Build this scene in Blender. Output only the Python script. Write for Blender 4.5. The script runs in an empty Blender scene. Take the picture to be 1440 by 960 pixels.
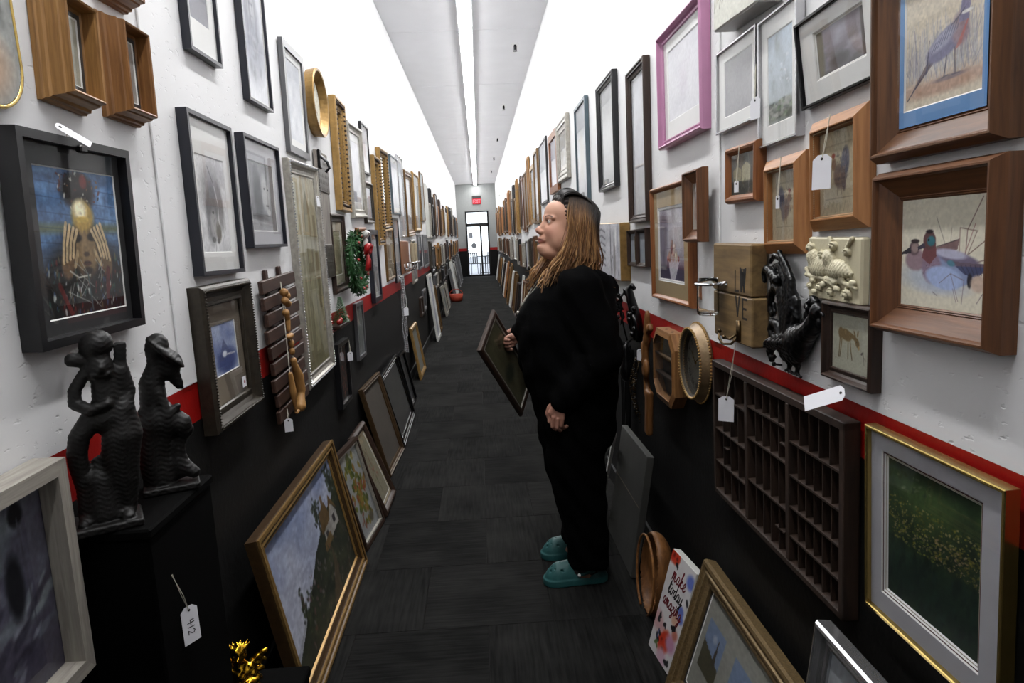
import bpy, math, random
import numpy as np
from mathutils import Matrix, Vector, Euler

# ------------------------------------------------------------------ camera, light, exposure
scene = bpy.context.scene
COL = scene.collection
cam_data = bpy.data.cameras.new('camera')
cam_data.lens = 24.0
cam_data.sensor_width = 36.0
cam_data.clip_start = 0.02
cam_data.clip_end = 300
cam = bpy.data.objects.new('camera', cam_data)
COL.objects.link(cam)
cam.matrix_world = Matrix(((0.99775168, 0.05315375, -0.04081983, 0.0),
                           (-0.04835263, 0.14917301, -0.98762819, 0.0),
                           (-0.04640693, 0.98738143, 0.15140774, 1.45),
                           (0, 0, 0, 1)))
scene.camera = cam
world = bpy.data.worlds.new('overcast_sky')
scene.world = world
world.use_nodes = True
world.node_tree.nodes['Background'].inputs[0].default_value = (0.86, 0.93, 1.0, 1)
world.node_tree.nodes['Background'].inputs[1].default_value = 2.6
scene.view_settings.view_transform = 'Standard'
scene.view_settings.look = 'None'
scene.view_settings.gamma = 1.0
scene.view_settings.use_curve_mapping = False
scene.view_settings.exposure = 0.0
LAMP_STRENGTH = 50.0
LAMP_START = -0.24
scene.cycles.max_bounces = 8
scene.cycles.diffuse_bounces = 4
scene.cycles.transparent_max_bounces = 16
scene.cycles.caustics_reflective = False
scene.cycles.caustics_refractive = False

XL, XR, ZC, YE, YB = -0.79, 0.72, 3.5, 26.5, -2.6     # walls, ceiling, end wall, wall behind the camera
rng = random.Random(7)

# ------------------------------------------------------------------ helpers
def sl(c):
    c = np.asarray(c, float)
    return np.where(c <= 0.04045, c / 12.92, ((c + 0.055) / 1.055) ** 2.4)

def link(o, parent=None):
    COL.objects.link(o)
    if parent is not None:
        o.parent = parent
    return o

def obj(name, verts, faces, mat, parent=None, smooth=False, uvs=None, cols=None, mats=None, fmat=None):
    me = bpy.data.meshes.new(name)
    me.from_pydata([tuple(map(float, v)) for v in verts], [], [tuple(map(int, f)) for f in faces])
    for m in (mats or [mat]):
        me.materials.append(m)
    if fmat is not None:
        me.polygons.foreach_set('material_index', list(map(int, fmat)))
    if smooth:
        me.polygons.foreach_set('use_smooth', [True] * len(me.polygons))
    if uvs is not None:
        lay = me.uv_layers.new(name='UVMap')
        lay.data.foreach_set('uv', [float(x) for f in uvs for p in f for x in p])
    if cols is not None:
        at = me.color_attributes.new('Col', 'FLOAT_COLOR', 'POINT')
        a = np.ones((len(verts), 4), np.float32)
        a[:, :3] = sl(cols)
        at.data.foreach_set('color', a.ravel())
    me.update()
    return link(bpy.data.objects.new(name, me), parent)

def tag(o, label, cat, group=None, kind=None):
    o['label'] = label
    o['category'] = cat
    if group:
        o['group'] = group
    if kind:
        o['kind'] = kind
    return o

def thing(name, label, cat, loc=(0, 0, 0), group=None, mat=None):
    o = bpy.data.objects.new(name, None)
    o.empty_display_size = 0.05
    COL.objects.link(o)
    if mat is not None:
        o.matrix_world = mat
    else:
        o.location = loc
    return tag(o, label, cat, group)

class MB:                                     # collects simple solids into one mesh
    def __init__(s):
        s.v, s.f = [], []
    def add(s, vs, fs):
        b = len(s.v)
        s.v += [tuple(v) for v in vs]
        s.f += [tuple(i + b for i in f) for f in fs]
        return s
    def box(s, x0, x1, y0, y1, z0, z1, m=None):
        vs = [(x0, y0, z0), (x1, y0, z0), (x1, y1, z0), (x0, y1, z0), (x0, y0, z1), (x1, y0, z1), (x1, y1, z1), (x0, y1, z1)]
        if m is not None:
            vs = [m @ Vector(v) for v in vs]
        return s.add(vs, [(0, 3, 2, 1), (4, 5, 6, 7), (0, 1, 5, 4), (1, 2, 6, 5), (2, 3, 7, 6), (3, 0, 4, 7)])
    def bbox(s, x0, x1, y0, y1, z0, z1, b=0.003):   # box with chamfered edges
        vs, idx = [], {}
        for xi, x in enumerate((x0, x1)):
            for yi, y in enumerate((y0, y1)):
                for zi, z in enumerate((z0, z1)):
                    sx, sy, sz = (b if xi == 0 else -b), (b if yi == 0 else -b), (b if zi == 0 else -b)
                    for k, p in enumerate(((x, y + sy, z + sz), (x + sx, y, z + sz), (x + sx, y + sy, z))):
                        idx[xi, yi, zi, k] = len(vs)
                        vs.append(p)
        I = lambda a, bb, c, k: idx[a, bb, c, k]
        fs = []
        for a in (0, 1):
            q = [I(a, 0, 0, 0), I(a, 1, 0, 0), I(a, 1, 1, 0), I(a, 0, 1, 0)]; fs.append(q if a else q[::-1])
            q = [I(0, a, 0, 1), I(0, a, 1, 1), I(1, a, 1, 1), I(1, a, 0, 1)]; fs.append(q if a else q[::-1])
            q = [I(0, 0, a, 2), I(1, 0, a, 2), I(1, 1, a, 2), I(0, 1, a, 2)]; fs.append(q if a else q[::-1])
        for a in (0, 1):
            for c in (0, 1):
                fs.append([I(0, a, c, 1), I(1, a, c, 1), I(1, a, c, 2), I(0, a, c, 2)][::(1 if a == c else -1)])
                fs.append([I(a, 0, c, 0), I(a, 1, c, 0), I(a, 1, c, 2), I(a, 0, c, 2)][::(-1 if a == c else 1)])
                fs.append([I(a, c, 0, 0), I(a, c, 1, 0), I(a, c, 1, 1), I(a, c, 0, 1)][::(1 if a == c else -1)])
        for a in (0, 1):
            for c in (0, 1):
                for d in (0, 1):
                    q = [I(a, c, d, 0), I(a, c, d, 1), I(a, c, d, 2)]
                    fs.append(q if (a + c + d) % 2 else q[::-1])
        return s.add(vs, fs)
    def tube(s, pts, r, n=8, caps=True):
        pts = [Vector(p) for p in pts]
        rs = r if isinstance(r, (list, tuple)) else [r] * len(pts)
        vs, fs = [], []
        up = Vector((0, 0, 1))
        prev = None
        for i, p in enumerate(pts):
            d = (pts[min(i + 1, len(pts) - 1)] - pts[max(i - 1, 0)])
            d = d.normalized() if d.length > 1e-9 else Vector((0, 0, 1))
            if prev is None:
                a = d.cross(up)
                if a.length < 1e-3:
                    a = d.cross(Vector((1, 0, 0)))
            else:
                a = prev - d * prev.dot(d)
                if a.length < 1e-4:
                    a = d.cross(up)
            a.normalize()
            prev = a
            b = d.cross(a)
            for k in range(n):
                t = 2 * math.pi * k / n
                vs.append(p + (a * math.cos(t) + b * math.sin(t)) * rs[i])
        m = len(pts)
        for i in range(m - 1):
            for k in range(n):
                k2 = (k + 1) % n
                fs.append((i * n + k, i * n + k2, (i + 1) * n + k2, (i + 1) * n + k))
        if caps:
            fs.append(tuple(range(n))[::-1])
            fs.append(tuple((m - 1) * n + k for k in range(n)))
        return s.add(vs, fs)
    def lathe(s, prof, n=24, o=(0, 0, 0), ax='Z', ang=0):      # prof: (radius, height) pairs
        vs, fs = [], []
        for r, h in prof:
            for k in range(n):
                t = 2 * math.pi * k / n + ang
                p = (r * math.cos(t), r * math.sin(t), h)
                if ax == 'Y':
                    p = (p[0], -p[2], p[1])
                if ax == 'X':
                    p = (p[2], p[0], p[1])
                vs.append((p[0] + o[0], p[1] + o[1], p[2] + o[2]))
        for i in range(len(prof) - 1):
            for k in range(n):
                k2 = (k + 1) % n
                fs.append((i * n + k, i * n + k2, (i + 1) * n + k2, (i + 1) * n + k))
        fs.append(tuple(range(n))[::-1])
        fs.append(tuple((len(prof) - 1) * n + k for k in range(n)))
        return s.add(vs, fs)
    def ball(s, c, r, n=6, m=4):
        rx, ry, rz = r if isinstance(r, (tuple, list)) else (r, r, r)
        vs = [(c[0], c[1], c[2] - rz)]
        for i in range(1, m):
            p = math.pi * i / m - math.pi / 2
            for k in range(n):
                t = 2 * math.pi * k / n
                vs.append((c[0] + rx * math.cos(p) * math.cos(t), c[1] + ry * math.cos(p) * math.sin(t), c[2] + rz * math.sin(p)))
        vs.append((c[0], c[1], c[2] + rz))
        fs = [(0, 1 + (k + 1) % n, 1 + k) for k in range(n)]
        for i in range(m - 2):
            for k in range(n):
                k2 = (k + 1) % n
                fs.append((1 + i * n + k, 1 + i * n + k2, 1 + (i + 1) * n + k2, 1 + (i + 1) * n + k))
        L = len(vs) - 1
        fs += [(L, 1 + (m - 2) * n + k, 1 + (m - 2) * n + (k + 1) % n) for k in range(n)]
        return s.add(vs, fs)
    def leaf(s, p, d, nrm, L, W):                  # a folded pointed leaf
        p, d, nrm = Vector(p), Vector(d).normalized(), Vector(nrm)
        nrm = (nrm - d * nrm.dot(d))
        nrm = nrm.normalized() if nrm.length > 1e-5 else Vector((0, 0, 1))
        sd = d.cross(nrm)
        vs = [p, p + d * L * .5 + sd * W - nrm * W * .3, p + d * L, p + d * L * .5 - sd * W - nrm * W * .3, p + d * L * .5 + nrm * W * .2]
        return s.add(vs, [(0, 1, 4), (1, 2, 4), (2, 3, 4), (3, 0, 4)])
    def build(s, name, mat, parent=None, smooth=False):
        return obj(name, s.v, s.f, mat, parent, smooth)

def ribbon(mb, strokes, width, depth=0.0008, o=(0, 0), sc=1.0, y=0.0):
    """flat strokes in the local XZ plane facing -Y"""
    for st in strokes:
        P = [Vector((o[0] + p[0] * sc, y, o[1] + p[1] * sc)) for p in st]
        for i in range(len(P) - 1):
            d = P[i + 1] - P[i]
            if d.length < 1e-7:
                continue
            d.normalize()
            n = Vector((-d.z, 0, d.x)) * width / 2
            a, b = P[i] - d * width * .3, P[i + 1] + d * width * .3
            q = [a - n, b - n, b + n, a + n]
            q2 = [v + Vector((0, -depth, 0)) for v in q]
            mb.add(q + q2, [(0, 3, 2, 1), (4, 5, 6, 7), (0, 1, 5, 4), (1, 2, 6, 5), (2, 3, 7, 6), (3, 0, 4, 7)])

# ---- signed distance modelling for carved, cast and living shapes
def sphere(P, c, r):
    return np.linalg.norm(P - np.array(c, np.float32), axis=-1) - r
def ellip(P, c, r, R=None):
    q = P - np.array(c, np.float32)
    if R is not None:
        q = q @ np.array(R, np.float32)
    r = np.array(r, np.float32)
    k0 = np.linalg.norm(q / r, axis=-1)
    k1 = np.linalg.norm(q / (r * r), axis=-1) + 1e-9
    return k0 * (k0 - 1.0) / k1
def cap(P, a, b, ra, rb=None):
    rb = ra if rb is None else rb
    a, b = np.array(a, np.float32), np.array(b, np.float32)
    ab = b - a
    t = np.clip(((P - a) @ ab) / (ab @ ab + 1e-12), 0, 1)
    return np.linalg.norm(P - a - t[..., None] * ab, axis=-1) - (ra + (rb - ra) * t)
def chain(P, pts, rs):
    d = None
    for i in range(len(pts) - 1):
        e = cap(P, pts[i], pts[i + 1], rs[i], rs[i + 1])
        d = e if d is None else np.minimum(d, e)
    return d
def rbox(P, c, h, r=0.0, R=None):
    q = P - np.array(c, np.float32)
    if R is not None:
        q = q @ np.array(R, np.float32)
    q = np.abs(q) - np.array(h, np.float32) + r
    return np.linalg.norm(np.maximum(q, 0), axis=-1) + np.minimum(q.max(-1), 0) - r
def su(a, b, k):
    h = np.clip(.5 + .5 * (b - a) / k, 0, 1)
    return b * (1 - h) + a * h - k * h * (1 - h)
def ss(a, b, k):                                # subtract b from a
    h = np.clip(.5 - .5 * (a + b) / k, 0, 1)
    return a * (1 - h) - b * h + k * h * (1 - h)

def surface(f, lo, hi, step):
    """naive surface nets -> verts, quads"""
    lo = np.array(lo, np.float32)
    n = np.maximum(np.ceil((np.array(hi) - lo) / step).astype(int), 2) + 1
    ax = [lo[i] + step * np.arange(n[i], dtype=np.float32) for i in range(3)]
    P = np.stack(np.meshgrid(*ax, indexing='ij'), -1)
    V = f(P).astype(np.float32)
    V[0], V[-1], V[:, 0], V[:, -1], V[:, :, 0], V[:, :, -1] = [1e-3 + abs(x) for x in (V[0], V[-1], V[:, 0], V[:, -1], V[:, :, 0], V[:, :, -1])]
    S = V < 0
    c = [(i, j, k) for i in (0, 1) for j in (0, 1) for k in (0, 1)]
    cut = lambda A, o: A[o[0]:n[0] - 1 + o[0], o[1]:n[1] - 1 + o[1], o[2]:n[2] - 1 + o[2]]
    cnt = sum(cut(S, o).astype(np.int8) for o in c)
    act = (cnt > 0) & (cnt < 8)
    I = np.argwhere(act)
    idm = -np.ones(act.shape, np.int64)
    idm[act] = np.arange(len(I))
    acc = np.zeros((len(I), 3)); w = np.zeros(len(I))
    for a in c:
        for d in range(3):
            if a[d]:
                continue
            b = list(a); b[d] = 1
            va = V[I[:, 0] + a[0], I[:, 1] + a[1], I[:, 2] + a[2]]
            vb = V[I[:, 0] + b[0], I[:, 1] + b[1], I[:, 2] + b[2]]
            m = (va < 0) != (vb < 0)
            t = np.where(m, va / np.where(m, va - vb, 1), 0)
            p = np.tile(np.array(a, float), (len(I), 1)); p[:, d] = t
            acc[m] += p[m]; w[m] += 1
    vs = lo + step * (I + acc / w[:, None])
    F = []
    for d in range(3):
        e1, e2 = [(1, 2), (2, 0), (0, 1)][d]
        s0 = [slice(0, None)] * 3; s1 = [slice(0, None)] * 3
        s0[d] = slice(0, n[d] - 1); s1[d] = slice(1, n[d])
        A, B = S[tuple(s0)], S[tuple(s1)]
        E = np.argwhere(A != B)
        E = E[(E[:, e1] > 0) & (E[:, e2] > 0) & (E[:, e1] < n[e1] - 1) & (E[:, e2] < n[e2] - 1)]
        def g(o1, o2):
            q = E.copy(); q[:, e1] -= o1; q[:, e2] -= o2
            return idm[q[:, 0], q[:, 1], q[:, 2]]
        q = np.stack([g(1, 1), g(0, 1), g(0, 0), g(1, 0)], 1)
        fl = A[E[:, 0], E[:, 1], E[:, 2]]
        q[~fl] = q[~fl][:, ::-1]
        F.append(q)
    F = np.concatenate(F)
    F = F[(F >= 0).all(1)]
    return vs, F

def sculpt(name, f, lo, hi, step, mat, parent=None, cols=None):
    vs, F = surface(f, lo, hi, step)
    return obj(name, vs, F, mat, parent, True, cols=None if cols is None else cols(vs))

# ------------------------------------------------------------------ materials
def new_mat(name):
    m = bpy.data.materials.new(name)
    m.use_nodes = True
    nt = m.node_tree
    return m, nt, nt.nodes['Principled BSDF']

def setc(s, c):
    s.default_value = (*[float(x) for x in sl(c)], 1)

def plain(name, c, rough=.5, metal=0.0, var=0.12, scale=18, bump=0.0, bscale=60, spec=.5, emit=None, es=0, coords='Object'):
    m, nt, b = new_mat(name)
    b.inputs['Roughness'].default_value = rough
    b.inputs['Metallic'].default_value = metal
    b.inputs['Specular IOR Level'].default_value = spec
    tc = nt.nodes.new('ShaderNodeTexCoord')
    nz = nt.nodes.new('ShaderNodeTexNoise')
    nz.inputs['Scale'].default_value = scale
    nz.inputs['Detail'].default_value = 4
    nt.links.new(tc.outputs[coords], nz.inputs['Vector'])
    mx = nt.nodes.new('ShaderNodeMix'); mx.data_type = 'RGBA'
    c = np.array(c, float)
    setc(mx.inputs['A'], np.clip(c * (1 - var), 0, 1)); setc(mx.inputs['B'], np.clip(c * (1 + var), 0, 1))
    nt.links.new(nz.outputs['Fac'], mx.inputs['Factor'])
    nt.links.new(mx.outputs['Result'], b.inputs['Base Color'])
    if bump:
        n2 = nt.nodes.new('ShaderNodeTexNoise'); n2.inputs['Scale'].default_value = bscale; n2.inputs['Detail'].default_value = 3
        nt.links.new(tc.outputs[coords], n2.inputs['Vector'])
        bp = nt.nodes.new('ShaderNodeBump'); bp.inputs['Strength'].default_value = bump; bp.inputs['Distance'].default_value = .004
        nt.links.new(n2.outputs['Fac'], bp.inputs['Height'])
        nt.links.new(bp.outputs['Normal'], b.inputs['Normal'])
    if emit is not None:
        setc(b.inputs['Emission Color'], emit)
        b.inputs['Emission Strength'].default_value = es
    return m

def wood(name, c1, c2, rough=.45, coords='UV', sc=(5, 90, 1), spec=.4):
    m, nt, b = new_mat(name)
    b.inputs['Roughness'].default_value = rough
    b.inputs['Specular IOR Level'].default_value = spec
    tc = nt.nodes.new('ShaderNodeTexCoord')
    mp = nt.nodes.new('ShaderNodeMapping')
    mp.inputs['Scale'].default_value = sc
    nt.links.new(tc.outputs[coords], mp.inputs['Vector'])
    nz = nt.nodes.new('ShaderNodeTexNoise')
    nz.inputs['Scale'].default_value = 1.0; nz.inputs['Detail'].default_value = 5; nz.inputs['Roughness'].default_value = .6
    nz.inputs['Distortion'].default_value = .4
    nt.links.new(mp.outputs['Vector'], nz.inputs['Vector'])
    r = nt.nodes.new('ShaderNodeValToRGB')
    r.color_ramp.elements[0].position = .32; r.color_ramp.elements[1].position = .68
    r.color_ramp.elements[0].color = (*sl(c1), 1); r.color_ramp.elements[1].color = (*sl(c2), 1)
    nt.links.new(nz.outputs['Fac'], r.inputs['Fac'])
    nt.links.new(r.outputs['Color'], b.inputs['Base Color'])
    bp = nt.nodes.new('ShaderNodeBump'); bp.inputs['Strength'].default_value = .15; bp.inputs['Distance'].default_value = .002
    nt.links.new(nz.outputs['Fac'], bp.inputs['Height']); nt.links.new(bp.outputs['Normal'], b.inputs['Normal'])
    return m

def attr_mat(name, rough=.6, spec=.3, bump=0.0, bscale=400, sheen=0):
    m, nt, b = new_mat(name)
    b.inputs['Roughness'].default_value = rough
    b.inputs['Specular IOR Level'].default_value = spec
    at = nt.nodes.new('ShaderNodeAttribute'); at.attribute_name = 'Col'
    nt.links.new(at.outputs['Color'], b.inputs['Base Color'])
    if bump:
        tc = nt.nodes.new('ShaderNodeTexCoord')
        nz = nt.nodes.new('ShaderNodeTexNoise'); nz.inputs['Scale'].default_value = bscale
        nt.links.new(tc.outputs['Object'], nz.inputs['Vector'])
        bp = nt.nodes.new('ShaderNodeBump'); bp.inputs['Strength'].default_value = bump; bp.inputs['Distance'].default_value = .001
        nt.links.new(nz.outputs['Fac'], bp.inputs['Height']); nt.links.new(bp.outputs['Normal'], b.inputs['Normal'])
    return m

def glass_mat(name, rough=.015, ior=1.45, tint=(1, 1, 1)):
    m, nt, b = new_mat(name)
    nt.nodes.remove(b)
    out = nt.nodes['Material Output']
    fr = nt.nodes.new('ShaderNodeFresnel'); fr.inputs['IOR'].default_value = ior
    tr = nt.nodes.new('ShaderNodeBsdfTransparent'); tr.inputs['Color'].default_value = (*tint, 1)
    gl = nt.nodes.new('ShaderNodeBsdfGlossy'); gl.inputs['Roughness'].default_value = rough
    mx = nt.nodes.new('ShaderNodeMixShader')
    ge = nt.nodes.new('ShaderNodeNewGeometry')           # thin pane: the same reflectance from either face
    mi = nt.nodes.new('ShaderNodeMix'); mi.inputs['A'].default_value = ior; mi.inputs['B'].default_value = 1 / ior
    nt.links.new(ge.outputs['Backfacing'], mi.inputs['Factor']); nt.links.new(mi.outputs['Result'], fr.inputs['IOR'])
    nt.links.new(fr.outputs['Fac'], mx.inputs['Fac'])
    nt.links.new(tr.outputs['BSDF'], mx.inputs[1]); nt.links.new(gl.outputs['BSDF'], mx.inputs[2])
    nt.links.new(mx.outputs['Shader'], out.inputs['Surface'])
    return m

M = {}
M['glass'] = glass_mat('picture_glass')
M['door_glass'] = glass_mat('door_glass', .02, 1.4)
M['print'] = attr_mat('printed_paper', .55, .25)
M['canvas'] = attr_mat('painted_canvas', .6, .3, .25, 500)
M['skin'] = attr_mat('skin', .5, .35, .08, 300)
M['hair'] = attr_mat('hair', .5, .35)
M['paint_black'] = plain('black_painted_wood', (.075, .075, .085), .35, 0, .15)
M['black_satin'] = plain('black_satin', (.045, .045, .05), .3, 0, .2)
M['black_iron'] = plain('black_iron', (.045, .047, .055), .28, .3, .2, 30)
M['ebony'] = plain('dark_carved_wood', (.075, .072, .07), .5, 0, .3, 25, .2, 90, .3)
M['plinth'] = plain('black_plinth_paint', (.016, .016, .016), .8, 0, .2, 10, 0, 60, .05)
M['gold'] = plain('antique_gold', (.58, .46, .27), .40, .55, .25, 40, .15, 200)
M['bronze'] = plain('dark_bronze', (.27, .20, .12), .42, .4, .25, 50, .15, 220)
M['clockgold'] = plain('brown_gold', (.46, .38, .27), .42, .4, .25, 40, .15, 200)
M['gold_bright'] = plain('polished_gold', (.72, .62, .36), .22, .9, .1)
M['gilt'] = plain('bright_gilding', (.75, .58, .16), .18, 1.0, .15, 30)
M['gold_dark'] = plain('dark_gold', (.40, .30, .17), .4, .5, .3, 50, .2, 220)
M['gold_spot'] = plain('speckled_gold', (.42, .35, .24), .42, .45, .45, 160, .2, 300)
M['silver'] = plain('antique_silver', (.60, .585, .55), .38, .4, .25, 50, .2, 200)
M['silver_bright'] = plain('brushed_silver', (.78, .78, .79), .25, .9, .06)
M['chrome_dark'] = plain('dark_metal_moulding', (.12, .12, .13), .25, .8, .1)
M['pewter'] = plain('dark_pewter', (.21, .19, .16), .35, .35, .35, 60, .2, 250)
M['graymoulding'] = plain('grey_moulding', (.36, .36, .37), .35, .2, .08)
M['oak'] = wood('oak', (.46, .32, .17), (.66, .49, .28))
M['oak_dark'] = wood('dark_oak', (.40, .26, .13), (.56, .39, .22))
M['walnut'] = wood('walnut', (.27, .165, .09), (.41, .265, .15))
M['cherry'] = wood('cherry', (.29, .175, .095), (.43, .275, .16))
M['honey'] = wood('honey_pine', (.52, .34, .19), (.66, .46, .28))
M['honeycase'] = wood('honey_case', (.40, .27, .15), (.56, .40, .24))
M['orangewood'] = wood('orange_pine', (.42, .245, .12), (.54, .33, .17))
M['darkbrown'] = wood('dark_brown_wood', (.13, .085, .06), (.22, .15, .11))
M['traywood'] = wood('old_tray_wood', (.12, .085, .065), (.21, .15, .115), .6, 'Object', (60, 60, 8))
M['slatwood'] = wood('dark_slat_wood', (.16, .10, .08), (.26, .17, .13), .55, 'Object', (6, 60, 70))
M['plank'] = wood('barn_plank', (.36, .285, .18), (.52, .42, .27), .65, 'Object', (5, 40, 45))
M['antler'] = wood('pale_carved_wood', (.50, .35, .18), (.68, .51, .30), .5, 'Object', (30, 30, 6))
M['spoonwood'] = wood('carved_brown_wood', (.36, .23, .12), (.52, .35, .19), .5, 'Object', (60, 60, 8))
M['honey_obj'] = wood('honey_case_wood', (.43, .28, .15), (.60, .41, .23), .4, 'Object', (40, 8, 40))
M['greywash'] = wood('greywashed_wood', (.53, .51, .48), (.67, .65, .61), .6)
M['greyboard'] = wood('weathered_board', (.40, .38, .36), (.56, .53, .50), .7, 'Object', (30, 30, 5))
M['navy'] = plain('navy_black_wood', (.09, .10, .14), .35)
M['teal'] = plain('teal_grey_wood', (.27, .33, .36), .4)
M['pink'] = plain('pink_lacquer', (.71, .50, .63), .3, 0, .05)
M['white_frame'] = plain('white_paint', (.80, .80, .78), .4, 0, .04)
M['mat_white'] = plain('white_mat_board', (.86, .86, .85), .8, 0, .02)
M['mat_cream'] = plain('cream_mat_board', (.62, .57, .47), .8, 0, .04)
M['mat_dark'] = plain('charcoal_mat_board', (.15, .15, .155), .8, 0, .05)
M['mat_grey'] = plain('grey_mat_board', (.66, .66, .68), .8, 0, .03)
M['mat_tan'] = plain('tan_mat_board', (.62, .54, .40), .8, 0, .04)
M['mat_taupe'] = plain('taupe_mat_board', (.40, .36, .31), .8, 0, .05)
M['mat_blue'] = plain('blue_mat_board', (.36, .53, .72), .8, 0, .04)
M['mat_red'] = plain('wine_mat_board', (.28, .08, .10), .8, 0, .05)
M['mat_sand'] = plain('sand_mat_board', (.66, .63, .56), .8, 0, .04)
M['backing'] = plain('backing_board', (.30, .24, .18), .8)
M['mirror'] = plain('mirror_silvering', (.78, .77, .72), .03, 1.0, .05, 4)
M['tag'] = plain('tag_card', (.86, .86, .88), .6, 0, .02)
M['string'] = plain('cotton_string', (.80, .78, .72), .8)
M['ink'] = plain('black_ink', (.06, .06, .07), .6)
M['burnt'] = plain('burnt_lettering', (.075, .055, .035), .8)
M['white_metal'] = plain('white_enamel', (.86, .86, .86), .4, 0, .02)
M['cream_resin'] = plain('cream_resin', (.76, .73, .62), .5, 0, .06, 30, .15, 120)
M['brass'] = plain('aged_brass', (.33, .27, .19), .3, .9, .2)
m_, nt_, b_ = new_mat('jar_glass')
b_.inputs['Transmission Weight'].default_value = 1.0; b_.inputs['Roughness'].default_value = .02; b_.inputs['IOR'].default_value = 1.45
b_.inputs['Base Color'].default_value = (.97, .98, .98, 1)
M['jar'] = m_
M['dial'] = plain('clock_dial', (.36, .35, .32), .5, 0, .2, 25)
M['leafgreen'] = plain('wreath_needles', (.11, .27, .12), .6, 0, .5, 60)
M['ribbon'] = plain('red_ribbon', (.62, .06, .07), .45, 0, .2)
M['berry'] = plain('red_berry', (.55, .10, .08), .3)
M['orange'] = plain('orange_fabric', (.62, .22, .13), .7)
M['felt'] = plain('black_felt', (.03, .03, .03), .9, 0, .2, 30, .2, 200, .1)
M['cloth'] = plain('black_jacket_fleece', (.022, .022, .025), .95, 0, .25, 40, .3, 250, .05)
M['trouser'] = plain('black_trouser_cotton', (.020, .020, .022), .95, 0, .25, 40, .3, 250, .05)
M['shirt'] = plain('charcoal_shirt', (.055, .058, .062), .85, 0, .2, 30, .1, 200, .15)
M['clog'] = plain('teal_clog_foam', (.13, .33, .33), .55, 0, .06, 20)
M['sock'] = plain('grey_sock', (.20, .18, .18), .9)
M['eye_white'] = plain('eye_white', (.72, .68, .64), .2)
M['door_frame'] = plain('black_door_aluminium', (.06, .06, .065), .4, .3)
M['asphalt'] = plain('pale_pavement', (.62, .63, .66), .9)
M['patio'] = plain('dark_patio_metal', (.16, .17, .19), .5, .3)
M['exit_black'] = plain('exit_housing', (.05, .05, .05), .5)
M['exit_red'] = plain('exit_face', (.55, .03, .06), .4, 0, .02, 10, 0, 60, .3, (.95, .10, .2), .5)
M['exit_letter'] = plain('exit_letters', (.8, .3, .35), .4, 0, .02, 10, 0, 60, .3, (1, .6, .66), .6)
M['lens'] = plain('lit_lamp_lens', (1, 1, 1), .5, 0, .01, 10, 0, 60, .5, (1.0, 1.0, 1.0), LAMP_STRENGTH)
M['door_sign'] = plain('grey_sticker', (.55, .57, .60), .6)

def wall_white():
    m, nt, b = new_mat('white_wall_paint')
    b.inputs['Roughness'].default_value = .55
    b.inputs['Specular IOR Level'].default_value = .25
    tc = nt.nodes.new('ShaderNodeTexCoord')
    n1 = nt.nodes.new('ShaderNodeTexNoise'); n1.inputs['Scale'].default_value = 3; n1.inputs['Detail'].default_value = 5
    nt.links.new(tc.outputs['Object'], n1.inputs['Vector'])
    mx = nt.nodes.new('ShaderNodeMix'); mx.data_type = 'RGBA'
    setc(mx.inputs['A'], (.83, .83, .83)); setc(mx.inputs['B'], (.89, .89, .895))
    nt.links.new(n1.outputs['Fac'], mx.inputs['Factor']); nt.links.new(mx.outputs['Result'], b.inputs['Base Color'])
    # trowel nicks: sparse, stretched, shallow
    mp = nt.nodes.new('ShaderNodeMapping'); mp.inputs['Scale'].default_value = (1, 34, 70); mp.inputs['Rotation'].default_value = (.5, 0, 0)
    nt.links.new(tc.outputs['Object'], mp.inputs['Vector'])
    n2 = nt.nodes.new('ShaderNodeTexNoise'); n2.inputs['Scale'].default_value = 1; n2.inputs['Detail'].default_value = 2
    nt.links.new(mp.outputs['Vector'], n2.inputs['Vector'])
    r = nt.nodes.new('ShaderNodeValToRGB'); r.color_ramp.elements[0].position = .64; r.color_ramp.elements[1].position = .72
    nt.links.new(n2.outputs['Fac'], r.inputs['Fac'])
    n3 = nt.nodes.new('ShaderNodeTexNoise'); n3.inputs['Scale'].default_value = 60; n3.inputs['Detail'].default_value = 3
    nt.links.new(tc.outputs['Object'], n3.inputs['Vector'])
    ad = nt.nodes.new('ShaderNodeMath'); ad.operation = 'MULTIPLY_ADD'; ad.inputs[1].default_value = .15
    nt.links.new(n3.outputs['Fac'], ad.inputs[0]); nt.links.new(r.outputs['Color'], ad.inputs[2])
    bp = nt.nodes.new('ShaderNodeBump'); bp.inputs['Strength'].default_value = .35; bp.inputs['Distance'].default_value = .0025
    bp.invert = True
    nt.links.new(ad.outputs[0], bp.inputs['Height']); nt.links.new(bp.outputs['Normal'], b.inputs['Normal'])
    return m
M['wall'] = wall_white()
M['wall_red'] = plain('red_stripe_paint', (.55, .045, .03), .45, 0, .1, 4, .2, 60, .3)
M['wall_black'] = plain('black_wall_paint', (.040, .039, .038), .65, 0, .25, 5, .3, 50, .2)
M['wall_grey'] = plain('grey_end_wall_paint', (.56, .57, .565), .6, 0, .04)
M['ceiling'] = plain('white_ceiling_board', (.86, .86, .87), .8, 0, .03, 3)
M['baseboard'] = plain('black_baseboard', (.10, .10, .10), .45)

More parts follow.
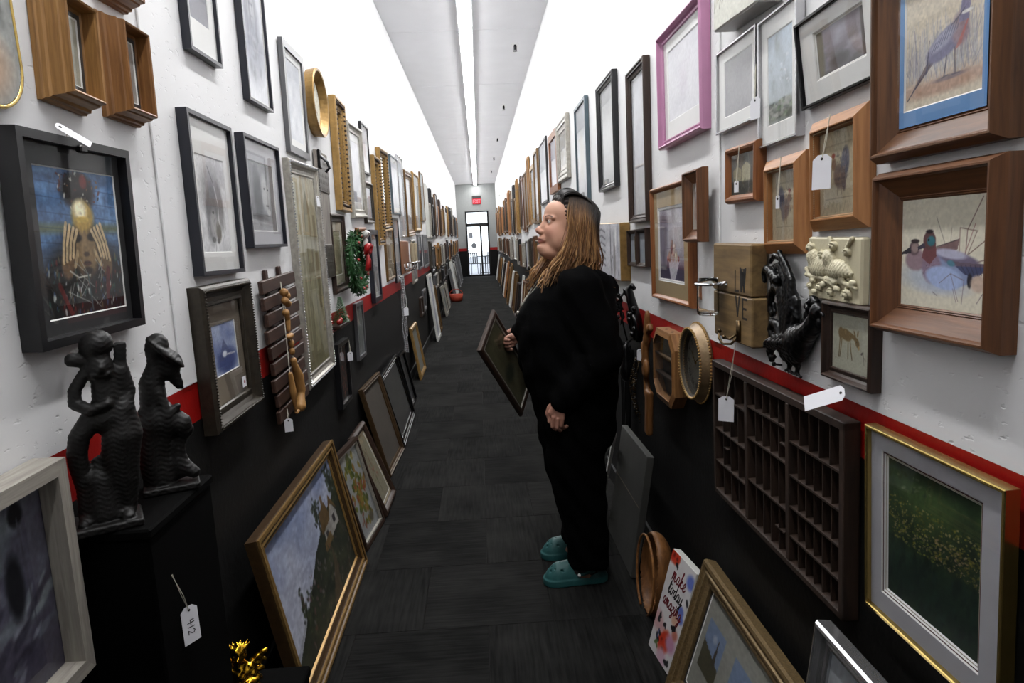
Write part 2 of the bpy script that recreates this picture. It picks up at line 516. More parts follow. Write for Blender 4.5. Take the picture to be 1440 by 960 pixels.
def carpet(name, vertical):
    m, nt, b = new_mat(name)
    b.inputs['Roughness'].default_value = .95
    b.inputs['Specular IOR Level'].default_value = .05
    tc = nt.nodes.new('ShaderNodeTexCoord')
    oi = nt.nodes.new('ShaderNodeObjectInfo')
    va = nt.nodes.new('ShaderNodeVectorMath'); va.operation = 'ADD'
    cb = nt.nodes.new('ShaderNodeCombineXYZ')
    ml = nt.nodes.new('ShaderNodeMath'); ml.operation = 'MULTIPLY'; ml.inputs[1].default_value = 37
    nt.links.new(oi.outputs['Random'], ml.inputs[0])
    nt.links.new(ml.outputs[0], cb.inputs[0]); nt.links.new(ml.outputs[0], cb.inputs[1])
    nt.links.new(tc.outputs['Object'], va.inputs[0]); nt.links.new(cb.outputs[0], va.inputs[1])
    mp = nt.nodes.new('ShaderNodeMapping'); mp.inputs['Scale'].default_value = (90, 5, 1) if vertical else (5, 90, 1)
    nt.links.new(va.outputs[0], mp.inputs['Vector'])
    nz = nt.nodes.new('ShaderNodeTexNoise'); nz.inputs['Scale'].default_value = 1; nz.inputs['Detail'].default_value = 4
    nt.links.new(mp.outputs['Vector'], nz.inputs['Vector'])
    n2 = nt.nodes.new('ShaderNodeTexNoise'); n2.inputs['Scale'].default_value = 4; n2.inputs['Detail'].default_value = 3
    nt.links.new(va.outputs[0], n2.inputs['Vector'])
    ad = nt.nodes.new('ShaderNodeMath'); ad.operation = 'ADD'
    nt.links.new(nz.outputs['Fac'], ad.inputs[0]); nt.links.new(n2.outputs['Fac'], ad.inputs[1])
    a2 = nt.nodes.new('ShaderNodeMath'); a2.operation = 'MULTIPLY_ADD'; a2.inputs[1].default_value = .22
    nt.links.new(oi.outputs['Random'], a2.inputs[0]); nt.links.new(ad.outputs[0], a2.inputs[2])
    r = nt.nodes.new('ShaderNodeValToRGB'); r.color_ramp.elements[0].position = .75; r.color_ramp.elements[1].position = 1.35
    r.color_ramp.elements[0].position = .6; r.color_ramp.elements[1].position = 1.0
    sc = nt.nodes.new('ShaderNodeMath'); sc.operation = 'MULTIPLY'; sc.inputs[1].default_value = .72
    nt.links.new(a2.outputs[0], sc.inputs[0])
    r.color_ramp.elements[0].color = (*sl((.075, .075, .074)), 1); r.color_ramp.elements[1].color = (*sl((.155, .154, .15)), 1)
    nt.links.new(sc.outputs[0], r.inputs['Fac']); nt.links.new(r.outputs['Color'], b.inputs['Base Color'])
    bp = nt.nodes.new('ShaderNodeBump'); bp.inputs['Strength'].default_value = .4; bp.inputs['Distance'].default_value = .004
    nt.links.new(nz.outputs['Fac'], bp.inputs['Height']); nt.links.new(bp.outputs['Normal'], b.inputs['Normal'])
    return m
M['carpet_a'] = carpet('carpet_tile_lengthwise', True)
M['carpet_b'] = carpet('carpet_tile_crosswise', False)

# ------------------------------------------------------------------ the room
def struct(o):
    o['kind'] = 'structure'
    return o

def wall_side(name, x, sgn):
    """white upper wall, red chair stripe, black lower wall: one slab with three painted bands"""
    z = [0, .995, 1.098, ZC + .02]
    x0, x1 = (x - .12, x) if sgn < 0 else (x, x + .12)
    vs, fs, fm = [], [], []
    xi = x
    xo = x0 if sgn < 0 else x1
    for zz in z:
        vs += [(xi, YB, zz), (xi, YE + .1, zz), (xo, YB, zz), (xo, YE + .1, zz)]
    for k in range(3):
        a = k * 4; b = a + 4
        fs += [(a, a + 1, b + 1, b), (a + 2, b + 2, b + 3, a + 3), (a, b, b + 2, a + 2), (a + 1, a + 3, b + 3, b + 1)]
        fm += [2 - k] * 4
    fs += [(0, 2, 3, 1), (12, 13, 15, 14)]
    fm += [2, 0]
    o = obj(name, vs, fs, None, mats=[M['wall'], M['wall_red'], M['wall_black']], fmat=fm)
    return struct(o)
wl = wall_side('wall_left', XL, -1)
wr = wall_side('wall_right', XR, 1)

def box_obj(name, x0, x1, y0, y1, z0, z1, mat, parent=None, b=0):
    m = MB()
    m.bbox(x0, x1, y0, y1, z0, z1, b) if b else m.box(x0, x1, y0, y1, z0, z1)
    return m.build(name, mat, parent)

floor = struct(box_obj('floor', XL - .12, XR + .12, YB - .1, YE + .1, -.1, -.006, M['wall_black']))
ceil = struct(box_obj('ceiling', XL - .12, XR + .12, YB - .1, YE + .1, ZC, ZC + .1, M['ceiling']))
struct(box_obj('wall_back', XL, XR, YB - .1, YB, 0, ZC, M['wall']))
# carpet tiles: half-metre squares laid in staggered rows, grain turned tile by tile
tile = MB(); tile.bbox(-.2495, .2495, -.2495, .2495, -.0065, 0, .002)
tile_a = tile.build('carpet_tile', M['carpet_a'], floor)
tile_b = tile.build('carpet_tile', M['carpet_b'], floor)
edge_t = MB(); edge_t.bbox(-.125, .125, -.2495, .2495, -.0065, 0, .002)
edge_a = edge_t.build('carpet_tile', M['carpet_a'], floor)
first = {id(tile_a): True, id(tile_b): True, id(edge_a): True}
def lay(src, x, y):
    if first.get(id(src)):
        first[id(src)] = False
        o = src
    else:
        o = src.copy(); COL.objects.link(o)
    o.location = (x, y, 0)
ny = int((YE - YB) / .5) + 1
for j in range(ny):
    y = YB + .25 + .5 * j
    if y + .25 > YE + .1:
        break
    off = .25 if j % 2 else 0.0
    xs = [XL + .25 + .5 * k for k in range(3)] if not off else [XL + .5, XL + 1.0]
    for k, x in enumerate(xs):
        lay(tile_a if (k + j + (j // 3)) % 2 else tile_b, x, y)
    if off:
        lay(edge_a, XL + .125, y); lay(edge_a, XL + 1.375, y)
# ceiling boards with open joints
for j in range(12):
    y0 = YB + 2.44 * j
    y1 = min(y0 + 2.434, YE)
    if y0 > YE:
        break
    for (a, b) in ((XL, -.036), (-.03, XR)):
        box_obj('ceiling_board', a, b, y0, y1, ZC - .012, ZC + .001, M['ceiling'], ceil, .003)
# base boards and the two wall battens by the camera
struct(box_obj('baseboard_left', XL, XL + .014, YB, YE, 0, .10, M['baseboard'], None, .003))
struct(box_obj('baseboard_right', XR - .014, XR, YB, YE, 0, .10, M['baseboard'], None, .003))
struct(box_obj('trim_1', XL, XL + .006, 1.77, 1.86, 1.1, ZC - .012, M['wall'], None, .002))
struct(box_obj('trim_2', XR - .006, XR, 2.02, 2.09, 1.1, ZC - .012, M['wall'], None, .002))

# end wall with door, side light and transom
dz = (1.93, 2.0, 2.48)
dl, dr = -.47, .42
endw = MB()
endw.box(XL, dl, YE, YE + .1, 1.09, ZC); endw.box(dr, XR, YE, YE + .1, 1.09, ZC); endw.box(dl, dr, YE, YE + .1, dz[2], ZC)
we = struct(endw.build('wall_end', M['wall_grey']))
e2 = MB(); e2.box(XL, dl, YE, YE + .1, 0, .99); e2.box(dr, XR, YE, YE + .1, 0, .99)
e2.build('lower_panel', M['wall_black'], we)
e3 = MB(); e3.box(XL, dl, YE, YE + .1, .99, 1.09); e3.box(dr, XR, YE, YE + .1, .99, 1.09)
e3.build('red_stripe', M['wall_red'], we)
door = struct(thing('door_1', 'black aluminium glass door at far end of corridor', 'door', (0, YE, 0)))
del door['category']
df = MB()
for (a, b, c, d) in ((dl, dl + .06, 0, dz[2]), (dr - .06, dr, 0, dz[2]), (dl, dr, dz[2] - .05, dz[2]), (dl, dr, 1.90, 2.02), (dl, dr, 0, .07), (.06, .13, .07, 1.93)):
    df.box(a, b, -.02, .06, c, d)
df.build('door_frame', M['door_frame'], door)
dg = MB()
dg.box(dl + .06, .06, .02, .026, .07, 1.9); dg.box(.13, dr - .06, .02, .026, .07, 1.9)
dg.build('door_glass', M['door_glass'], door)
tg = MB(); tg.box(dl + .06, dr - .06, .02, .026, 2.02, dz[2] - .05)
tg.build('transom_glass', M['door_glass'], door)
pb = MB(); pb.tube([(dl + .03, -.06, 1.02), (.08, -.06, 1.02)], .018); pb.build('push_bar', M['silver_bright'], door)
box_obj('notice', -.36, -.22, .008, .016, 1.48, 1.68, M['door_sign'], door)
st = MB(); st.lathe([(.10, 0), (.10, .004)], 20, (-.19, .016, 1.18), 'Y'); st.build('round_sticker', M['door_sign'], door)
# street outside the door
struct(box_obj('ground', -8, 8, YE + .1, YE + 30, -.12, -.02, M['asphalt']))
for i, (cx, cy, rz) in enumerate(((-.22, 28.6, .3), (.27, 28.4, -2.2))):
    c = thing('patio_chair', ['dark metal patio chair outside the left door pane', 'dark metal patio chair outside the narrow side pane'][i], 'chair', (cx, cy, -.02))
    c.rotation_euler = (0, 0, rz)
    box_obj('seat', -.2, .2, -.2, .2, .43, .46, M['patio'], c)
    b = MB()
    for k in range(5):
        b.box(-.2 + .09 * k, -.16 + .09 * k, .18, .2, .46, .88)
    b.box(-.2, .2, .175, .205, .85, .9)
    b.build('backrest', M['patio'], c)
    for sx in (-.18, .18):
        for sy in (-.18, .18):
            t = MB(); t.tube([(sx, sy, .43), (sx * 1.1, sy * 1.1, 0)], .013, 6); t.build('leg', M['patio'], c)
t = thing('patio_table', 'dark round patio table outside the side pane', 'table', (.24, 29.3, -.02))
q = MB(); q.lathe([(.33, .70), (.33, .73)], 24); q.build('table_top', M['patio'], t)
q = MB(); q.tube([(0, 0, .7), (0, 0, 0)], .03); q.lathe([(.2, 0), (.2, .02)], 16); q.build('pedestal', M['patio'], t)

# strip lights down the centre of the ceiling
LX = -.02
nl = 0
y = LAMP_START
while y < YE - .3:
    y1 = min(y + 2.42, YE - .08)
    f = thing('strip_light', 'white fluorescent ceiling strip light, ' + ['twelfth', 'eleventh', 'tenth', 'ninth', 'eighth', 'seventh', 'sixth', 'fifth', 'fourth', 'third', 'second', 'nearest'][nl] + ' counted from the end wall', 'ceiling light', (LX, y, ZC - .012), 'strip lights along the ceiling')
    h = MB(); h.bbox(-.070, .070, 0, y1 - y, -.036, 0, .004); h.build('housing', M['white_metal'], f)
    d = MB()
    n = 7
    vs, fs = [], []
    for k in range(n):
        a = math.pi * k / (n - 1)
        vs += [(.055 * math.cos(a), .02, -.036 - .022 * math.sin(a)), (.055 * math.cos(a), y1 - y - .02, -.036 - .022 * math.sin(a))]
    for k in range(n - 1):
        fs.append((2 * k, 2 * k + 1, 2 * k + 3, 2 * k + 2))
    fs += [tuple(range(0, 2 * n, 2)), tuple(range(1, 2 * n, 2))[::-1]]
    d.add(vs, fs); d.build('lens', M['lens'], f)
    c = MB(); c.bbox(-.062, .062, y1 - y - .018, y1 - y + .002, -.062, -.036, .003); c.build('end_cap', M['white_metal'], f)
    y += 2.44; nl += 1
ordw = ['nearest', 'second', 'third', 'fourth', 'fifth']
for i, yy in enumerate((7.7, 11.1, 14.65, 18.0, 21.5)):
    s = thing('sprinkler', ordw[i] + ' white ceiling sprinkler head right of the strip lights', 'sprinkler', (.5, yy, ZC - .012), 'sprinklers along the ceiling')
    q = MB(); q.lathe([(.035, -.008), (.04, -.002), (.04, 0)], 16); q.build('escutcheon', M['white_metal'], s)
    q = MB(); q.lathe([(.012, -.06), (.018, -.03), (.012, -.008)], 10); q.lathe([(.024, -.075), (.024, -.071)], 10); q.box(-.016, -.012, -.003, .003, -.072, -.02); q.box(.012, .016, -.003, .003, -.072, -.02)
    q.build('sprinkler_head', M['chrome_dark'], s)
s = thing('wall_speaker', 'small white box fixture high on right wall near the end', 'fixture', (XR, 20.9, 2.68))
q = MB(); q.bbox(-.06, 0, -.1, .1, 0, .26, .01); q.build('housing', M['white_metal'], s)
q = MB(); q.tube([(-.02, 0, .26), (-.05, 0, .33), (-.09, 0, .36)], .018); q.build('bracket', M['white_metal'], s)
ex = thing('exit_sign', 'red lit exit sign with black top above the end door', 'sign', (-.0, YE, 2.74))
q = MB(); q.bbox(-.16, .16, -.07, 0, .2, .31, .008); q.build('housing', M['exit_black'], ex)
q = MB(); q.bbox(-.155, .155, -.055, 0, 0, .205, .005); q.build('face', M['exit_red'], ex)
E_ = [[(0, 0), (0, 1)], [(0, 1), (.55, 1)], [(0, .5), (.45, .5)], [(0, 0), (.55, 0)]]
X_ = [[(0, 0), (.6, 1)], [(0, 1), (.6, 0)]]
I_ = [[(.1, 0), (.1, 1)]]
T_ = [[(0, 1), (.6, 1)], [(.3, 0), (.3, 1)]]
q = MB()
for g, ox in ((E_, -.125), (X_, -.05), (I_, .03), (T_, .065)):
    ribbon(q, g, .02, .003, (ox, .04), .12, -.056)
q.build('lettering', M['exit_letter'], ex)

# ------------------------------------------------------------------ printed and painted pictures
class Art:
    def __init__(s, w, h, n=90, base=(.8, .8, .78), seed=1):
        s.a = w / h
        s.nx = max(8, int(n * min(1, s.a))); s.ny = max(8, int(n * min(1, 1 / s.a)))
        u = np.linspace(0, 1, s.nx + 1); v = np.linspace(0, 1, s.ny + 1)
        s.U, s.V = np.meshgrid(u, v)
        s.C = np.ones(s.U.shape + (3,)) * np.array(base)
        s.r = np.random.RandomState(seed)
        s.px = 1.0 / s.ny
    def mix(s, m, c):
        m = np.clip(m, 0, 1)[..., None]
        s.C = s.C * (1 - m) + np.array(c) * m
        return s
    def noise(s, fx, fy, oct=3):
        out = 0; amp = 1; tot = 0
        for o in range(oct):
            gx, gy = int(fx * 2 ** o) + 2, int(fy * 2 ** o) + 2
            G = s.r.rand(gy + 1, gx + 1)
            x = s.U * (gx - 1); y = s.V * (gy - 1)
            xi, yi = x.astype(int), y.astype(int); xf, yf = x - xi, y - yi
            xf = xf * xf * (3 - 2 * xf); yf = yf * yf * (3 - 2 * yf)
            out = out + amp * ((G[yi, xi] * (1 - xf) + G[yi, xi + 1] * xf) * (1 - yf) + (G[yi + 1, xi] * (1 - xf) + G[yi + 1, xi + 1] * xf) * yf)
            tot += amp; amp *= .5
        return out / tot
    def grad(s, c0, c1, v0=0, v1=1):
        t = np.clip((s.V - v0) / (v1 - v0), 0, 1)[..., None]
        s.C = np.array(c0) * (1 - t) + np.array(c1) * t
        return s
    def band(s, v0, v1, c, soft=.03, al=1):
        m = np.clip((s.V - v0) / soft + .5, 0, 1) * np.clip((v1 - s.V) / soft + .5, 0, 1)
        return s.mix(m * al, c)
    def ell(s, cx, cy, rx, ry, c, soft=.15, ang=0, al=1):
        dx, dy = (s.U - cx) * s.a, s.V - cy
        ca, sa = math.cos(ang), math.sin(ang)
        x, y = dx * ca + dy * sa, -dx * sa + dy * ca
        d = np.sqrt((x / rx) ** 2 + (y / ry) ** 2)
        return s.mix(al * np.clip((1 - d) / max(soft, 1e-3) + .5, 0, 1), c)
    def line(s, pts, w, c, al=1):
        d = np.full(s.U.shape, 9.0)
        for (x0, y0), (x1, y1) in zip(pts[:-1], pts[1:]):
            ax, ay, bx, by = x0 * s.a, y0, x1 * s.a, y1
            vx, vy = bx - ax, by - ay
            t = np.clip(((s.U * s.a - ax) * vx + (s.V - ay) * vy) / (vx * vx + vy * vy + 1e-9), 0, 1)
            d = np.minimum(d, np.hypot(s.U * s.a - ax - t * vx, s.V - ay - t * vy))
        return s.mix(al * np.clip((w / 2 - d) / s.px + .5, 0, 1), c)
    def poly(s, pts, c, al=1):
        ins = np.zeros(s.U.shape, bool)
        n = len(pts)
        for i in range(n):
            (x0, y0), (x1, y1) = pts[i], pts[(i + 1) % n]
            if abs(y1 - y0) < 1e-9:
                continue
            cr = (y0 > s.V) != (y1 > s.V)
            ins ^= cr & (s.U < (x1 - x0) * (s.V - y0) / (y1 - y0) + x0)
        return s.mix(ins * al, c)
    def dabs(s, n, box, cols, r0, r1, al=.8, ang=None, asp=.5):
        for _ in range(n):
            x = box[0] + s.r.rand() * (box[2] - box[0]); y = box[1] + s.r.rand() * (box[3] - box[1])
            r = r0 + s.r.rand() * (r1 - r0)
            s.ell(x, y, r, r * asp, cols[s.r.randint(len(cols))], .6, s.r.rand() * 3.1 if ang is None else ang + s.r.randn() * .25, al)
        return s
    def grain(s, k, fx=40, fy=40):
        s.C = np.clip(s.C * (1 + k * (s.noise(fx, fy, 2)[..., None] - .5) * 2), 0, 1)
        return s

def art_portrait(w, h):
    a = Art(w, h, 190, (.26, .38, .54), 3)
    a.mix(a.noise(9, 5) * 1.3 - .35, (.46, .62, .80)); a.mix(a.noise(5, 14) * 1.5 - .75, (.14, .22, .34))
    a.band(.57, .63, (.36, .38, .22), .05, .8).band(.28, .3, (.1, .1, .12), .02, .6)
    for k in range(9):
        a.line([(0, .1 + .1 * k + .01), (1, .06 + .1 * k)], .006, (.13, .2, .32), .6)
    a.ell(.5, .86, .20, .13, (.09, .07, .07), .4)                       # feathered headdress
    a.dabs(60, (.26, .74, .78, .99), [(.75, .75, .72), (.3, .09, .08), (.05, .05, .05), (.45, .3, .2)], .006, .022, .8)
    a.ell(.58, .93, .05, .05, (.42, .10, .08), .5)
    a.ell(.52, .12, .62, .42, (.07, .07, .07), .35)                      # dark clothes
    a.dabs(240, (.02, .0, .98, .40), [(.14, .30, .27), (.42, .12, .10), (.70, .73, .72), (.18, .30, .46), (.42, .38, .26), (.06, .06, .06), (.09, .09, .10)], .006, .03, .8, 1.4, .4)
    a.ell(.53, .46, .18, .22, (.16, .12, .08), .3)                        # face
    a.ell(.53, .44, .145, .17, (.50, .41, .28), .4)
    a.ell(.53, .69, .135, .115, (.66, .54, .24), .35); a.ell(.50, .73, .08, .07, (.95, .92, .78), .7); a.ell(.53, .665, .10, .02, (.74, .62, .28), .6)
    a.ell(.43, .535, .055, .03, (.10, .07, .06), .5); a.ell(.62, .54, .055, .03, (.10, .08, .07), .5)
    a.line([(.525, .58), (.535, .44)], .02, (.52, .43, .30), .8); a.ell(.53, .42, .035, .018, (.24, .18, .12), .5)
    a.ell(.53, .355, .05, .018, (.28, .16, .12), .4); a.line([(.49, .36), (.57, .36)], .006, (.08, .05, .05))
    a.ell(.53, .30, .06, .03, (.12, .09, .07), .7)
    for (x0, x1, d) in ((.24, .36, 1), (.84, .70, -1)):                  # hands at the brow
        a.ell(x0 + .05 * d, .37, .075, .12, (.40, .31, .21), .3, -.25 * d)
        for k in range(4):
            bx, tx = x0 + d * .040 * k, x1 + d * (-.05 + .042 * k)
            a.line([(bx, .37 + .012 * k), ((bx + tx) / 2 - d * .012, .50), (tx, .635 - .016 * k)], .030, (.74, .65, .50))
            a.line([(bx + d * .018, .37 + .012 * k), ((bx + tx) / 2 + d * .008, .50), (tx + d * .020, .62 - .016 * k)], .010, (.16, .12, .08))
        a.line([(x0 + d * .13, .34), (x1 + d * .06, .44)], .032, (.66, .57, .43))
    for k in range(16):
        x = .12 + .8 * a.r.rand(); y = .02 + .3 * a.r.rand()
        a.line([(x, y), (x + .1 * a.r.randn(), y + .1)], .006, (.66, .68, .66), .8)
    a.line([(.3, .31), (.4, .26), (.55, .27)], .012, (.72, .72, .68)); a.line([(.52, .28), (.54, .02)], .015, (.2, .28, .3))
    a.line([(.16, .22), (.27, .02)], .04, (.34, .09, .08)); a.line([(.8, .30), (.76, .1)], .05, (.32, .10, .09))
    return a.grain(.2)

def art_horse(w, h):
    a = Art(w, h, 120, (.84, .84, .845), 5)
    a.mix((a.noise(3, 4) - .35) * 1.4, (.66, .66, .67))
    a.ell(.45, .62, .25, .3, (.60, .60, .61), .6); a.ell(.42, .42, .16, .33, (.40, .40, .41), .4, -.18); a.ell(.45, .3, .09, .16, (.58, .57, .57), .5, -.1)
    a.ell(.72, .5, .1, .26, (.48, .47, .47), .5, .12); a.ell(.60, .22, .07, .1, (.30, .27, .2), .5)
    a.line([(.40, .90), (.55, .74)], .012, (.2, .2, .2)); a.ell(.46, .42, .025, .016, (.12, .12, .12), .4)
    a.line([(.58, .7), (.66, .52), (.64, .3)], .01, (.9, .9, .9)); a.ell(.40, .13, .05, .03, (.2, .2, .2), .5); a.ell(.56, .12, .04, .03, (.25, .24, .22), .5)
    a.dabs(40, (.15, .02, .9, .35), [(.35, .35, .36), (.75, .75, .75), (.5, .5, .5)], .01, .05, .5, 1.4, .25)
    return a.grain(.1)

def art_figure(w, h, seed=2, base=(.83, .84, .86), dark=(.42, .43, .46)):
    a = Art(w, h, 90, base, seed)
    a.mix((a.noise(3, 5) - .4) * 1.0, tuple(np.array(base) * .88))
    a.ell(.48, .62, .17, .2, tuple(np.array(dark) * 1.35), .5); a.ell(.5, .68, .11, .12, (.72, .73, .75), .5)
    a.ell(.46, .7, .02, .012, dark, .5); a.ell(.56, .7, .02, .012, dark, .5); a.line([(.46, .61), (.57, .61)], .012, dark, .7)
    a.ell(.5, .35, .2, .22, tuple(np.array(dark) * 1.45), .7)
    for k in range(26):
        x = .25 + .5 * a.r.rand(); a.line([(x, .85 - .1 * a.r.rand()), (x + .05 * a.r.randn(), .5 + .1 * a.r.randn())], .006, dark, .55)
    a.dabs(20, (.3, .15, .75, .5), [dark, (.75, .75, .77)], .02, .06, .4)
    return a.grain(.06)

def art_dark_photo(w, h, seed=4):
    a = Art(w, h, 90, (.52, .52, .54), seed)
    a.grad((.50, .50, .53), (.40, .40, .42)); a.ell(.62, .75, .22, .25, (.24, .24, .25), .5); a.ell(.5, .55, .12, .16, (.66, .66, .68), .5, .3)
    a.dabs(14, (.3, .4, .8, .8), [(.75, .75, .76), (.3, .3, .3)], .02, .05, .6)
    return a.grain(.05)

def art_face(w, h):
    a = Art(w, h, 100, (.44, .44, .45), 8)
    a.mix(a.noise(2, 3) * 1.2 - .4, (.62, .62, .63)); a.ell(.6, .55, .20, .26, (.70, .70, .70), .5, .2); a.ell(.3, .5, .18, .4, (.30, .30, .31), .6)
    a.ell(.58, .63, .04, .015, (.18, .18, .18), .5); a.ell(.72, .62, .03, .014, (.2, .2, .2), .5); a.line([(.6, .38), (.7, .38)], .02, (.3, .28, .28)); a.ell(.7, .28, .08, .05, (.8, .8, .8), .6)
    return a.grain(.08)

def art_mist(w, h, seed=1, c0=(.80, .81, .83), c1=(.66, .68, .72), mark=None):
    a = Art(w, h, 50, c0, seed)
    a.mix((a.noise(3, 4) - .3) * 1.5, c1)
    if mark:
        for k in range(10):
            x, y = .25 + .5 * a.r.rand(), .2 + .6 * a.r.rand(); a.line([(x, y), (x + .15 * a.r.randn(), y + .12 * a.r.randn())], .012, mark, .5)
        a.ell(.5, .45, .18, .22, mark, .8, 0, .35)
    return a.grain(.06)

def art_blueprint(w, h):
    a = Art(w, h, 60, (.66, .70, .80), 11)
    a.mix((a.noise(3, 3) - .25) * 1.6, (.40, .46, .64)); a.ell(.5, .25, .5, .25, (.26, .31, .50), .5)
    a.poly([(.2, .25), (.45, .7), (.75, .3)], (.30, .33, .48), .7); a.ell(.45, .38, .12, .06, (.85, .87, .9), .5); a.line([(.5, .36), (.9, .33)], .03, (.8, .8, .83))
    return a.grain(.1)

def art_floralplate(w, h):
    a = Art(w, h, 90, (.60, .61, .60), 12)
    a.mix((a.noise(3, 3) - .3) * 1.5, (.46, .47, .46)); a.ell(.6, .8, .2, .6, (.78, .76, .74), .8, -.3); a.ell(.4, .2, .3, .2, (.70, .58, .48), .6); a.ell(.62, .38, .12, .16, (.78, .72, .66), .5)
    a.ell(.5, .3, .06, .05, (.66, .34, .30), .6); a.ell(.75, .6, .06, .2, (.33, .34, .33), .6, .3)
    return a.grain(.12)

def art_duck(w, h):
    a = Art(w, h, 170, (.80, .78, .71), 21)
    a.mix((a.noise(4, 4) - .5) * .5, (.72, .70, .64))
    br, mv, bl = (.34, .25, .25), (.50, .43, .50), (.50, .55, .68)
    a.ell(.35, .30, .35, .12, (.66, .70, .76), .9, 0, .8); a.ell(.55, .2, .3, .06, (.62, .66, .75), 1, 0, .6)
    for p, wd, c in (([(.78, .42), (.80, .70), (.95, .96)], .010, (.45, .36, .34)), ([(.72, .45), (.72, .72), (.9, .69), (.80, .48)], .007, (.42, .33, .31)), ([(.55, .60), (.45, .82)], .007, (.45, .43, .40)), ([(.62, .6), (.63, .72)], .006, (.5, .46, .42)), ([(.82, .5), (1, .62)], .008, (.40, .30, .28)), ([(.85, .42), (1, .46)], .007, (.4, .3, .3)), ([(.78, .5), (.88, .75)], .008, (.55, .40, .40))):
        a.line(p, wd, c)
    a.ell(.2, .44, .15, .10, (.55, .47, .50), .25)                        # back bird
    a.poly([(.35, .52), (.72, .63), (.70, .54), (.45, .46)], (.45, .36, .36)); a.line([(.42, .55), (.7, .62)], .008, (.22, .18, .2))
    a.ell(.18, .545, .075, .066, (.40, .33, .35), .2); a.ell(.19, .55, .05, .045, (.56, .49, .48), .35)
    a.poly([(.13, .56), (.0, .50), (.02, .485), (.14, .50)], (.20, .19, .22)); a.ell(.19, .61, .06, .02, (.2, .16, .17), .4)
    a.ell(.60, .36, .32, .14, bl, .12, -.1)                                # front bird
    a.ell(.40, .38, .13, .14, mv, .3); a.dabs(60, (.3, .30, .5, .46), [(.30, .26, .32), (.62, .56, .6)], .004, .009, .7)
    a.ell(.72, .45, .24, .06, (.42, .38, .46), .3, -.15); a.ell(.62, .50, .2, .04, (.66, .66, .74), .4, -.1)
    a.poly([(.6, .44), (1.0, .42), (1.0, .34), (.8, .36)], (.38, .33, .38)); a.poly([(.68, .40), (1, .40), (.92, .30), (.78, .33)], (.26, .28, .40))
    a.ell(.63, .42, .05, .025, (.30, .48, .54), .4, -.2); a.ell(.55, .29, .24, .10, (.60, .66, .80), .2, -.12); a.ell(.84, .28, .03, .06, (.14, .13, .16), .4); a.ell(.93, .26, .09, .07, (.72, .64, .58), .4)
    a.poly([(.31, .60), (.44, .66), (.46, .48), (.38, .40), (.28, .46)], (.42, .26, .27))
    a.ell(.37, .615, .085, .085, (.36, .25, .25), .15); a.ell(.39, .61, .055, .045, (.20, .42, .46), .35); a.ell(.37, .695, .05, .018, (.14, .11, .13), .5); a.ell(.36, .62, .012, .012, (.05, .05, .06), .3)
    a.poly([(.31, .60), (.22, .555), (.23, .53), (.32, .55)], (.25, .24, .29))
    for p in ([(.5, .24), (.63, .33), (.72, .10)], [(.63, .33), (.78, .28), (.76, .08)], [(.66, .2), (.70, .09)], [(.42, .16), (.48, .13)], [(.92, .1), (.99, .2)]):
        a.line(p, .006, (.42, .37, .40))
    for k in range(5):
        a.line([(.74 + .05 * k, .41), (.80 + .04 * k, .33)], .005, (.15, .15, .22))
    return a.grain(.06)

def art_pheasant(w, h):
    a = Art(w, h, 170, (.80, .76, .68), 22)
    a.mix((a.noise(3, 3) - .4) * .8, (.72, .69, .64))
    a.band(.10, .24, (.68, .58, .52), .12, .7); a.ell(.5, .13, .5, .06, (.68, .56, .48), .8)
    for k in range(260):
        x = a.r.rand(); y0 = .2 + .12 * a.r.rand(); hh = .15 + .3 * a.r.rand()
        a.line([(x, y0), (x + .06 * a.r.randn(), y0 + hh)], .007, [(.60, .61, .66), (.70, .70, .72), (.46, .46, .54), (.66, .64, .62)][k % 4], .55)
    a.poly([(.02, .08), (.10, .14), (.48, .40), (.40, .46)], (.42, .37, .38)); a.line([(.03, .09), (.45, .42)], .012, (.25, .22, .27))
    a.ell(.55, .47, .26, .11, (.46, .45, .55), .2, .35); a.ell(.72, .53, .10, .13, (.55, .47, .50), .4, .2); a.ell(.5, .5, .17, .06, (.60, .60, .68), .5, .35)
    for k in range(9):
        a.line([(.66 + .015 * k, .38 + .02 * k), (.74 + .01 * k, .42 + .022 * k)], .009, (.68, .40, .38))
    for k in range(9):
        a.line([(.36 + .04 * k, .42 + .015 * k), (.42 + .04 * k, .50 + .02 * k)], .006, (.28, .28, .38))
    a.poly([(.70, .58), (.82, .58), (.86, .86), (.76, .88)], (.48, .46, .56)); a.ell(.80, .92, .06, .05, (.32, .34, .45), .3); a.ell(.80, .645, .07, .014, (.86, .85, .84), .4)
    a.poly([(.69, .61), (.6, .58), (.80, .70)], (.33, .32, .38)); a.ell(.845, .92, .03, .022, (.60, .30, .28), .4); a.poly([(.85, .93), (.92, .90), (.86, .895)], (.55, .50, .42))
    a.line([(.56, .36), (.53, .20)], .012, (.30, .28, .33)); a.line([(.66, .40), (.67, .19)], .012, (.28, .26, .32)); a.line([(.50, .19), (.58, .20)], .010, (.28, .26, .3)); a.line([(.63, .19), (.73, .19)], .010, (.28, .26, .3))
    a.ell(.6, .18, .2, .02, (.42, .38, .42), .6, 0, .7); a.poly([(.28, .26), (.34, .58), (.31, .28)], (.28, .27, .36))
    return a.grain(.1)

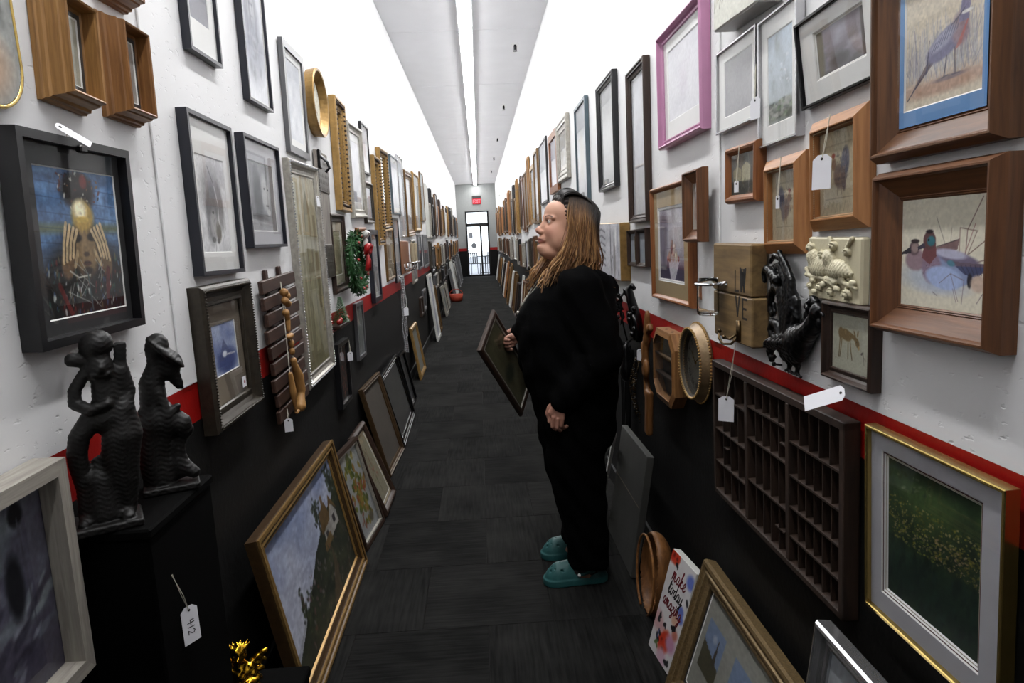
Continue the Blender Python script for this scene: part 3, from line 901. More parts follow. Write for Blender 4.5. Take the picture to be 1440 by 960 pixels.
def art_rooster(w, h, fl=1):
    a = Art(w, h, 80, (.62, .58, .49), 23)
    a.mix((a.noise(14, 14) - .5) * .9, (.54, .50, .42))
    for k in range(11):
        a.line([(k / 10, .96), (k / 10 + .05, .84)], .012, (.50, .45, .38), .7); a.line([(k / 10, .04), (k / 10 + .05, .16)], .012, (.50, .45, .38), .7)
    for p in ([(.16, .2), (.84, .2)], [(.16, .82), (.84, .82)], [(.16, .2), (.16, .82)], [(.84, .2), (.84, .82)]):
        a.line(p, .01, (.40, .36, .3), .7)
    f = (lambda x: x) if fl > 0 else (lambda x: 1 - x)
    a.ell(f(.5), .45, .12, .15, (.40, .33, .30), .3, .4 * fl); a.ell(f(.64), .60, .09, .17, (.28, .28, .34), .35, -.15 * fl); a.ell(f(.60), .42, .05, .14, (.32, .27, .27), .4, .1)
    a.ell(f(.37), .60, .055, .07, (.44, .34, .28), .3); a.ell(f(.36), .70, .04, .03, (.46, .20, .17), .4); a.poly([(f(.32), .61), (f(.25), .58), (f(.33), .57)], (.5, .42, .25))
    a.line([(f(.47), .34), (f(.46), .24)], .015, (.38, .32, .22)); a.line([(f(.55), .34), (f(.55), .24)], .015, (.38, .32, .22)); a.dabs(40, (.45, .4, .75, .75), [(.18, .18, .22), (.45, .40, .38)], .01, .025, .6)
    return a.grain(.1)

def art_barn(w, h):
    a = Art(w, h, 60, (.40, .40, .38), 24)
    a.grad((.30, .30, .30), (.42, .43, .43)); a.poly([(.1, .35), (.1, .62), (.25, .70), (.42, .62), (.42, .35)], (.55, .54, .46)); a.poly([(.45, .3), (.45, .68), (.62, .78), (.78, .66), (.78, .3)], (.66, .64, .55)); a.band(.0, .32, (.22, .22, .20), .06)
    a.dabs(24, (.1, .05, .95, .4), [(.2, .22, .2), (.4, .4, .36)], .03, .06, .6)
    return a.grain(.12)

def art_deer(w, h):
    a = Art(w, h, 110, (.63, .63, .57), 25)
    a.mix((a.noise(3, 3) - .4) * .8, (.55, .55, .49))
    c, d = (.42, .35, .23), (.30, .25, .17)
    a.ell(.38, .64, .19, .10, c, .2, -.15); a.ell(.24, .66, .08, .10, c, .25)
    for x, y, dx in ((.22, .56, -.03), (.27, .55, -.05), (.44, .54, .0), (.49, .56, .06)):
        a.line([(x, y), (x + dx * .4, .40), (x + dx, .24)], .028, c); a.line([(x + dx * .5, .36), (x + dx, .22)], .016, d)
    a.line([(.50, .66), (.60, .62), (.66, .58)], .08, c); a.ell(.68, .54, .06, .085, c, .25, .5); a.ell(.72, .46, .025, .035, (.62, .52, .36), .4); a.ell(.61, .69, .022, .06, c, .3, .5); a.ell(.69, .70, .022, .06, c, .3, -.15); a.ell(.665, .56, .012, .012, (.08, .07, .05), .3); a.dabs(26, (.2, .6, .5, .72), [(.62, .54, .38)], .006, .011, .7)
    a.line([(.86, .2), (.83, .42), (.80, .36)], .012, (.36, .34, .30)); a.ell(.80, .38, .035, .02, (.34, .32, .30), .5, .6); a.line([(.83, .34), (.9, .28)], .009, (.36, .34, .3)); a.line([(.08, .2), (.3, .18)], .006, (.5, .49, .43))
    return a.grain(.06)

def art_pond(w, h):
    a = Art(w, h, 150, (.13, .19, .13), 26)
    a.mix(a.noise(5, 5) * 1.8 - .7, (.20, .29, .16)); a.mix(a.noise(6, 9) * 1.8 - .95, (.06, .10, .09)); a.ell(.45, .80, .3, .15, (.25, .33, .19), .9); a.band(0, .38, (.08, .14, .12), .3, .7)
    a.dabs(420, (.0, .58, 1, .76), [(.48, .44, .16), (.34, .35, .14), (.58, .52, .36), (.25, .27, .12)], .003, .012, .8, .3, .6)
    a.dabs(260, (.05, .44, .62, .60), [(.46, .44, .14), (.30, .33, .12), (.50, .44, .32)], .003, .012, .8, .3, .6)
    a.dabs(220, (.55, .46, 1, .63), [(.42, .38, .16), (.28, .28, .13), (.56, .46, .38)], .003, .012, .8, .3, .6)
    a.dabs(26, (.12, .83, .5, .95), [(.40, .42, .34), (.2, .26, .2)], .01, .025, .6, .5, .4)
    a.dabs(90, (.0, .02, 1, .42), [(.05, .10, .09), (.12, .20, .17), (.10, .17, .12)], .02, .07, .5, 1.3, .4)
    return a.grain(.12)

def art_still(w, h):
    a = Art(w, h, 100, (.66, .64, .68), 27)
    a.grad((.50, .48, .54), (.70, .69, .72)); a.ell(.18, .6, .22, .42, (.36, .32, .40), .6); a.ell(.75, .75, .25, .3, (.74, .73, .75), .8)
    a.band(0, .20, (.24, .22, .30), .06); a.poly([(.35, .28), (.82, .28), (.62, .0), (.46, .0)], (.74, .73, .76))
    for k in range(14):
        a.line([(.35 + .006 * k, .26 - .02 * k), (.38 + .006 * k, .24 - .02 * k)], .01, (.35, .32, .42)); a.line([(.82 - .012 * k, .26 - .02 * k), (.79 - .012 * k, .24 - .02 * k)], .01, (.35, .32, .42))
    for x, y, r, c in ((.42, .33, .07, (.45, .27, .18)), (.56, .36, .09, (.60, .48, .42)), (.68, .33, .07, (.72, .66, .58)), (.50, .43, .06, (.40, .20, .20)), (.62, .46, .05, (.66, .60, .56)), (.53, .52, .04, (.45, .32, .30)), (.35, .30, .04, (.6, .3, .2)), (.78, .30, .035, (.5, .2, .17))):
        a.ell(x, y, r, r * 1.1, c, .4); a.ell(x - .015, y + .02, r * .4, r * .4, tuple(np.minimum(1, np.array(c) * 1.5)), .8)
    return a.grain(.1)

def art_landscape(w, h):
    a = Art(w, h, 190, (.40, .46, .62), 28)
    a.grad((.60, .61, .66), (.40, .45, .58), .3, 1); a.mix((a.noise(4, 3) - .35) * 1.5, (.64, .65, .70))
    a.poly([(0, 0), (0, .12), (.25, .30), (.5, .52), (.75, .66), (1, .70), (1, 0)], (.14, .16, .13)); a.mix((a.V < .18 + .55 * a.U) * (a.noise(9, 9) * 1.6 - .6), (.24, .25, .18))
    for x, y, r, n in ((.62, .74, .055, 60), (.68, .66, .06, 60), (.92, .80, .08, 80), (.45, .55, .05, 0), (.99, .72, .07, 60), (.22, .36, .06, 60), (.30, .30, .055, 50), (.23, .22, .05, 40)):
        if n:
            a.line([(x, y - .2), (x, y)], .012, (.14, .12, .09))
            for _ in range(n):
                dx, dy = a.r.randn() * r * .55, a.r.randn() * r * 1.1
                a.ell(x + dx / a.a, y + dy, r * .3, r * .22, [(.12, .15, .11), (.17, .20, .14), (.22, .25, .17), (.09, .11, .09)][a.r.randint(4)], .7, 0, .8)
    # cottage with thatched roofs
    a.poly([(.66, .44), (.66, .56), (.78, .58), (.78, .44)], (.50, .49, .47)); a.poly([(.63, .54), (.66, .70), (.76, .74), (.80, .57)], (.33, .26, .16)); a.poly([(.78, .44), (.78, .60), (.84, .66), (.90, .56), (.90, .46)], (.55, .54, .52)); a.poly([(.77, .58), (.84, .74), (.92, .56), (.84, .66)], (.36, .28, .17))
    a.poly([(.72, .72), (.72, .80), (.75, .81), (.75, .73)], (.40, .33, .26)); a.poly([(.68, .47), (.68, .53), (.72, .53), (.72, .47)], (.18, .17, .18)); a.poly([(.82, .5), (.82, .57), (.86, .57), (.86, .5)], (.18, .17, .18)); a.poly([(.62, .40), (.63, .47), (.74, .50), (.76, .42)], (.36, .29, .18))
    a.dabs(170, (.2, .02, 1, .46), [(.36, .26, .28), (.42, .38, .40), (.20, .22, .14), (.14, .15, .11), (.34, .20, .18), (.28, .29, .20)], .008, .03, .7)
    a.poly([(.52, 0), (.68, .0), (.72, .25), (.70, .40), (.67, .26)], (.32, .26, .20), .7)
    return a.grain(.15)

def art_leaves(w, h):
    a = Art(w, h, 110, (.56, .57, .57), 29)
    a.line([(.35, .18), (.45, .45), (.5, .9)], .02, (.30, .27, .14))
    g = [(.36, .38, .13), (.48, .44, .16), (.24, .30, .11), (.50, .37, .16)]
    for k in range(70):
        y = .32 + .6 * a.r.rand(); x = .5 + (.22 * a.r.randn()) * (.4 + .6 * (1 - abs(y - .65) * 1.8)); a.ell(x, y, .05, .03, g[k % 4], .2, a.r.rand() * 3)
    a.dabs(14, (.18, .42, .9, .66), [(.48, .20, .10), (.52, .26, .13)], .025, .045, .9)
    for k in range(14):
        a.ell(.3 + .16 * a.r.randn() + .2, .12 + .22 * a.r.rand(), .04, .03, g[k % 4], .3, a.r.rand() * 3)
    a.ell(.78, .36, .04, .05, (.25, .30, .12), .3); a.ell(.70, .15, .07, .06, (.34, .32, .26), .5); a.dabs(5, (.25, .1, .5, .3), [(.46, .22, .12)], .03, .04, .9)
    return a.grain(.08)

def art_sprig(w, h, base=(.50, .48, .40)):
    a = Art(w, h, 80, base, 30)
    a.mix((a.noise(3, 3) - .4), tuple(np.array(base) * .85)); a.dabs(26, (.35, .3, .75, .8), [(.34, .34, .20), (.44, .36, .28), (.50, .30, .24)], .02, .045, .7); a.line([(.5, .12), (.55, .75)], .012, (.28, .26, .16))
    return a.grain(.1)

def art_berries(w, h):
    a = Art(w, h, 90, (.06, .06, .06), 31)
    for k in range(7):
        x = .25 + .08 * k; a.line([(.45 + .02 * k, .05), (x, .5), (x + .05 * a.r.randn(), .95)], .02, (.22, .14, .10))
    a.dabs(90, (.2, .12, .85, .97), [(.42, .14, .12), (.34, .22, .16), (.5, .3, .25), (.2, .1, .08)], .02, .035, .9, None, .9)
    return a

def art_river(w, h):
    a = Art(w, h, 100, (.66, .70, .74), 32)
    a.grad((.64, .67, .68), (.72, .78, .83)); a.mix((a.noise(4, 6) - .45) * 1.6, (.56, .59, .61)); a.band(0, .22, (.40, .42, .38), .1, .9)
    a.dabs(60, (0, .05, 1, .24), [(.30, .32, .28), (.42, .50, .38), (.58, .58, .55), (.24, .25, .24)], .02, .07, .7, 0, .4); a.dabs(20, (.5, .4, 1, .7), [(.85, .86, .88), (.6, .62, .64)], .01, .03, .7)
    return a.grain(.06)

def art_clouds(w, h):
    a = Art(w, h, 90, (.42, .41, .44), 33)
    a.grad((.35, .34, .35), (.60, .58, .62)); a.mix((a.noise(3, 4) - .4) * 1.8, (.66, .65, .71)); a.ell(.07, .6, .14, .7, (.40, .37, .30), .6); a.ell(.97, .5, .1, .9, (.30, .28, .29), .5); a.ell(.45, .2, .4, .14, (.32, .31, .32), .8)
    return a.grain(.06)

def art_twigs(w, h):
    a = Art(w, h, 130, (.80, .80, .76), 34)
    for k in range(170):
        x, y = a.r.rand(), .3 + .7 * a.r.rand(); a.line([(x, y), (x + .03 * a.r.randn(), y - .10 - .06 * a.r.rand())], .012, [(.55, .54, .46), (.40, .39, .35), (.90, .90, .86), (.66, .64, .54)][k % 4], .8)
    return a.grain(.06)

def art_street(w, h):
    a = Art(w, h, 110, (.62, .62, .64), 35)
    a.mix((a.noise(4, 3) - .3) * 1.4, (.78, .78, .80)); a.ell(.1, .5, .25, .5, (.50, .51, .54), .5)
    for k in range(6):
        a.line([(.12, .86 - .13 * k), (.30, .90 - .13 * k), (.45, .84 - .13 * k)], .035, (.30, .30, .32), .9)
    a.ell(.8, .35, .1, .35, (.48, .47, .47), .5); a.ell(.66, .5, .05, .45, (.36, .36, .38), .4); a.ell(.85, .75, .07, .2, (.80, .80, .80), .6); a.line([(.92, 0), (.94, 1)], .04, (.55, .56, .6)); a.dabs(16, (.55, .05, .95, .4), [(.30, .28, .27), (.7, .7, .7)], .03, .06, .6)
    return a.grain(.1)

def art_sign(w, h):
    a = Art(w, h, 130, (.74, .73, .73), 36)
    rd, dk, bl, pk = (.68, .20, .11), (.10, .10, .12), (.34, .40, .66), (.70, .56, .56)
    for x, y, r in ((.45, .18, .14), (.60, .22, .12), (.52, .12, .11), (.12, .96, .12), (.25, .95, .09)):
        a.ell(x, y, r * .8, r * .6, rd, .5, x * 3); a.ell(x, y, r * .25, r * .2, (.40, .08, .05), .6)
    for x, y, r, c in ((.75, .24, .10, (.66, .48, .58)), (.10, .30, .12, pk), (.7, .46, .07, (.72, .58, .50)), (.82, .58, .06, bl), (.88, .52, .05, bl), (.9, .88, .08, bl), (.3, .28, .06, pk), (.82, .35, .06, (.66, .40, .34)), (.55, .05, .1, (.72, .60, .66))):
        a.ell(x, y, r, r * .8, c, .7)
    for x, y in ((.40, .33), (.16, .36), (.14, .32), (.74, .40), (.68, .38), (.30, .90), (.72, .06), (.80, .07), (.22, .17), (.28, .16), (.28, .22), (.95, .70)):
        a.ell(x, y, .035, .02, dk, .4, x * 9); a.ell(x + .04, y - .015, .02, .012, dk, .4, x * 5)
    a.ell(.24, .11, .04, .02, (.28, .36, .20), .4, .6); a.ell(.30, .09, .03, .016, (.28, .36, .20), .4, -.6); a.line([(.26, .24), (.24, .16)], .012, (.3, .35, .55))
    return a

def art_white_purple(w, h):
    a = Art(w, h, 110, (.36, .36, .42), 37)
    a.mix(a.noise(4, 6) * 2 - .9, (.50, .54, .55)); a.mix(a.noise(5, 5) * 2 - 1.0, (.20, .18, .26)); a.band(0, .28, (.22, .20, .27), .15, .6)
    a.dabs(26, (.1, .1, 1, .7), [(.55, .60, .60), (.45, .47, .52), (.18, .16, .22), (.62, .64, .68)], .04, .10, .6, .6, .3)
    a.ell(.75, .88, .05, .06, (.12, .12, .14), .4); a.line([(.76, .86), (.80, .3)], .01, (.30, .30, .34)); a.ell(.66, .55, .06, .16, (.10, .10, .12), .5)
    return a.grain(.15)

def art_prints_on_mat(w, h):
    a = Art(w, h, 150, (.50, .50, .47), 38)
    def pic(x0, x1, y0, y1, kind):
        a.poly([(x0, y0), (x0, y1), (x1, y1), (x1, y0)], (.40, .46, .56))
        if kind:
            a.poly([(x0, y0), (x0, y0 + .55 * (y1 - y0)), (x1, y0 + .35 * (y1 - y0)), (x1, y0)], (.26, .25, .19)); a.poly([(x0 + .6 * (x1 - x0), y0 + .3 * (y1 - y0)), (x0 + .7 * (x1 - x0), y1 - .1 * (y1 - y0)), (x0 + .8 * (x1 - x0), y0 + .3 * (y1 - y0))], (.24, .22, .19)); a.ell((x0 + x1) / 2, y0 + .75 * (y1 - y0), .05, .04, (.56, .60, .66), .8)
        else:
            a.poly([(x0, y0), (x0, y0 + .3 * (y1 - y0)), (x1, y0 + .5 * (y1 - y0)), (x1, y0)], (.25, .27, .22))
    pic(.05, .27, .28, .80, 1); pic(.39, .61, .28, .80, 0); pic(.73, .95, .28, .80, 1)
    return a.grain(.08)

def art_beach(w, h):
    a = Art(w, h, 60, (.5, .5, .5), 39)
    a.grad((.45, .44, .40), (.60, .62, .64)); a.dabs(30, (.1, .1, .9, .6), [(.3, .3, .28), (.65, .62, .55), (.42, .38, .33)], .04, .12, .6)
    return a.grain(.1)

def art_held(w, h):
    a = Art(w, h, 60, (.30, .29, .21), 40)
    a.mix((a.noise(3, 3) - .4) * 1.6, (.37, .36, .27)); a.ell(.25, .62, .09, .07, (.22, .21, .16), .5); a.ell(.6, .4, .2, .25, (.18, .20, .15), .8)
    return a.grain(.1)

def art_window(w, h):
    a = Art(w, h, 140, (.56, .54, .43), 45)
    a.grad((.47, .45, .33), (.70, .69, .62)); a.mix((a.noise(4, 8) - .4) * 1.3, (.50, .48, .36))
    a.poly([(.15, .1), (.15, .84), (.32, .84), (.32, .1)], (.66, .64, .54), .8); a.poly([(.20, .14), (.20, .80), (.28, .80), (.28, .14)], (.50, .48, .36), .8)
    a.poly([(.42, .2), (.42, .84), (.55, .93), (.68, .84), (.68, .2)], (.44, .42, .32), .8); a.poly([(.47, .55), (.47, .80), (.62, .80), (.62, .55)], (.60, .58, .47), .8); a.poly([(.45, .08), (.45, .48), (.66, .48), (.66, .08)], (.62, .60, .48), .8)
    a.poly([(.76, .06), (.76, .88), (.96, .84), (.96, .06)], (.58, .55, .43), .8); a.poly([(.80, .3), (.80, .8), (.92, .8), (.92, .3)], (.40, .37, .25), .8)
    a.band(.48, .50, (.72, .70, .62), .01, .6)
    return a.grain(.12)

# ------------------------------------------------------------------ frames
PROF = {
    'flat':   lambda w, d: [(0, 0), (0, d), (w, d), (w, d * .35)],
    'thin':   lambda w, d: [(0, 0), (0, d * .94), (w * .25, d), (w * .8, d), (w, d * .9), (w, d * .4)],
    'bevel':  lambda w, d: [(0, 0), (0, d * .42), (w * .72, d), (w * .80, d), (w * .86, d * .80), (w * .94, d * .78), (w, d * .5), (w, d * .3)],
    'box':    lambda w, d: [(0, 0), (0, d * .5), (w * .45, d * .97), (w * .50, d), (w * .56, d * .97), (w * .62, d * .72), (w * .86, d * .34), (w * .90, d * .36), (w, d * .30), (w, d * .12)],
    'step':   lambda w, d: [(0, 0), (0, d * .78), (w * .06, d), (w * .22, d), (w * .28, d * .86), (w * .42, d * .80), (w * .48, d * .90), (w * .56, d * .90), (w * .62, d * .68), (w * .86, d * .52), (w * .9, d * .60), (w, d * .56), (w, d * .25)],
    'scoop':  lambda w, d: [(0, 0), (0, d * .8), (w * .1, d * .95), (w * .22, d), (w * .32, d * .94), (w * .42, d * .62), (w * .60, d * .46), (w * .78, d * .44), (w * .82, d * .54), (w * .94, d * .54), (w, d * .44), (w, d * .2)],
    'round':  lambda w, d: [(0, 0), (0, d * .55), (w * .12, d * .82), (w * .35, d), (w * .6, d * .95), (w * .85, d * .7), (w, d * .5), (w, d * .3)],
    'outward': lambda w, d: [(0, 0), (0, d * .25), (w * .08, d * .34), (w * .16, d * .36), (w * .22, d * .46), (w * .62, d * .80), (w * .68, d * .96), (w * .76, d), (w * .84, d * .97), (w * .9, d * .78), (w, d * .60), (w, d * .2)],
}
def ring_rect(w, h, a):
    return [(-w / 2 + a, a), (w / 2 - a, a), (w / 2 - a, h - a), (-w / 2 + a, h - a)]

def moulding(name, w, h, prof, mat, parent, close=True):
    """closed moulding round a w x h rectangle; prof = (inset, height) points; local XZ plane, front to -Y"""
    vs, fs, uv = [], [], []
    n = len(prof)
    pl = [0]
    for i in range(1, n):
        pl.append(pl[-1] + math.hypot(prof[i][0] - prof[i - 1][0], prof[i][1] - prof[i - 1][1]))
    for side in range(4):
        L = w if side % 2 == 0 else h
        for i, (a, b) in enumerate(prof):
            R = ring_rect(w, h, a)
            p, q = R[side], R[(side + 1) % 4]
            vs += [(p[0], -b, p[1]), (q[0], -b, q[1])]
        base = side * 2 * n
        rnd = rng.random() * 7
        for i in range(n - 1 + (1 if close else 0)):
            j = (i + 1) % n
            k0, k1, k2, k3 = base + 2 * i, base + 2 * i + 1, base + 2 * j + 1, base + 2 * j
            fs.append((k0, k1, k2, k3))
            v0, v1 = pl[i], (pl[j] if j else pl[i] + .02)
            uv.append([(rnd, v0 + rnd), (rnd + L, v0 + rnd), (rnd + L, v1 + rnd), (rnd, v1 + rnd)])
    return obj(name, vs, fs, mat, parent, uvs=uv)

def slab(name, x0, x1, z0, z1, y, mat, parent, th=.002):
    m = MB(); m.box(x0, x1, y, y + th, z0, z1)
    return m.build(name, mat, parent)

def mat_board(name, x0, x1, z0, z1, hole, y, mat, parent, th=.0022):
    """board with a window cut in it: hole = (x0, x1, z0, z1)"""
    a, b, c, d = hole
    o = [(x0, z0), (x1, z0), (x1, z1), (x0, z1)]; i = [(a, c), (b, c), (b, d), (a, d)]
    i2 = [(a - th, c - th), (b + th, c - th), (b + th, d + th), (a - th, d + th)]
    vs = [(p[0], y, p[1]) for p in o] + [(p[0], y, p[1]) for p in i2] + [(p[0], y + th, p[1]) for p in i]
    fs = [(k, (k + 1) % 4, 4 + (k + 1) % 4, 4 + k) for k in range(4)]
    fs2 = [(4 + k, 4 + (k + 1) % 4, 8 + (k + 1) % 4, 8 + k) for k in range(4)]
    return obj(name, vs, fs + fs2, None, parent, mats=[mat, M['mat_white'] if mat is not M['mat_dark'] else M['mat_white']], fmat=[0] * 4 + [1] * 4)

def print_obj(name, x0, x1, z0, z1, y, fn, parent, mat=None):
    a = fn(x1 - x0, z1 - z0)
    X = x0 + a.U * (x1 - x0); Z = z0 + a.V * (z1 - z0)
    vs = np.stack([X, np.full_like(X, y), Z], -1).reshape(-1, 3)
    nx, ny_ = a.nx, a.ny
    i, j = np.meshgrid(np.arange(nx), np.arange(ny_))
    k = (j * (nx + 1) + i).ravel()
    fs = np.stack([k, k + 1, k + nx + 2, k + nx + 1], 1)
    return obj(name, vs, fs, mat or M['print'], parent, cols=np.clip(a.C, 0, 1).reshape(-1, 3))

def beads(name, w, h, a, b, r, step, mat, parent, asp=1.0):
    m = MB()
    R = ring_rect(w, h, a)
    for s in range(4):
        p, q = Vector(R[s]), Vector(R[(s + 1) % 4])
        L = (q - p).length; n = max(2, int(L / step)); d = (q - p) / L
        for k in range(n):
            c = p + d * (k + .5) * L / n
            rx, rz = (r * asp, r) if s % 2 == 0 else (r, r * asp)
            m.ball((c.x, -b, c.y), (rx, r, rz), 5, 3)
    o = m.build(name, mat, parent)
    o['kind'] = 'stuff'
    return o

def wall_matrix(side, o, rot=0, lean=0, yaw=0):
    rz = (math.pi / 2 if side == 'L' else -math.pi / 2) + yaw
    return Matrix.Translation(o) @ Matrix.Rotation(rz, 4, 'Z') @ Matrix.Rotation(rot, 4, 'Y') @ Matrix.Rotation(lean, 4, 'X')

def frame(name, label, side, o, w, h, t, prof, rw, mat, rot=0, lean=0, yaw=0, mats=(), art=None, glass=True, gd=None, group=None, cat='picture frame', mirror=False, bead=(), matrix=None, hang=True):
    """mats: list of (material, (left, right, bottom, top) widths). bead: list of (inset share, radius, step, material)"""
    root = thing(name, label, cat, group=group, mat=matrix or wall_matrix(side, o, rot, lean, yaw))
    pr = PROF[prof](rw, t)
    moulding('moulding', w, h, pr, M[mat], root)
    gd = gd if gd is not None else max(.004, t * .55 if prof in ('flat', 'thin', 'round') else pr[-1][1] + .002)
    x0, x1, z0, z1 = -w / 2 + rw * .97, w / 2 - rw * .97, rw * .97, h - rw * .97
    slab('backing', x0 - rw * .2, x1 + rw * .2, z0 - rw * .2, z1 + rw * .2, -.0025, M['backing'], root)
    y = -gd
    for k, (mm, (l, r_, b, tp)) in enumerate(mats):
        hole = (x0 + l, x1 - r_, z0 + b, z1 - tp)
        mat_board('mat_board', x0, x1, z0, z1, hole, y, M[mm], root)
        x0, x1, z0, z1 = hole
        y += .0024
    if mirror:
        slab('mirror_glass', x0, x1, z0, z1, y, M['mirror'], root)
    elif art is not None:
        print_obj('print', x0 - .001, x1 + .001, z0 - .001, z1 + .001, y, art, root)
    if glass and not mirror:
        gx0, gx1, gz0, gz1 = -w / 2 + rw * .98, w / 2 - rw * .98, rw * .98, h - rw * .98
        yy = -gd - .0035
        obj('glass', [(gx0, yy, gz0), (gx1, yy, gz0), (gx1, yy, gz1), (gx0, yy, gz1)], [(0, 1, 2, 3)], M['glass'], root)
    for (f, r, st, bm) in bead:
        a = f * rw
        b = next((p0[1] + (p1[1] - p0[1]) * (a - p0[0]) / max(p1[0] - p0[0], 1e-6) for p0, p1 in zip(pr[1:], pr[2:]) if p0[0] <= a <= p1[0]), t)
        beads('beading', w, h, a, b, r, st, M[bm], root, 1.0 if r < .003 else .8)
    return root

def price_tag(label, hang_at, c, side_n, w=.028, h=.05, roll=0.0, text=None, group='price tags', tilt=0.0, xdir=None):
    """card with a clipped top, hole and string. c = centre of the card, side_n = direction the card faces, hang_at = string point"""
    n = Vector(side_n).normalized()
    z = Vector((0, 0, 1)); z = (z - n * z.dot(n)).normalized()
    x = z.cross(n) * -1
    x = n.cross(z) * -1
    mtx = Matrix((( x.x, -n.x, z.x, c[0]), (x.y, -n.y, z.y, c[1]), (x.z, -n.z, z.z, c[2]), (0, 0, 0, 1))) @ Matrix.Rotation(roll, 4, 'Y') @ Matrix.Rotation(tilt, 4, 'X')
    root = thing('price_tag', label, 'price tag', group=group, mat=mtx)
    hw, hh, t = w / 2, h / 2, .0008
    outl = [(-hw, -hh), (hw, -hh), (hw, hh - .4 * hw), (hw * .45, hh), (-hw * .45, hh), (-hw, hh - .4 * hw)]
    vs = [(p[0], -t, p[1]) for p in outl] + [(p[0], 0, p[1]) for p in outl]
    fs = [tuple(range(6)), tuple(range(11, 5, -1))] + [(k, k + 6, (k + 1) % 6 + 6, (k + 1) % 6) for k in range(6)]
    obj('card', vs, fs, M['tag'], root)
    m = MB(); m.lathe([(.0028, 0), (.0028, .0012)], 10, (0, -t + .0005, hh - .008), 'Y'); m.build('eyelet', M['ink'], root)
    inv = mtx.inverted()
    a = inv @ Vector(hang_at)
    b = Vector((0, -t, hh - .008))
    mid = (a + b) / 2 + Vector((.004, -.002, -.006))
    s = MB(); s.tube([a, mid, b], .0008, 5); s.tube([a + Vector((.002, 0, 0)), mid + Vector((-.004, 0, 0)), b], .0008, 5); s.build('string', M['string'], root)
    if text:
        q = MB(); ribbon(q, text[0], .0016, .0003, text[1], text[2], -t); q.build('lettering', M['ink'], root)
    return root

PROF['lipbox'] = lambda w, d: [(0, 0), (0, d * .55), (w * .15, d * .93), (w * .19, d), (w * .25, d), (w * .29, d * .92), (w * .32, d * .80), (w * .86, d * .34), (w * .89, d * .37), (w * .93, d * .33), (w * .95, d * .36), (w, d * .3), (w, d * .08)]
PROF['stepbox'] = lambda w, d: [(0, 0), (0, d * .16), (w * .10, d * .22), (w * .12, d * .34), (w * .26, d * .40), (w * .30, d * .52), (w * .38, d * .74), (w * .46, d * .78), (w * .50, d * .96), (w * .56, d), (w * .66, d * .97), (w * .70, d * .88), (w * .72, d * .5), (w, d * .42), (w, d * .2)]
A_ = lambda f, *a, **k: (lambda w, h: f(w, h, *a, **k))

# ---- left wall, near the camera
bp = thing('oval_plaque', 'pale figure picture on a rounded gilt-rimmed plaque at the top left corner', 'plaque', mat=wall_matrix('L', (XL, 1.165, 1.70), -.03))
def rounded(w, h, r, n=8):
    pts = []
    for cx, cz, a0 in ((w / 2 - r, r, -90), (w / 2 - r, h - r, 0), (-w / 2 + r, h - r, 90), (-w / 2 + r, r, 180)):
        for k in range(n + 1):
            a = math.radians(a0 + 90 * k / n); pts.append((cx + r * math.cos(a), cz + r * math.sin(a)))
    return pts
pts = rounded(.24, .34, .075)
m = MB(); m.tube([(p[0], -.012, p[1]) for p in pts + [pts[0]]], .004, 8, False); m.build('gilt_rim', M['gold_bright'], bp, True)
m = MB(); n = len(pts); m.add([(p[0], -.012, p[1]) for p in pts] + [(p[0], 0, p[1]) for p in pts], [tuple(range(n))] + [(k, k + n, (k + 1) % n + n, (k + 1) % n) for k in range(n)]); m.build('plate', M['mat_grey'], bp)
a_ = art_floralplate(.2, .3)
X = (a_.U - .5) * .236; Z = a_.V * .336 + .002
ins = np.zeros(X.shape, bool)
def inside(x, z, w=.238, h=.338, r=.075):
    dx = max(abs(x) - (w / 2 - r), 0); dz_ = max(abs(z - .17) - (h / 2 - r), 0)
    return dx * dx + dz_ * dz_ < r * r
idx = -np.ones(X.shape, int); vv = []; cc = []
for j in range(X.shape[0]):
    for i in range(X.shape[1]):
        if inside(X[j, i], Z[j, i]):
            idx[j, i] = len(vv); vv.append((X[j, i], -.0135, Z[j, i])); cc.append(a_.C[j, i])
ff = [(idx[j, i], idx[j, i + 1], idx[j + 1, i + 1], idx[j + 1, i]) for j in range(X.shape[0] - 1) for i in range(X.shape[1] - 1) if min(idx[j, i], idx[j, i + 1], idx[j + 1, i + 1], idx[j + 1, i]) >= 0]
obj('print', vv, ff, M['print'], bp, cols=np.array(cc))

def lipf(name, label, side, o, w, h, t, prof, rw, mat, e, **k):
    return frame(name, label, side, (o[0], o[1], o[2] - e), w + 2 * e, h + 2 * e, t, prof, rw, mat, **k)
OAKG = 'oak shadow boxes at upper left'
lipf('shadow_box', 'golden oak shadow box frame, nearest of the three above the black framed portrait', 'L', (XL, 1.4089, 1.752), .1095, .1804, .06, 'stepbox', .034, 'oak', .017, rot=.042, lean=.013, mats=[('mat_dark', (.012, .012, .012, .012))], art=A_(art_mist, 3, (.62, .61, .55), (.54, .54, .49), (.50, .50, .46)), gd=.03, group=OAKG)
lipf('shadow_box', 'golden oak shadow box frame, lower one at the right of the three oak boxes', 'L', (XL, 1.6325, 1.7616), .1131, .1846, .06, 'stepbox', .034, 'oak_dark', .017, rot=.01, lean=.01, mats=[('mat_dark', (.010, .010, .012, .012))], art=A_(art_mist, 6, (.60, .59, .57), (.50, .48, .46), (.48, .42, .38)), gd=.03, group=OAKG)
lipf('shadow_box', 'golden oak shadow box frame cut off by the top of the picture', 'L', (XL, 1.6443, 2.0124), .1032, .15, .06, 'stepbox', .034, 'oak_dark', .017, rot=-.03, lean=.005, art=A_(art_mist, 8, (.6, .6, .55)), gd=.03, group=OAKG)

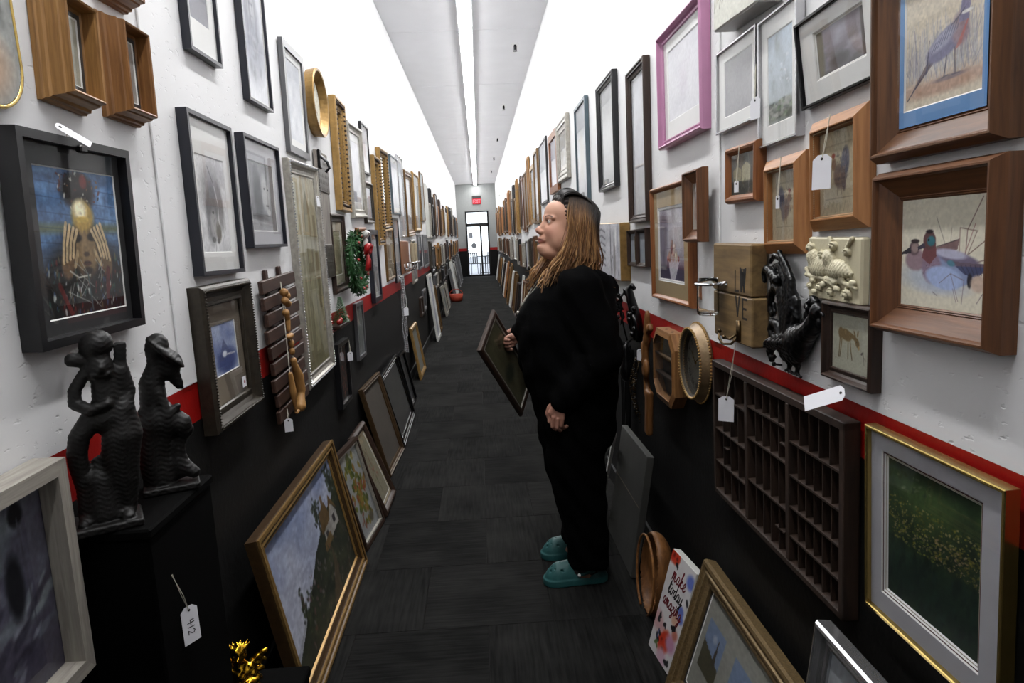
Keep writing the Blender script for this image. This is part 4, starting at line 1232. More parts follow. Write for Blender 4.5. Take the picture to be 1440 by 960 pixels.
pf = frame('picture_frame', 'large black frame with colourful painting of a figure with hands at its brow', 'L', (XL, 1.3748, 1.2941), .3667, .3767, .035, 'flat', .016, 'paint_black', rot=-.008, lean=.032, mats=[('mat_dark', (.048, .024, .032, .042))], art=art_portrait, gd=.016)
m = MB(); m.bbox(-.012, .012, -.043, -.030, .352, .366, .003); m.build('clip', M['black_satin'], pf)
for i, (nm, lb, o, w, h, t, rw, mt, ro, le, mw, ar) in enumerate((
    ('black1', 'slim black frame with dark photograph in white mat at the top edge of the picture', (2.1516, 2.0079), .2372, .42, .025, .010, 'navy', -.007, .012, (.035, .045, .09, .05), art_dark_photo),
    ('black2', 'slim black frame with pale pencil figure in white, second along the top left row', (2.6518, 1.9657), .2798, .52, .025, .010, 'navy', -.01, .01, (.01, .01, .012, .012), art_figure),
    ('black3', 'wide dark grey frame with misty print, between pencil figure and round gilt dish', (3.1781, 1.8481), .3418, .4596, .02, .030, 'graymoulding', .010, .012, (.035, .035, .035, .035), A_(art_mist, 12)),
    ('black4', 'black frame with grey face photograph and broad grey mat above the dark slat rack', (2.5832, 1.4532), .4103, .3813, .03, .011, 'navy', 0, .003, (.05, .06, .05, .07), art_face),
    ('horse', 'black frame with grey horse head drawing in a white mat', (2.0965, 1.3801), .3351, .4511, .03, .012, 'navy', .011, .001, (.045, .055, .055, .10), art_horse))):
    mats = [('mat_grey' if nm == 'black4' else 'mat_white', mw)]
    frame('picture_frame', lb, 'L', (XL, o[0], o[1]), w, h, t, 'flat', rw, mt, rot=ro, lean=le, mats=mats, art=ar)
# round gilt dish frame
rd = thing('round_frame', 'round deep gilt frame with small painted figures hung high on left wall', 'picture frame', mat=wall_matrix('L', (XL, 3.563, 2.147 - .163), 0))
m = MB()
prof = [(.10, -.0), (.158, 0), (.164, .045), (.160, .05), (.150, .048), (.128, .016), (.126, .010), (.10, .010)]
m.lathe([(r, h) for r, h in prof], 40, (0, 0, .163), 'Y'); m.build('rim', M['gold'], rd, False)
a_ = art_sprig(.24, .24, (.80, .79, .73)); 
vv, cc, idx = [], [], -np.ones(a_.U.shape, int)
for j in range(a_.U.shape[0]):
    for i in range(a_.U.shape[1]):
        x, z = (a_.U[j, i] - .5) * .256, (a_.V[j, i] - .5) * .256
        if x * x + z * z < .127 ** 2:
            idx[j, i] = len(vv); vv.append((x, -.0115, z + .163)); cc.append(a_.C[j, i])
ff = [(idx[j, i], idx[j, i + 1], idx[j + 1, i + 1], idx[j + 1, i]) for j in range(idx.shape[0] - 1) for i in range(idx.shape[1] - 1) if min(idx[j, i], idx[j, i + 1], idx[j + 1, i + 1], idx[j + 1, i]) >= 0]
obj('print', vv, ff, M['print'], rd, cols=np.array(cc))

frame('picture_frame', 'dark pewter frame with beaded edge and small blue print in wide taupe mat', 'L', (-.7858, 2.0667, .9454), .3971, .4101, .045, 'scoop', .060, 'pewter', rot=-.008, lean=-.010, mats=[('mat_taupe', (.048, .052, .085, .062))], art=art_blueprint, gd=.014, bead=[(.22, .0042, .0085, 'pewter')])
st = thing('price_sticker', 'small white sticker with red mark on the beaded pewter frame glass', 'sticker', mat=wall_matrix('L', (-.7858, 2.0667, .9454), -.008, -.01))
m = MB(); m.box(.085, .118, -.0190, -.0182, .072, .105); m.build('label', M['tag'], st)
m = MB(); m.lathe([(.006, 0), (.006, .0004)], 8, (.104, -.0190, .088), 'Y'); m.build('mark', M['wall_red'], st)
frame('picture_frame', 'tall silver frame with rope-pattern edge and olive window print', 'L', (-.7895, 3.2041, .8362), .5183, .984, .03, 'scoop', .060, 'silver', rot=-.020, art=art_window, gd=.012, bead=[(.16, .0052, .0125, 'silver_bright'), (.90, .003, .008, 'silver')])
price_tag('white price tag hanging at the top right of the tall silver rope-edged frame', (-.752, 3.36, 1.78), (-.752, 3.35, 1.66), (1, -.3, .05))
# weathered board with pressed panels and a hook
wb = thing('wall_board', 'weathered grey board with pressed metal panels and a black hook', 'wall decor', mat=wall_matrix('L', (XL, 3.572, 1.285), .02, .01))
m = MB(); m.bbox(-.117, .117, -.018, 0, 0, .63, .003); m.build('board', M['greyboard'], wb)
for z0, z1 in ((.005, .17), (.43, .60)):
    m = MB(); m.bbox(-.11, .11, -.022, -.018, z0, z1, .002)
    for k in range(7):
        for l in range(5):
            m.ball((-.09 + .03 * k, -.022, z0 + .018 + .032 * l), (.010, .0012, .012), 6, 3)
    m.build('pressed_panel', M['pewter'], wb)
m = MB(); m.bbox(-.112, -.070, -.032, -.018, .54, .63, .004); m.tube([(-.09, -.03, .60), (-.09, -.06, .57), (-.09, -.07, .54), (-.09, -.05, .52)], .007); m.build('hook', M['black_iron'], wb)

LW = [ # side, label, o(y,z), w,h,t, prof, rw, mat, rot, lean, mats, art
 ('brown frame with tall narrow cream print in wide mat, beside the wreath', (3.8624, 1.1936), .376, .4265, .025, 'scoop', .045, 'darkbrown', -.02, .006, [('mat_sand', (.055, .055, .05, .05))], A_(art_mist, 21, (.60, .58, .47), (.52, .50, .40), (.42, .38, .28))),
 ('light brown frame with pale print half hidden behind the wreath', (4.6648, 1.2436), .3552, .3153, .02, 'round', .03, 'orangewood', -.02, 0, [], A_(art_mist, 22, (.74, .70, .62), (.60, .60, .52), (.55, .5, .4))),
 ('tall gold mirror frame with rope bead, highest gold one by the silver tall frame', (4.0838, 1.6408), .2856, .6244, .04, 'step', .060, 'gold', .02, .008, None, None),
 ('tall antique silver frame with white print, right of the gold rope mirror', (4.6332, 1.6186), .514, .5899, .03, 'scoop', .055, 'silver', -.03, .008, [('mat_white', (.04, .04, .05, .05))], A_(art_mist, 23, (.80, .80, .82))),
 ('thin black frame with pale print high beside the silver tall frame', (5.0838, 1.9419), .2988, .3476, .02, 'flat', .012, 'paint_black', .003, .003, [('mat_white', (.02, .02, .02, .02))], A_(art_mist, 24, (.84, .84, .85), (.74, .72, .72), (.6, .45, .42))),
 ('pewter frame with pale print under the thin black frame', (5.0684, 1.593), .3742, .2911, .025, 'scoop', .04, 'pewter', -.02, .001, [], A_(art_mist, 25, (.78, .79, .82))),
 ('narrow gold mirror with dotted rope edge, nearer of the tall gold pair', (5.5052, 1.4322), .3141, .6807, .035, 'step', .05, 'gold', -.01, .002, None, None),
 ('orange gold mirror with dotted rope edge, farther of the tall gold pair', (5.94, 1.5457), .49, .6731, .035, 'step', .06, 'gold', -.04, .006, None, None),
 ('thin teal grey frame with white print beyond the gold pair', (6.8009, 1.7188), .6065, .5388, .02, 'flat', .012, 'teal', -.02, .003, [('mat_white', (.05, .05, .05, .05))], A_(art_mist, 26, (.82, .83, .86))),
 ('thin pale silver frame with white print just beyond the teal frame', (7.3059, 1.5011), .4827, .8183, .02, 'thin', .012, 'silver_bright', -.012, .004, [('mat_white', (.04, .04, .05, .05))], A_(art_mist, 27, (.80, .83, .86))),
 ('broad olive gold frame with pale print beyond the thin silver frame', (8.0029, 1.511), .80, .721, .035, 'step', .08, 'gold_dark', -.03, .004, [('mat_white', (.06, .06, .06, .06))], A_(art_mist, 28, (.72, .72, .72))),
 ('cream gold canvas frame with plain pale print, upper left wall', (9.05, 1.5729), .85, .7309, .03, 'round', .04, 'gold', -.012, .004, [], A_(art_mist, 29, (.76, .74, .66))),
 ('thin gold frame with grey mirror-like print past the cream canvas', (10.0836, 1.7307), .555, .6804, .02, 'thin', .02, 'gold_dark', -.02, .002, [], A_(art_mist, 30, (.72, .74, .74))),
 ('navy black frame with silver grey print below the pewter frame', (5.1064, 1.0249), .368, .5224, .03, 'flat', .035, 'navy', -.005, -.003, [('mat_grey', (.03, .03, .03, .03))], A_(art_mist, 31, (.60, .60, .62), (.46, .46, .48))),
 ('pale gold frame with brown autumn print above the red stripe', (6.0397, 1.1266), .5053, .4466, .02, 'round', .03, 'gold_dark', -.013, .003, [], A_(art_sprig, (.60, .55, .46))),
 ('narrow dark frame with pale blue print beside the brown bracket board', (6.571, 1.0765), .416, .5978, .02, 'flat', .02, 'paint_black', -.003, .001, [], A_(art_mist, 32, (.62, .64, .68))),
 ('silver frame with cloudy print beyond the brown bracket board', (8.195, .962), .4817, .5067, .025, 'round', .04, 'silver', -.005, .001, [], A_(art_mist, 33, (.62, .62, .62))),
 ('dark grey frame with slate print, nearer of a matching pair by the stripe', (9.0761, 1.0869), .4887, .4455, .02, 'flat', .03, 'graymoulding', 0, -.001, [], A_(art_mist, 34, (.32, .34, .36))),
 ('dark grey frame with silvery print, farther of a matching pair by the stripe', (10.048, 1.0716), .80, .4649, .02, 'flat', .04, 'graymoulding', .003, 0, [], A_(art_mist, 35, (.5, .5, .5))),
 ('narrow black frame with red berry sprigs hanging in the black zone', (3.6934, .5884), .2821, .3471, .03, 'flat', .022, 'paint_black', 0, 0, [], art_berries),
 ('slim grey framed panel with pale narrow print under the wreath', (4.3207, .7347), .2562, .3545, .02, 'flat', .022, 'graymoulding', .009, .004, [], A_(art_mist, 36, (.45, .47, .45))),
]
for lb, o, w, h, t, pr, rw, mt, ro, le, mats, ar in LW:
    mir = mats is None
    x = XL + (h * math.sin(-le) if le < 0 else 0)
    frame('wall_mirror' if mir else 'picture_frame', lb, 'L', (x, o[0], o[1]), w, h, t, pr, rw, mt, rot=ro, lean=le, mats=mats or (), art=ar, mirror=mir, cat='mirror' if mir else 'picture frame', gd=t * .3 if mir else None, bead=[(.5, .009, .026, 'darkbrown'), (.86, .007, .02, 'gold_dark')] if mir else ())

# ---- frames standing on the floor, left
LF = [
 ('large gold framed cottage landscape painting leaning at lower left', (-.6295, 2.4657), 1.0377, .5976, .042, 'step', .052, 'bronze', -.189, 0, [], art_landscape, False),
 ('black and silver frame with autumn leaf print leaning on the floor', (-.6159, 3.2735), .3561, .4774, .03, 'flat', .018, 'darkbrown', -.238, -.1, [], art_leaves, True),
 ('brown wooden frame with faded flower print, behind the autumn leaf print', (-.5824, 3.6658), .3502, .468, .03, 'round', .035, 'darkbrown', -.342, -.016, [('mat_cream', (.02, .02, .02, .02))], art_sprig, True),
 ('wide bronze frame with bare brown canvas leaning on the floor', (-.6387, 4.4024), .5635, .5801, .03, 'step', .040, 'bronze', -.236, -.041, [], A_(art_mist, 41, (.30, .28, .26), (.26, .25, .23)), False),
 ('broad dark frame with grey sheet inside, floor, third beyond the leaf print', (-.6325, 5.189), .9538, .5395, .03, 'step', .05, 'chrome_dark', -.241, .014, [], A_(art_mist, 42, (.29, .29, .28), (.24, .24, .24)), True),
 ('narrow black frame with dark grey print, floor, before the small gold frame', (-.6792, 6.0795), .3481, .4713, .03, 'flat', .02, 'chrome_dark', -.199, -.011, [], A_(art_mist, 43, (.25, .25, .25), (.2, .2, .2)), True),
 ('small gold frame with grey linen centre leaning alone on the floor', (-.6987, 7.4096), .6217, .5567, .03, 'round', .05, 'gold', -.142, .005, [], A_(art_mist, 44, (.44, .44, .41), (.40, .40, .38)), False),
 ('tall white frame edge leaning on the floor along left wall', (-.6816, 10.1363), .6289, .9658, .03, 'flat', .04, 'white_frame', -.097, -.003, [], A_(art_mist, 45, (.66, .66, .70)), False),
 ('olive gold frame leaning just beyond the tall white frame', (-.6988, 11.0792), .3804, .7333, .03, 'flat', .04, 'gold_dark', -.107, -.004, [], A_(art_mist, 46, (.4, .38, .3)), False),
 ('wide grey frame leaning low on the floor far along left wall', (-.6976, 13.3494), .7054, .574, .03, 'flat', .05, 'silver', -.146, -.01, [], A_(art_mist, 47, (.35, .35, .33)), False),
]
for lb, o, w, h, t, pr, rw, mt, le, ya, mats, ar, gl in LF:
    f = frame('picture_frame', lb, 'L', (o[0], o[1], 0), w, h, t, pr, rw, mt, lean=le, yaw=ya, mats=mats, art=ar, glass=gl, gd=t * .3)
    if 'leaf print leaning' in lb and 'autumn' in lb:
        moulding('inner_liner', w - .034, h - .034, [(0, .008), (0, .024), (.010, .026), (.012, .012)], M['silver'], f).location = (0, 0, .017)
    if 'cottage' in lb:
        moulding('inner_liner', w - .10, h - .10, [(0, .010), (0, .020), (.008, .022), (.012, .014)], M['gold'], f).location = (0, 0, .05)
        for k, (ins, hh, ww) in enumerate(((.001, .0445, .010), (.0155, .0375, .005), (.024, .0395, .008))):
            moulding('gilt_ridge', w - 2 * ins, h - 2 * ins, [(0, hh - .008), (0, hh), (ww, hh), (ww, hh - .008)], M['gold'], f).location = (0, 0, ins)
lipf('picture_frame', 'deep greywashed frame with purple and white abstract at lower left corner', 'L', (XL, 1.02, .715), .31, .395, .055, 'flat', .026, 'greywash', 0, rot=-.015, lean=.012, art=art_white_purple, gd=.018)

# ---- right wall, near the camera
lipf('shadow_box', 'walnut shadow box with blue matted pheasant print, top right', 'R', (XR, 1.037, 1.556), (.278), .30, .042, 'lipbox', .052, 'walnut', .010, rot=-.01, lean=.02, mats=[('mat_blue', (.014, .012, .026, .020))], art=art_pheasant, gd=.016, cat='picture frame')
lipf('shadow_box', 'walnut shadow box with two ducks print below the pheasant box', 'R', (XR, 1.0239, 1.2688), .2702, .2503, .042, 'lipbox', .050, 'cherry', .010, rot=-.009, lean=.011, art=art_duck, glass=False, gd=.012, cat='picture frame')
PINE = 'pine framed rooster prints'
f1 = frame('picture_frame', 'honey pine frame with rooster print, larger and right of the rooster pair', 'R', (XR, 1.3264, 1.434), .2102, .2222, .03, 'bevel', .030, 'honey', rot=-.033, lean=.011, art=A_(art_rooster, 1), gd=.012, group=PINE, bead=[(.9, .0016, .0045, 'mat_cream')])
f2 = frame('picture_frame', 'honey pine frame with rooster print, smaller and left of the rooster pair', 'R', (XR, 1.5617, 1.3817), .2052, .221, .03, 'bevel', .032, 'honey', rot=-.024, lean=.006, art=A_(art_rooster, -1), gd=.012, group=PINE, bead=[(.9, .0016, .0045, 'mat_cream')])
frame('picture_frame', 'small orange brown frame with grey barn print', 'R', (XR, 1.8093, 1.5102), .2153, .151, .03, 'round', .024, 'orangewood', rot=.009, lean=.004, art=art_barn)
frame('picture_frame', 'dark brown frame with fawn and grass print below the dove plaque', 'R', (XR, 1.2766, 1.135), .1807, .158, .025, 'scoop', .024, 'darkbrown', rot=-.01, lean=.004, art=art_deer, gd=.010)
frame('picture_frame', 'thin gold frame with dark pond painting in white mat, lower right', 'R', (XR, 1.0115, .7294), .3394, .3537, .022, 'thin', .007, 'gold_bright', rot=-.004, lean=.030, mats=[('mat_grey', (.034, .048, .040, .034)), ('mat_red', (.0045,) * 4), ('mat_sand', (.004,) * 4)], art=art_pond)
SG = 'slim silver frames in white mats'
frame('picture_frame', 'slim silver frame with plain grey print, leftmost of the silver group', 'R', (XR, 1.8702, 1.7119), .2844, .223, .02, 'thin', .007, 'silver_bright', rot=-.003, lean=.005, mats=[('mat_white', (.045, .035, .035, .03))], art=A_(art_mist, 51, (.60, .60, .61), (.55, .55, .56)), group=SG)
frame('picture_frame', 'slim silver upright frame with misty river print, middle of the silver group', 'R', (XR, 1.6057, 1.6365), .2071, .2947, .02, 'thin', .007, 'silver_bright', rot=-.018, lean=.009, mats=[('mat_white', (.034, .032, .042, .040))], art=art_river, group=SG)
frame('picture_frame', 'crooked slim dark-edged frame with cloudy landscape photograph, right of the silver group', 'R', (XR, 1.335, 1.692), .29, .1734, .02, 'thin', .007, 'chrome_dark', rot=-.03, lean=.11, mats=[('mat_white', (.055, .045, .040, .030)), ('mat_sand', (.003,) * 4)], art=art_clouds, group=SG)
tw = thing('canvas_picture', 'deep white canvas with grey green grass strokes at top of right wall', 'canvas', mat=wall_matrix('R', (XR, 1.7653, 1.9593), .05, .01))
m = MB(); m.bbox(-.147, .147, -.06, 0, 0, .26, .004); m.build('canvas', M['white_frame'], tw)
print_obj('painting', -.143, .143, .004, .256, -.0608, art_twigs, tw, M['canvas'])
frame('picture_frame', 'pink lacquer frame with pale embossed print', 'R', (XR, 2.3487, 1.7437), .4942, .3931, .035, 'scoop', .030, 'pink', rot=-.007, lean=.011, mats=[('mat_white', (.05, .05, .06, .04))], art=A_(art_mist, 52, (.83, .83, .85), (.78, .78, .81), (.74, .70, .76)), gd=.012)
RW = [
 ('tall narrow black ridged frame with pale print left of the pink frame', (2.9834, 1.4865), .3262, .6517, .03, 'step', .035, 'darkbrown', -.01, .003, [], A_(art_mist, 53, (.74, .75, .77), (.68, .68, .70), (.55, .55, .60))),
 ('black upright frame with grey print, left of the tall narrow ridged frame', (3.6825, 1.675), .4555, .559, .03, 'step', .035, 'paint_black', -.006, .007, [], A_(art_mist, 54, (.70, .71, .71), (.66, .67, .68))),
 ('dark green upright frame with pale print above the woman\'s hair', (4.571, 1.6565), .468, .6287, .025, 'flat', .02, 'teal', -.008, .006, [], A_(art_mist, 55, (.74, .76, .78), (.68, .70, .72), (.6, .58, .45))),
 ('stepped silver beige frame with small gilt centre tilted above the woman\'s face', (5.5531, 1.874), .651, .4683, .03, 'step', .09, 'silver', .005, .006, [('mat_sand', (.03,) * 4)], A_(art_mist, 56, (.45, .42, .32))),
 ('brown frame with blue grey print just beyond the stepped beige frame', (6.1974, 1.8221), .6401, .5175, .03, 'flat', .06, 'orangewood', -.003, .003, [], A_(art_mist, 57, (.70, .68, .72))),
 ('thin dark frame with white print, sixth along the upper right row', (7.2488, 1.7768), .75, .6311, .02, 'flat', .02, 'paint_black', -.01, .001, [], A_(art_mist, 58, (.82, .84, .86))),
 ('grey edged pale panel beyond the thin dark frame on right wall', (8.0204, 1.5898), .514, .8152, .03, 'flat', .03, 'gold_dark', -.02, .001, [], A_(art_mist, 59, (.78, .78, .78))),
 ('gold frame with white print, eighth along the upper right row', (8.60, 1.6057), .58, .6922, .03, 'flat', .05, 'gold', -.01, .001, [], A_(art_mist, 60, (.78, .8, .82))),
 ('large tan matted still life of cakes on a draped table', (2.4948, 1.1812), .507, .4326, .03, 'round', .022, 'orangewood', -.011, .005, [('mat_tan', (.055, .075, .055, .06)), ('mat_white', (.008,) * 4)], art_still),
]
for lb, o, w, h, t, pr, rw, mt, ro, le, mats, ar in RW:
    frame('picture_frame', lb, 'R', (XR, o[0], o[1]), w, h, t, pr, rw, mt, rot=ro, lean=le, mats=mats, art=ar)
lipf('shadow_box', 'small brown shadow box with sketched figure overlapping the still life frame', 'R', (XR - .031, 2.12, 1.4067), .165, .2211, .034, 'lipbox', .040, 'cherry', .0, rot=-.011, lean=.002, art=A_(art_figure, 7, (.72, .70, .66), (.44, .38, .36)), gd=.008, cat='picture frame')
cv = thing('canvas_picture', 'deep gold-edged canvas of a grey street behind the woman\'s shoulder', 'canvas', mat=wall_matrix('R', (XR, 3.595, 1.2193), .013, .003))
m = MB(); m.bbox(-.346, .346, -.05, 0, 0, .2773, .003); m.build('stretcher_frame', M['gold'], cv)
print_obj('painting', -.342, .342, .004, .273, -.0508, art_street, cv, M['canvas'])
tf = thing('double_frame', 'small dark hinged double frame below the tall ridged frame', 'picture frame', mat=wall_matrix('R', (XR, 3.0384, 1.2934), -.02, .001))
for k, s in enumerate((-1, 1)):
    mo = moulding('moulding', .176, .164, PROF['step'](.018, .025), M['darkbrown'], tf); mo.location = (s * .089, 0, 0)
    slab('backing', s * .089 - .075, s * .089 + .075, .01, .154, -.003, M['backing'], tf)
    print_obj('print', s * .089 - .072, s * .089 + .072, .016, .148, -.009, A_(art_mist, 61 + k, (.50, .52, .54), (.42, .44, .48)), tf)
m = MB(); m.tube([(0, -.024, .03), (0, -.024, .134)], .004); m.build('hinge', M['brass'], tf)

# ---- printer's type tray
ty = thing('type_tray', 'dark wooden printer\'s type tray with many small compartments', 'tray', mat=wall_matrix('R', (XR, 1.6076, .6535), -.013, .014))
w, h, d = .7496, .4106, .035
m = MB()
for (a, b, c, e) in ((-w / 2, w / 2, 0, .016), (-w / 2, w / 2, h - .018, h), (-w / 2, -w / 2 + .016, 0, h), (w / 2 - .018, w / 2, 0, h)):
    m.bbox(a, b, -d, 0, c, e, .002)
m.build('tray_frame', M['traywood'], ty)
slab('back_panel', -w / 2, w / 2, 0, h, -.004, M['traywood'], ty)
cx = [-w / 2 + .016, -.118, .128, w / 2 - .018]
for k in (1, 2):
    m = MB(); m.bbox(cx[k] - .009, cx[k] + .009, -d, -.004, .016, h - .018, .0015); m.build('divider_post', M['traywood'], ty)
rows = [[.016, .105, .205, .310, h - .018], [.016, .130, .245, .330, h - .018], [.016, .078, .150, .225, .305, h - .018]]
cnts = [[4, 4, 4, 3], [5, 5, 5, 5], [6, 6, 6, 6, 5]]
sh0 = sl0 = None
for c in range(3):
    x0, x1 = cx[c] + (.009 if c else 0), cx[c + 1] - (.009 if c < 2 else 0)
    for r in range(len(rows[c]) - 1):
        z0, z1 = rows[c][r], rows[c][r + 1]
        if r:
            m = MB(); m.box(x0, x1, -d + .002, -.004, z0 - .0022, z0 + .0022); m.build('shelf', M['traywood'], ty)
        n = cnts[c][r]
        for k in range(1, n):
            x = x0 + (x1 - x0) * k / n
            m = MB(); m.box(x - .0016, x + .0016, -d + .005, -.004, z0, z1); m.build('slat', M['traywood'], ty)
for x0, x1, z in ((.05, .10, .068), (.08, .12, .285), (-.30, -.27, .16)):
    m = MB(); m.box(x0, x1, -d + .005, -.004, z - .0018, z + .0018); m.build('shelf', M['traywood'], ty)

# ---- love plank sign with jar and hook
for nm, oy, oz, w, h, ro in (('upper', 1.8095, 1.2722, .2711, .1316, .001), ('lower', 1.796, 1.1445, .2789, .1256, .004)):
    pass
lv = thing('plank_sign', 'barn wood plank sign burnt with letters, holding a glass jar', 'sign', mat=wall_matrix('R', (XR, 1.8, 1.1445), .003, .002))
for z0, z1, xs in ((0, .126, (-.138, .138)), (.128, .260, (-.145, .128))):
    m = MB(); m.bbox(xs[0], xs[1], -.05, -.006, z0, z1, .004); m.build('plank', M['plank'], lv)
m = MB(); m.box(-.10, -.07, -.006, 0, .02, .24); m.box(.07, .10, -.006, 0, .02, .24); m.build('batten', M['plank'], lv)
L_ = [[(0, 1), (0, 0), (.45, 0)]]
W_ = [[(0, 1), (.12, 0), (.3, .8), (.45, .0), (.6, 1)], [(.1, .75), (.55, .7)], [(.12, .3), (.5, .35)], [(.2, .95), (.2, .1)], [(.42, .95), (.42, .15)]]
V_ = [[(0, 1), (.25, 0), (.5, 1)]]
m = MB()
ribbon(m, L_, .006, .0006, (.025, .138), .052, -.05); ribbon(m, W_, .009, .0006, (.060, .140), .058, -.05)
ribbon(m, V_, .008, .0006, (.030, .073), .050, -.05); ribbon(m, E_, .006, .0006, (.078, .070), .050, -.05)
m.build('lettering', M['burnt'], lv)
hk = MB()
hk.tube([(.060, -.053, .062), (.060, -.053, .008)], .008, 8); hk.tube([(.060, -.055, .02), (.050, -.070, .0), (.030, -.085, -.002), (.012, -.090, .012), (.008, -.086, .028)], .0035, 8)
hk.tube([(.060, -.056, .03), (.056, -.075, .014), (.044, -.085, .016)], .0035, 8); hk.ball((.008, -.086, .030), .006, 8, 6); hk.ball((.042, -.086, .018), .006, 8, 6)
hk.build('coat_hook', M['brass'], lv, True)
cl = MB()
pts = [(.034 * math.cos(t) - .085, -.086 + .034 * math.sin(t), .150) for t in np.linspace(0, 2 * math.pi, 25)]
cl.tube(pts, .004, 6); cl.tube([(-.055, -.07, .150), (-.035, -.055, .155), (-.035, -.05, .155)], .004, 6); cl.bbox(-.062, -.030, -.066, -.050, .147, .156, .002)
cl.build('jar_clamp', M['silver_bright'], lv, True)
jr = thing('mason_jar', 'clear glass jar clamped to the plank sign', 'jar', mat=wall_matrix('R', (XR, 1.8, 1.1445), .003, .002) @ Matrix.Translation((-.085, -.086, .062)))
m = MB(); m.lathe([(.024, 0), (.029, .004), (.0305, .012), (.0305, .082), (.028, .09), (.0285, .103), (.0268, .103), (.0262, .09), (.0285, .08), (.0285, .014), (.026, .008), (.02, .007)], 28); m.build('glass_body', M['jar'], jr, True)

# ---- tags by the right-hand things
price_tag('white price tag covering the larger rooster print', (.688, 1.335, 1.655), (.678, 1.3415, 1.547), (-1, -.35, .02), .062 * .75, .066)
price_tag('white price tag on twine before the top left of the type tray', (.664, 1.76, 1.14), (.655, 1.80, .955), (-.55, -.85, .05), .042, .070)
price_tag('white price tag lying tilted across the top edge of the type tray', (.690, 1.36, 1.10), (.672, 1.30, 1.103), (-.75, -.35, .55), .034, .085, 1.05)
price_tag('small white price tag hanging between the two slim silver frames', (.705, 1.735, 1.87), (.697, 1.717, 1.735), (-1, -.2, 0), .040, .052)
price_tag('tiny white price tag string hanging over the small barn print', (.688, 1.80, 1.655), (.684, 1.805, 1.553), (-1, -.3, 0), .018, .03)
price_tag('thin white price tag hanging over the smaller rooster print', (.688, 1.55, 1.60), (.684, 1.553, 1.50), (-1, -.3, 0), .012, .03)

# ---- relief plaque with two doves
dv = thing('dove_plaque', 'cream plaque with two birds and roses in relief', 'plaque', mat=wall_matrix('R', (XR, 1.3349, 1.292), .006, .012))
pw, ph = .207, .128
m = MB(); m.bbox(-pw / 2, pw / 2, -.018, 0, 0, ph, .004); m.build('tile', M['cream_resin'], dv)
def puv(u, v, y=-.018):
    return ((u - .5) * pw, y, (1 - v) * ph)
def f_dove(P):
    d = ellip(P, puv(.24, .48, -.018), (.043, .012, .022)); d = su(d, ellip(P, puv(.13, .31, -.020), (.020, .011, .015)), .008); d = su(d, cap(P, puv(.05, .31, -.022), puv(.01, .32, -.022), .004, .002), .004)
    d2 = ellip(P, puv(.60, .49, -.018), (.046, .013, .020)); d2 = su(d2, ellip(P, puv(.46, .32, -.021), (.019, .012, .016)), .008); d2 = su(d2, cap(P, puv(.66, .50, -.018), puv(.85, .54, -.018), .013, .005), .008)
    d2 = su(d2, cap(P, puv(.42, .25, -.022), puv(.40, .21, -.022), .005, .003), .004)
    q = np.sin(P[..., 0] * 700 + 2 * np.sin(P[..., 2] * 500)) * np.sin(P[..., 2] * 900) * .0016
    return np.minimum(d, d2) + q
sculpt('birds', f_dove, (-.11, -.06, 0), (.10, -.012, ph), .0022, M['cream_resin'], dv)
def f_rose(P):
    d = np.full(P.shape[:-1], 9.0, np.float32)
    for k, (u, v, r) in enumerate(((.09, .17, .011), (.53, .13, .010), (.31, .27, .009), (.78, .21, .010), (.08, .80, .008), (.28, .80, .009), (.49, .85, .009), (.80, .84, .012), (.44, .68, .008))):
        c = puv(u, v, -.019)
        a = sphere(P, c, r)
        th = np.arctan2(P[..., 2] - c[2], P[..., 0] - c[0]); rr = np.hypot(P[..., 2] - c[2], P[..., 0] - c[0])
        a = a + .0026 * np.sin(th * 3 + rr * 900 + k)
        d = np.minimum(d, a)
    for a, b in (((.0, .62), (.45, .66)), ((.4, .64), (.92, .70)), ((.45, .68), (.66, .80)), ((.68, .66), (.95, .74)), ((.46, .02), (.52, .14)), ((.86, .02), (.78, .14)), ((.0, .52), (.08, .66))):
        d = np.minimum(d, cap(P, puv(a[0], a[1], -.021), puv(b[0], b[1], -.022), .005, .0035))
    for u, v in ((.15, .70), (.36, .74), (.58, .68), (.70, .62), (.90, .66), (.62, .78), (.18, .88)):
        d = np.minimum(d, ellip(P, puv(u, v, -.023), (.012, .004, .006)))
    return d
sculpt('roses', f_rose, (-.125, -.055, -.01), (.12, -.012, ph + .01), .0024, M['cream_resin'], dv)

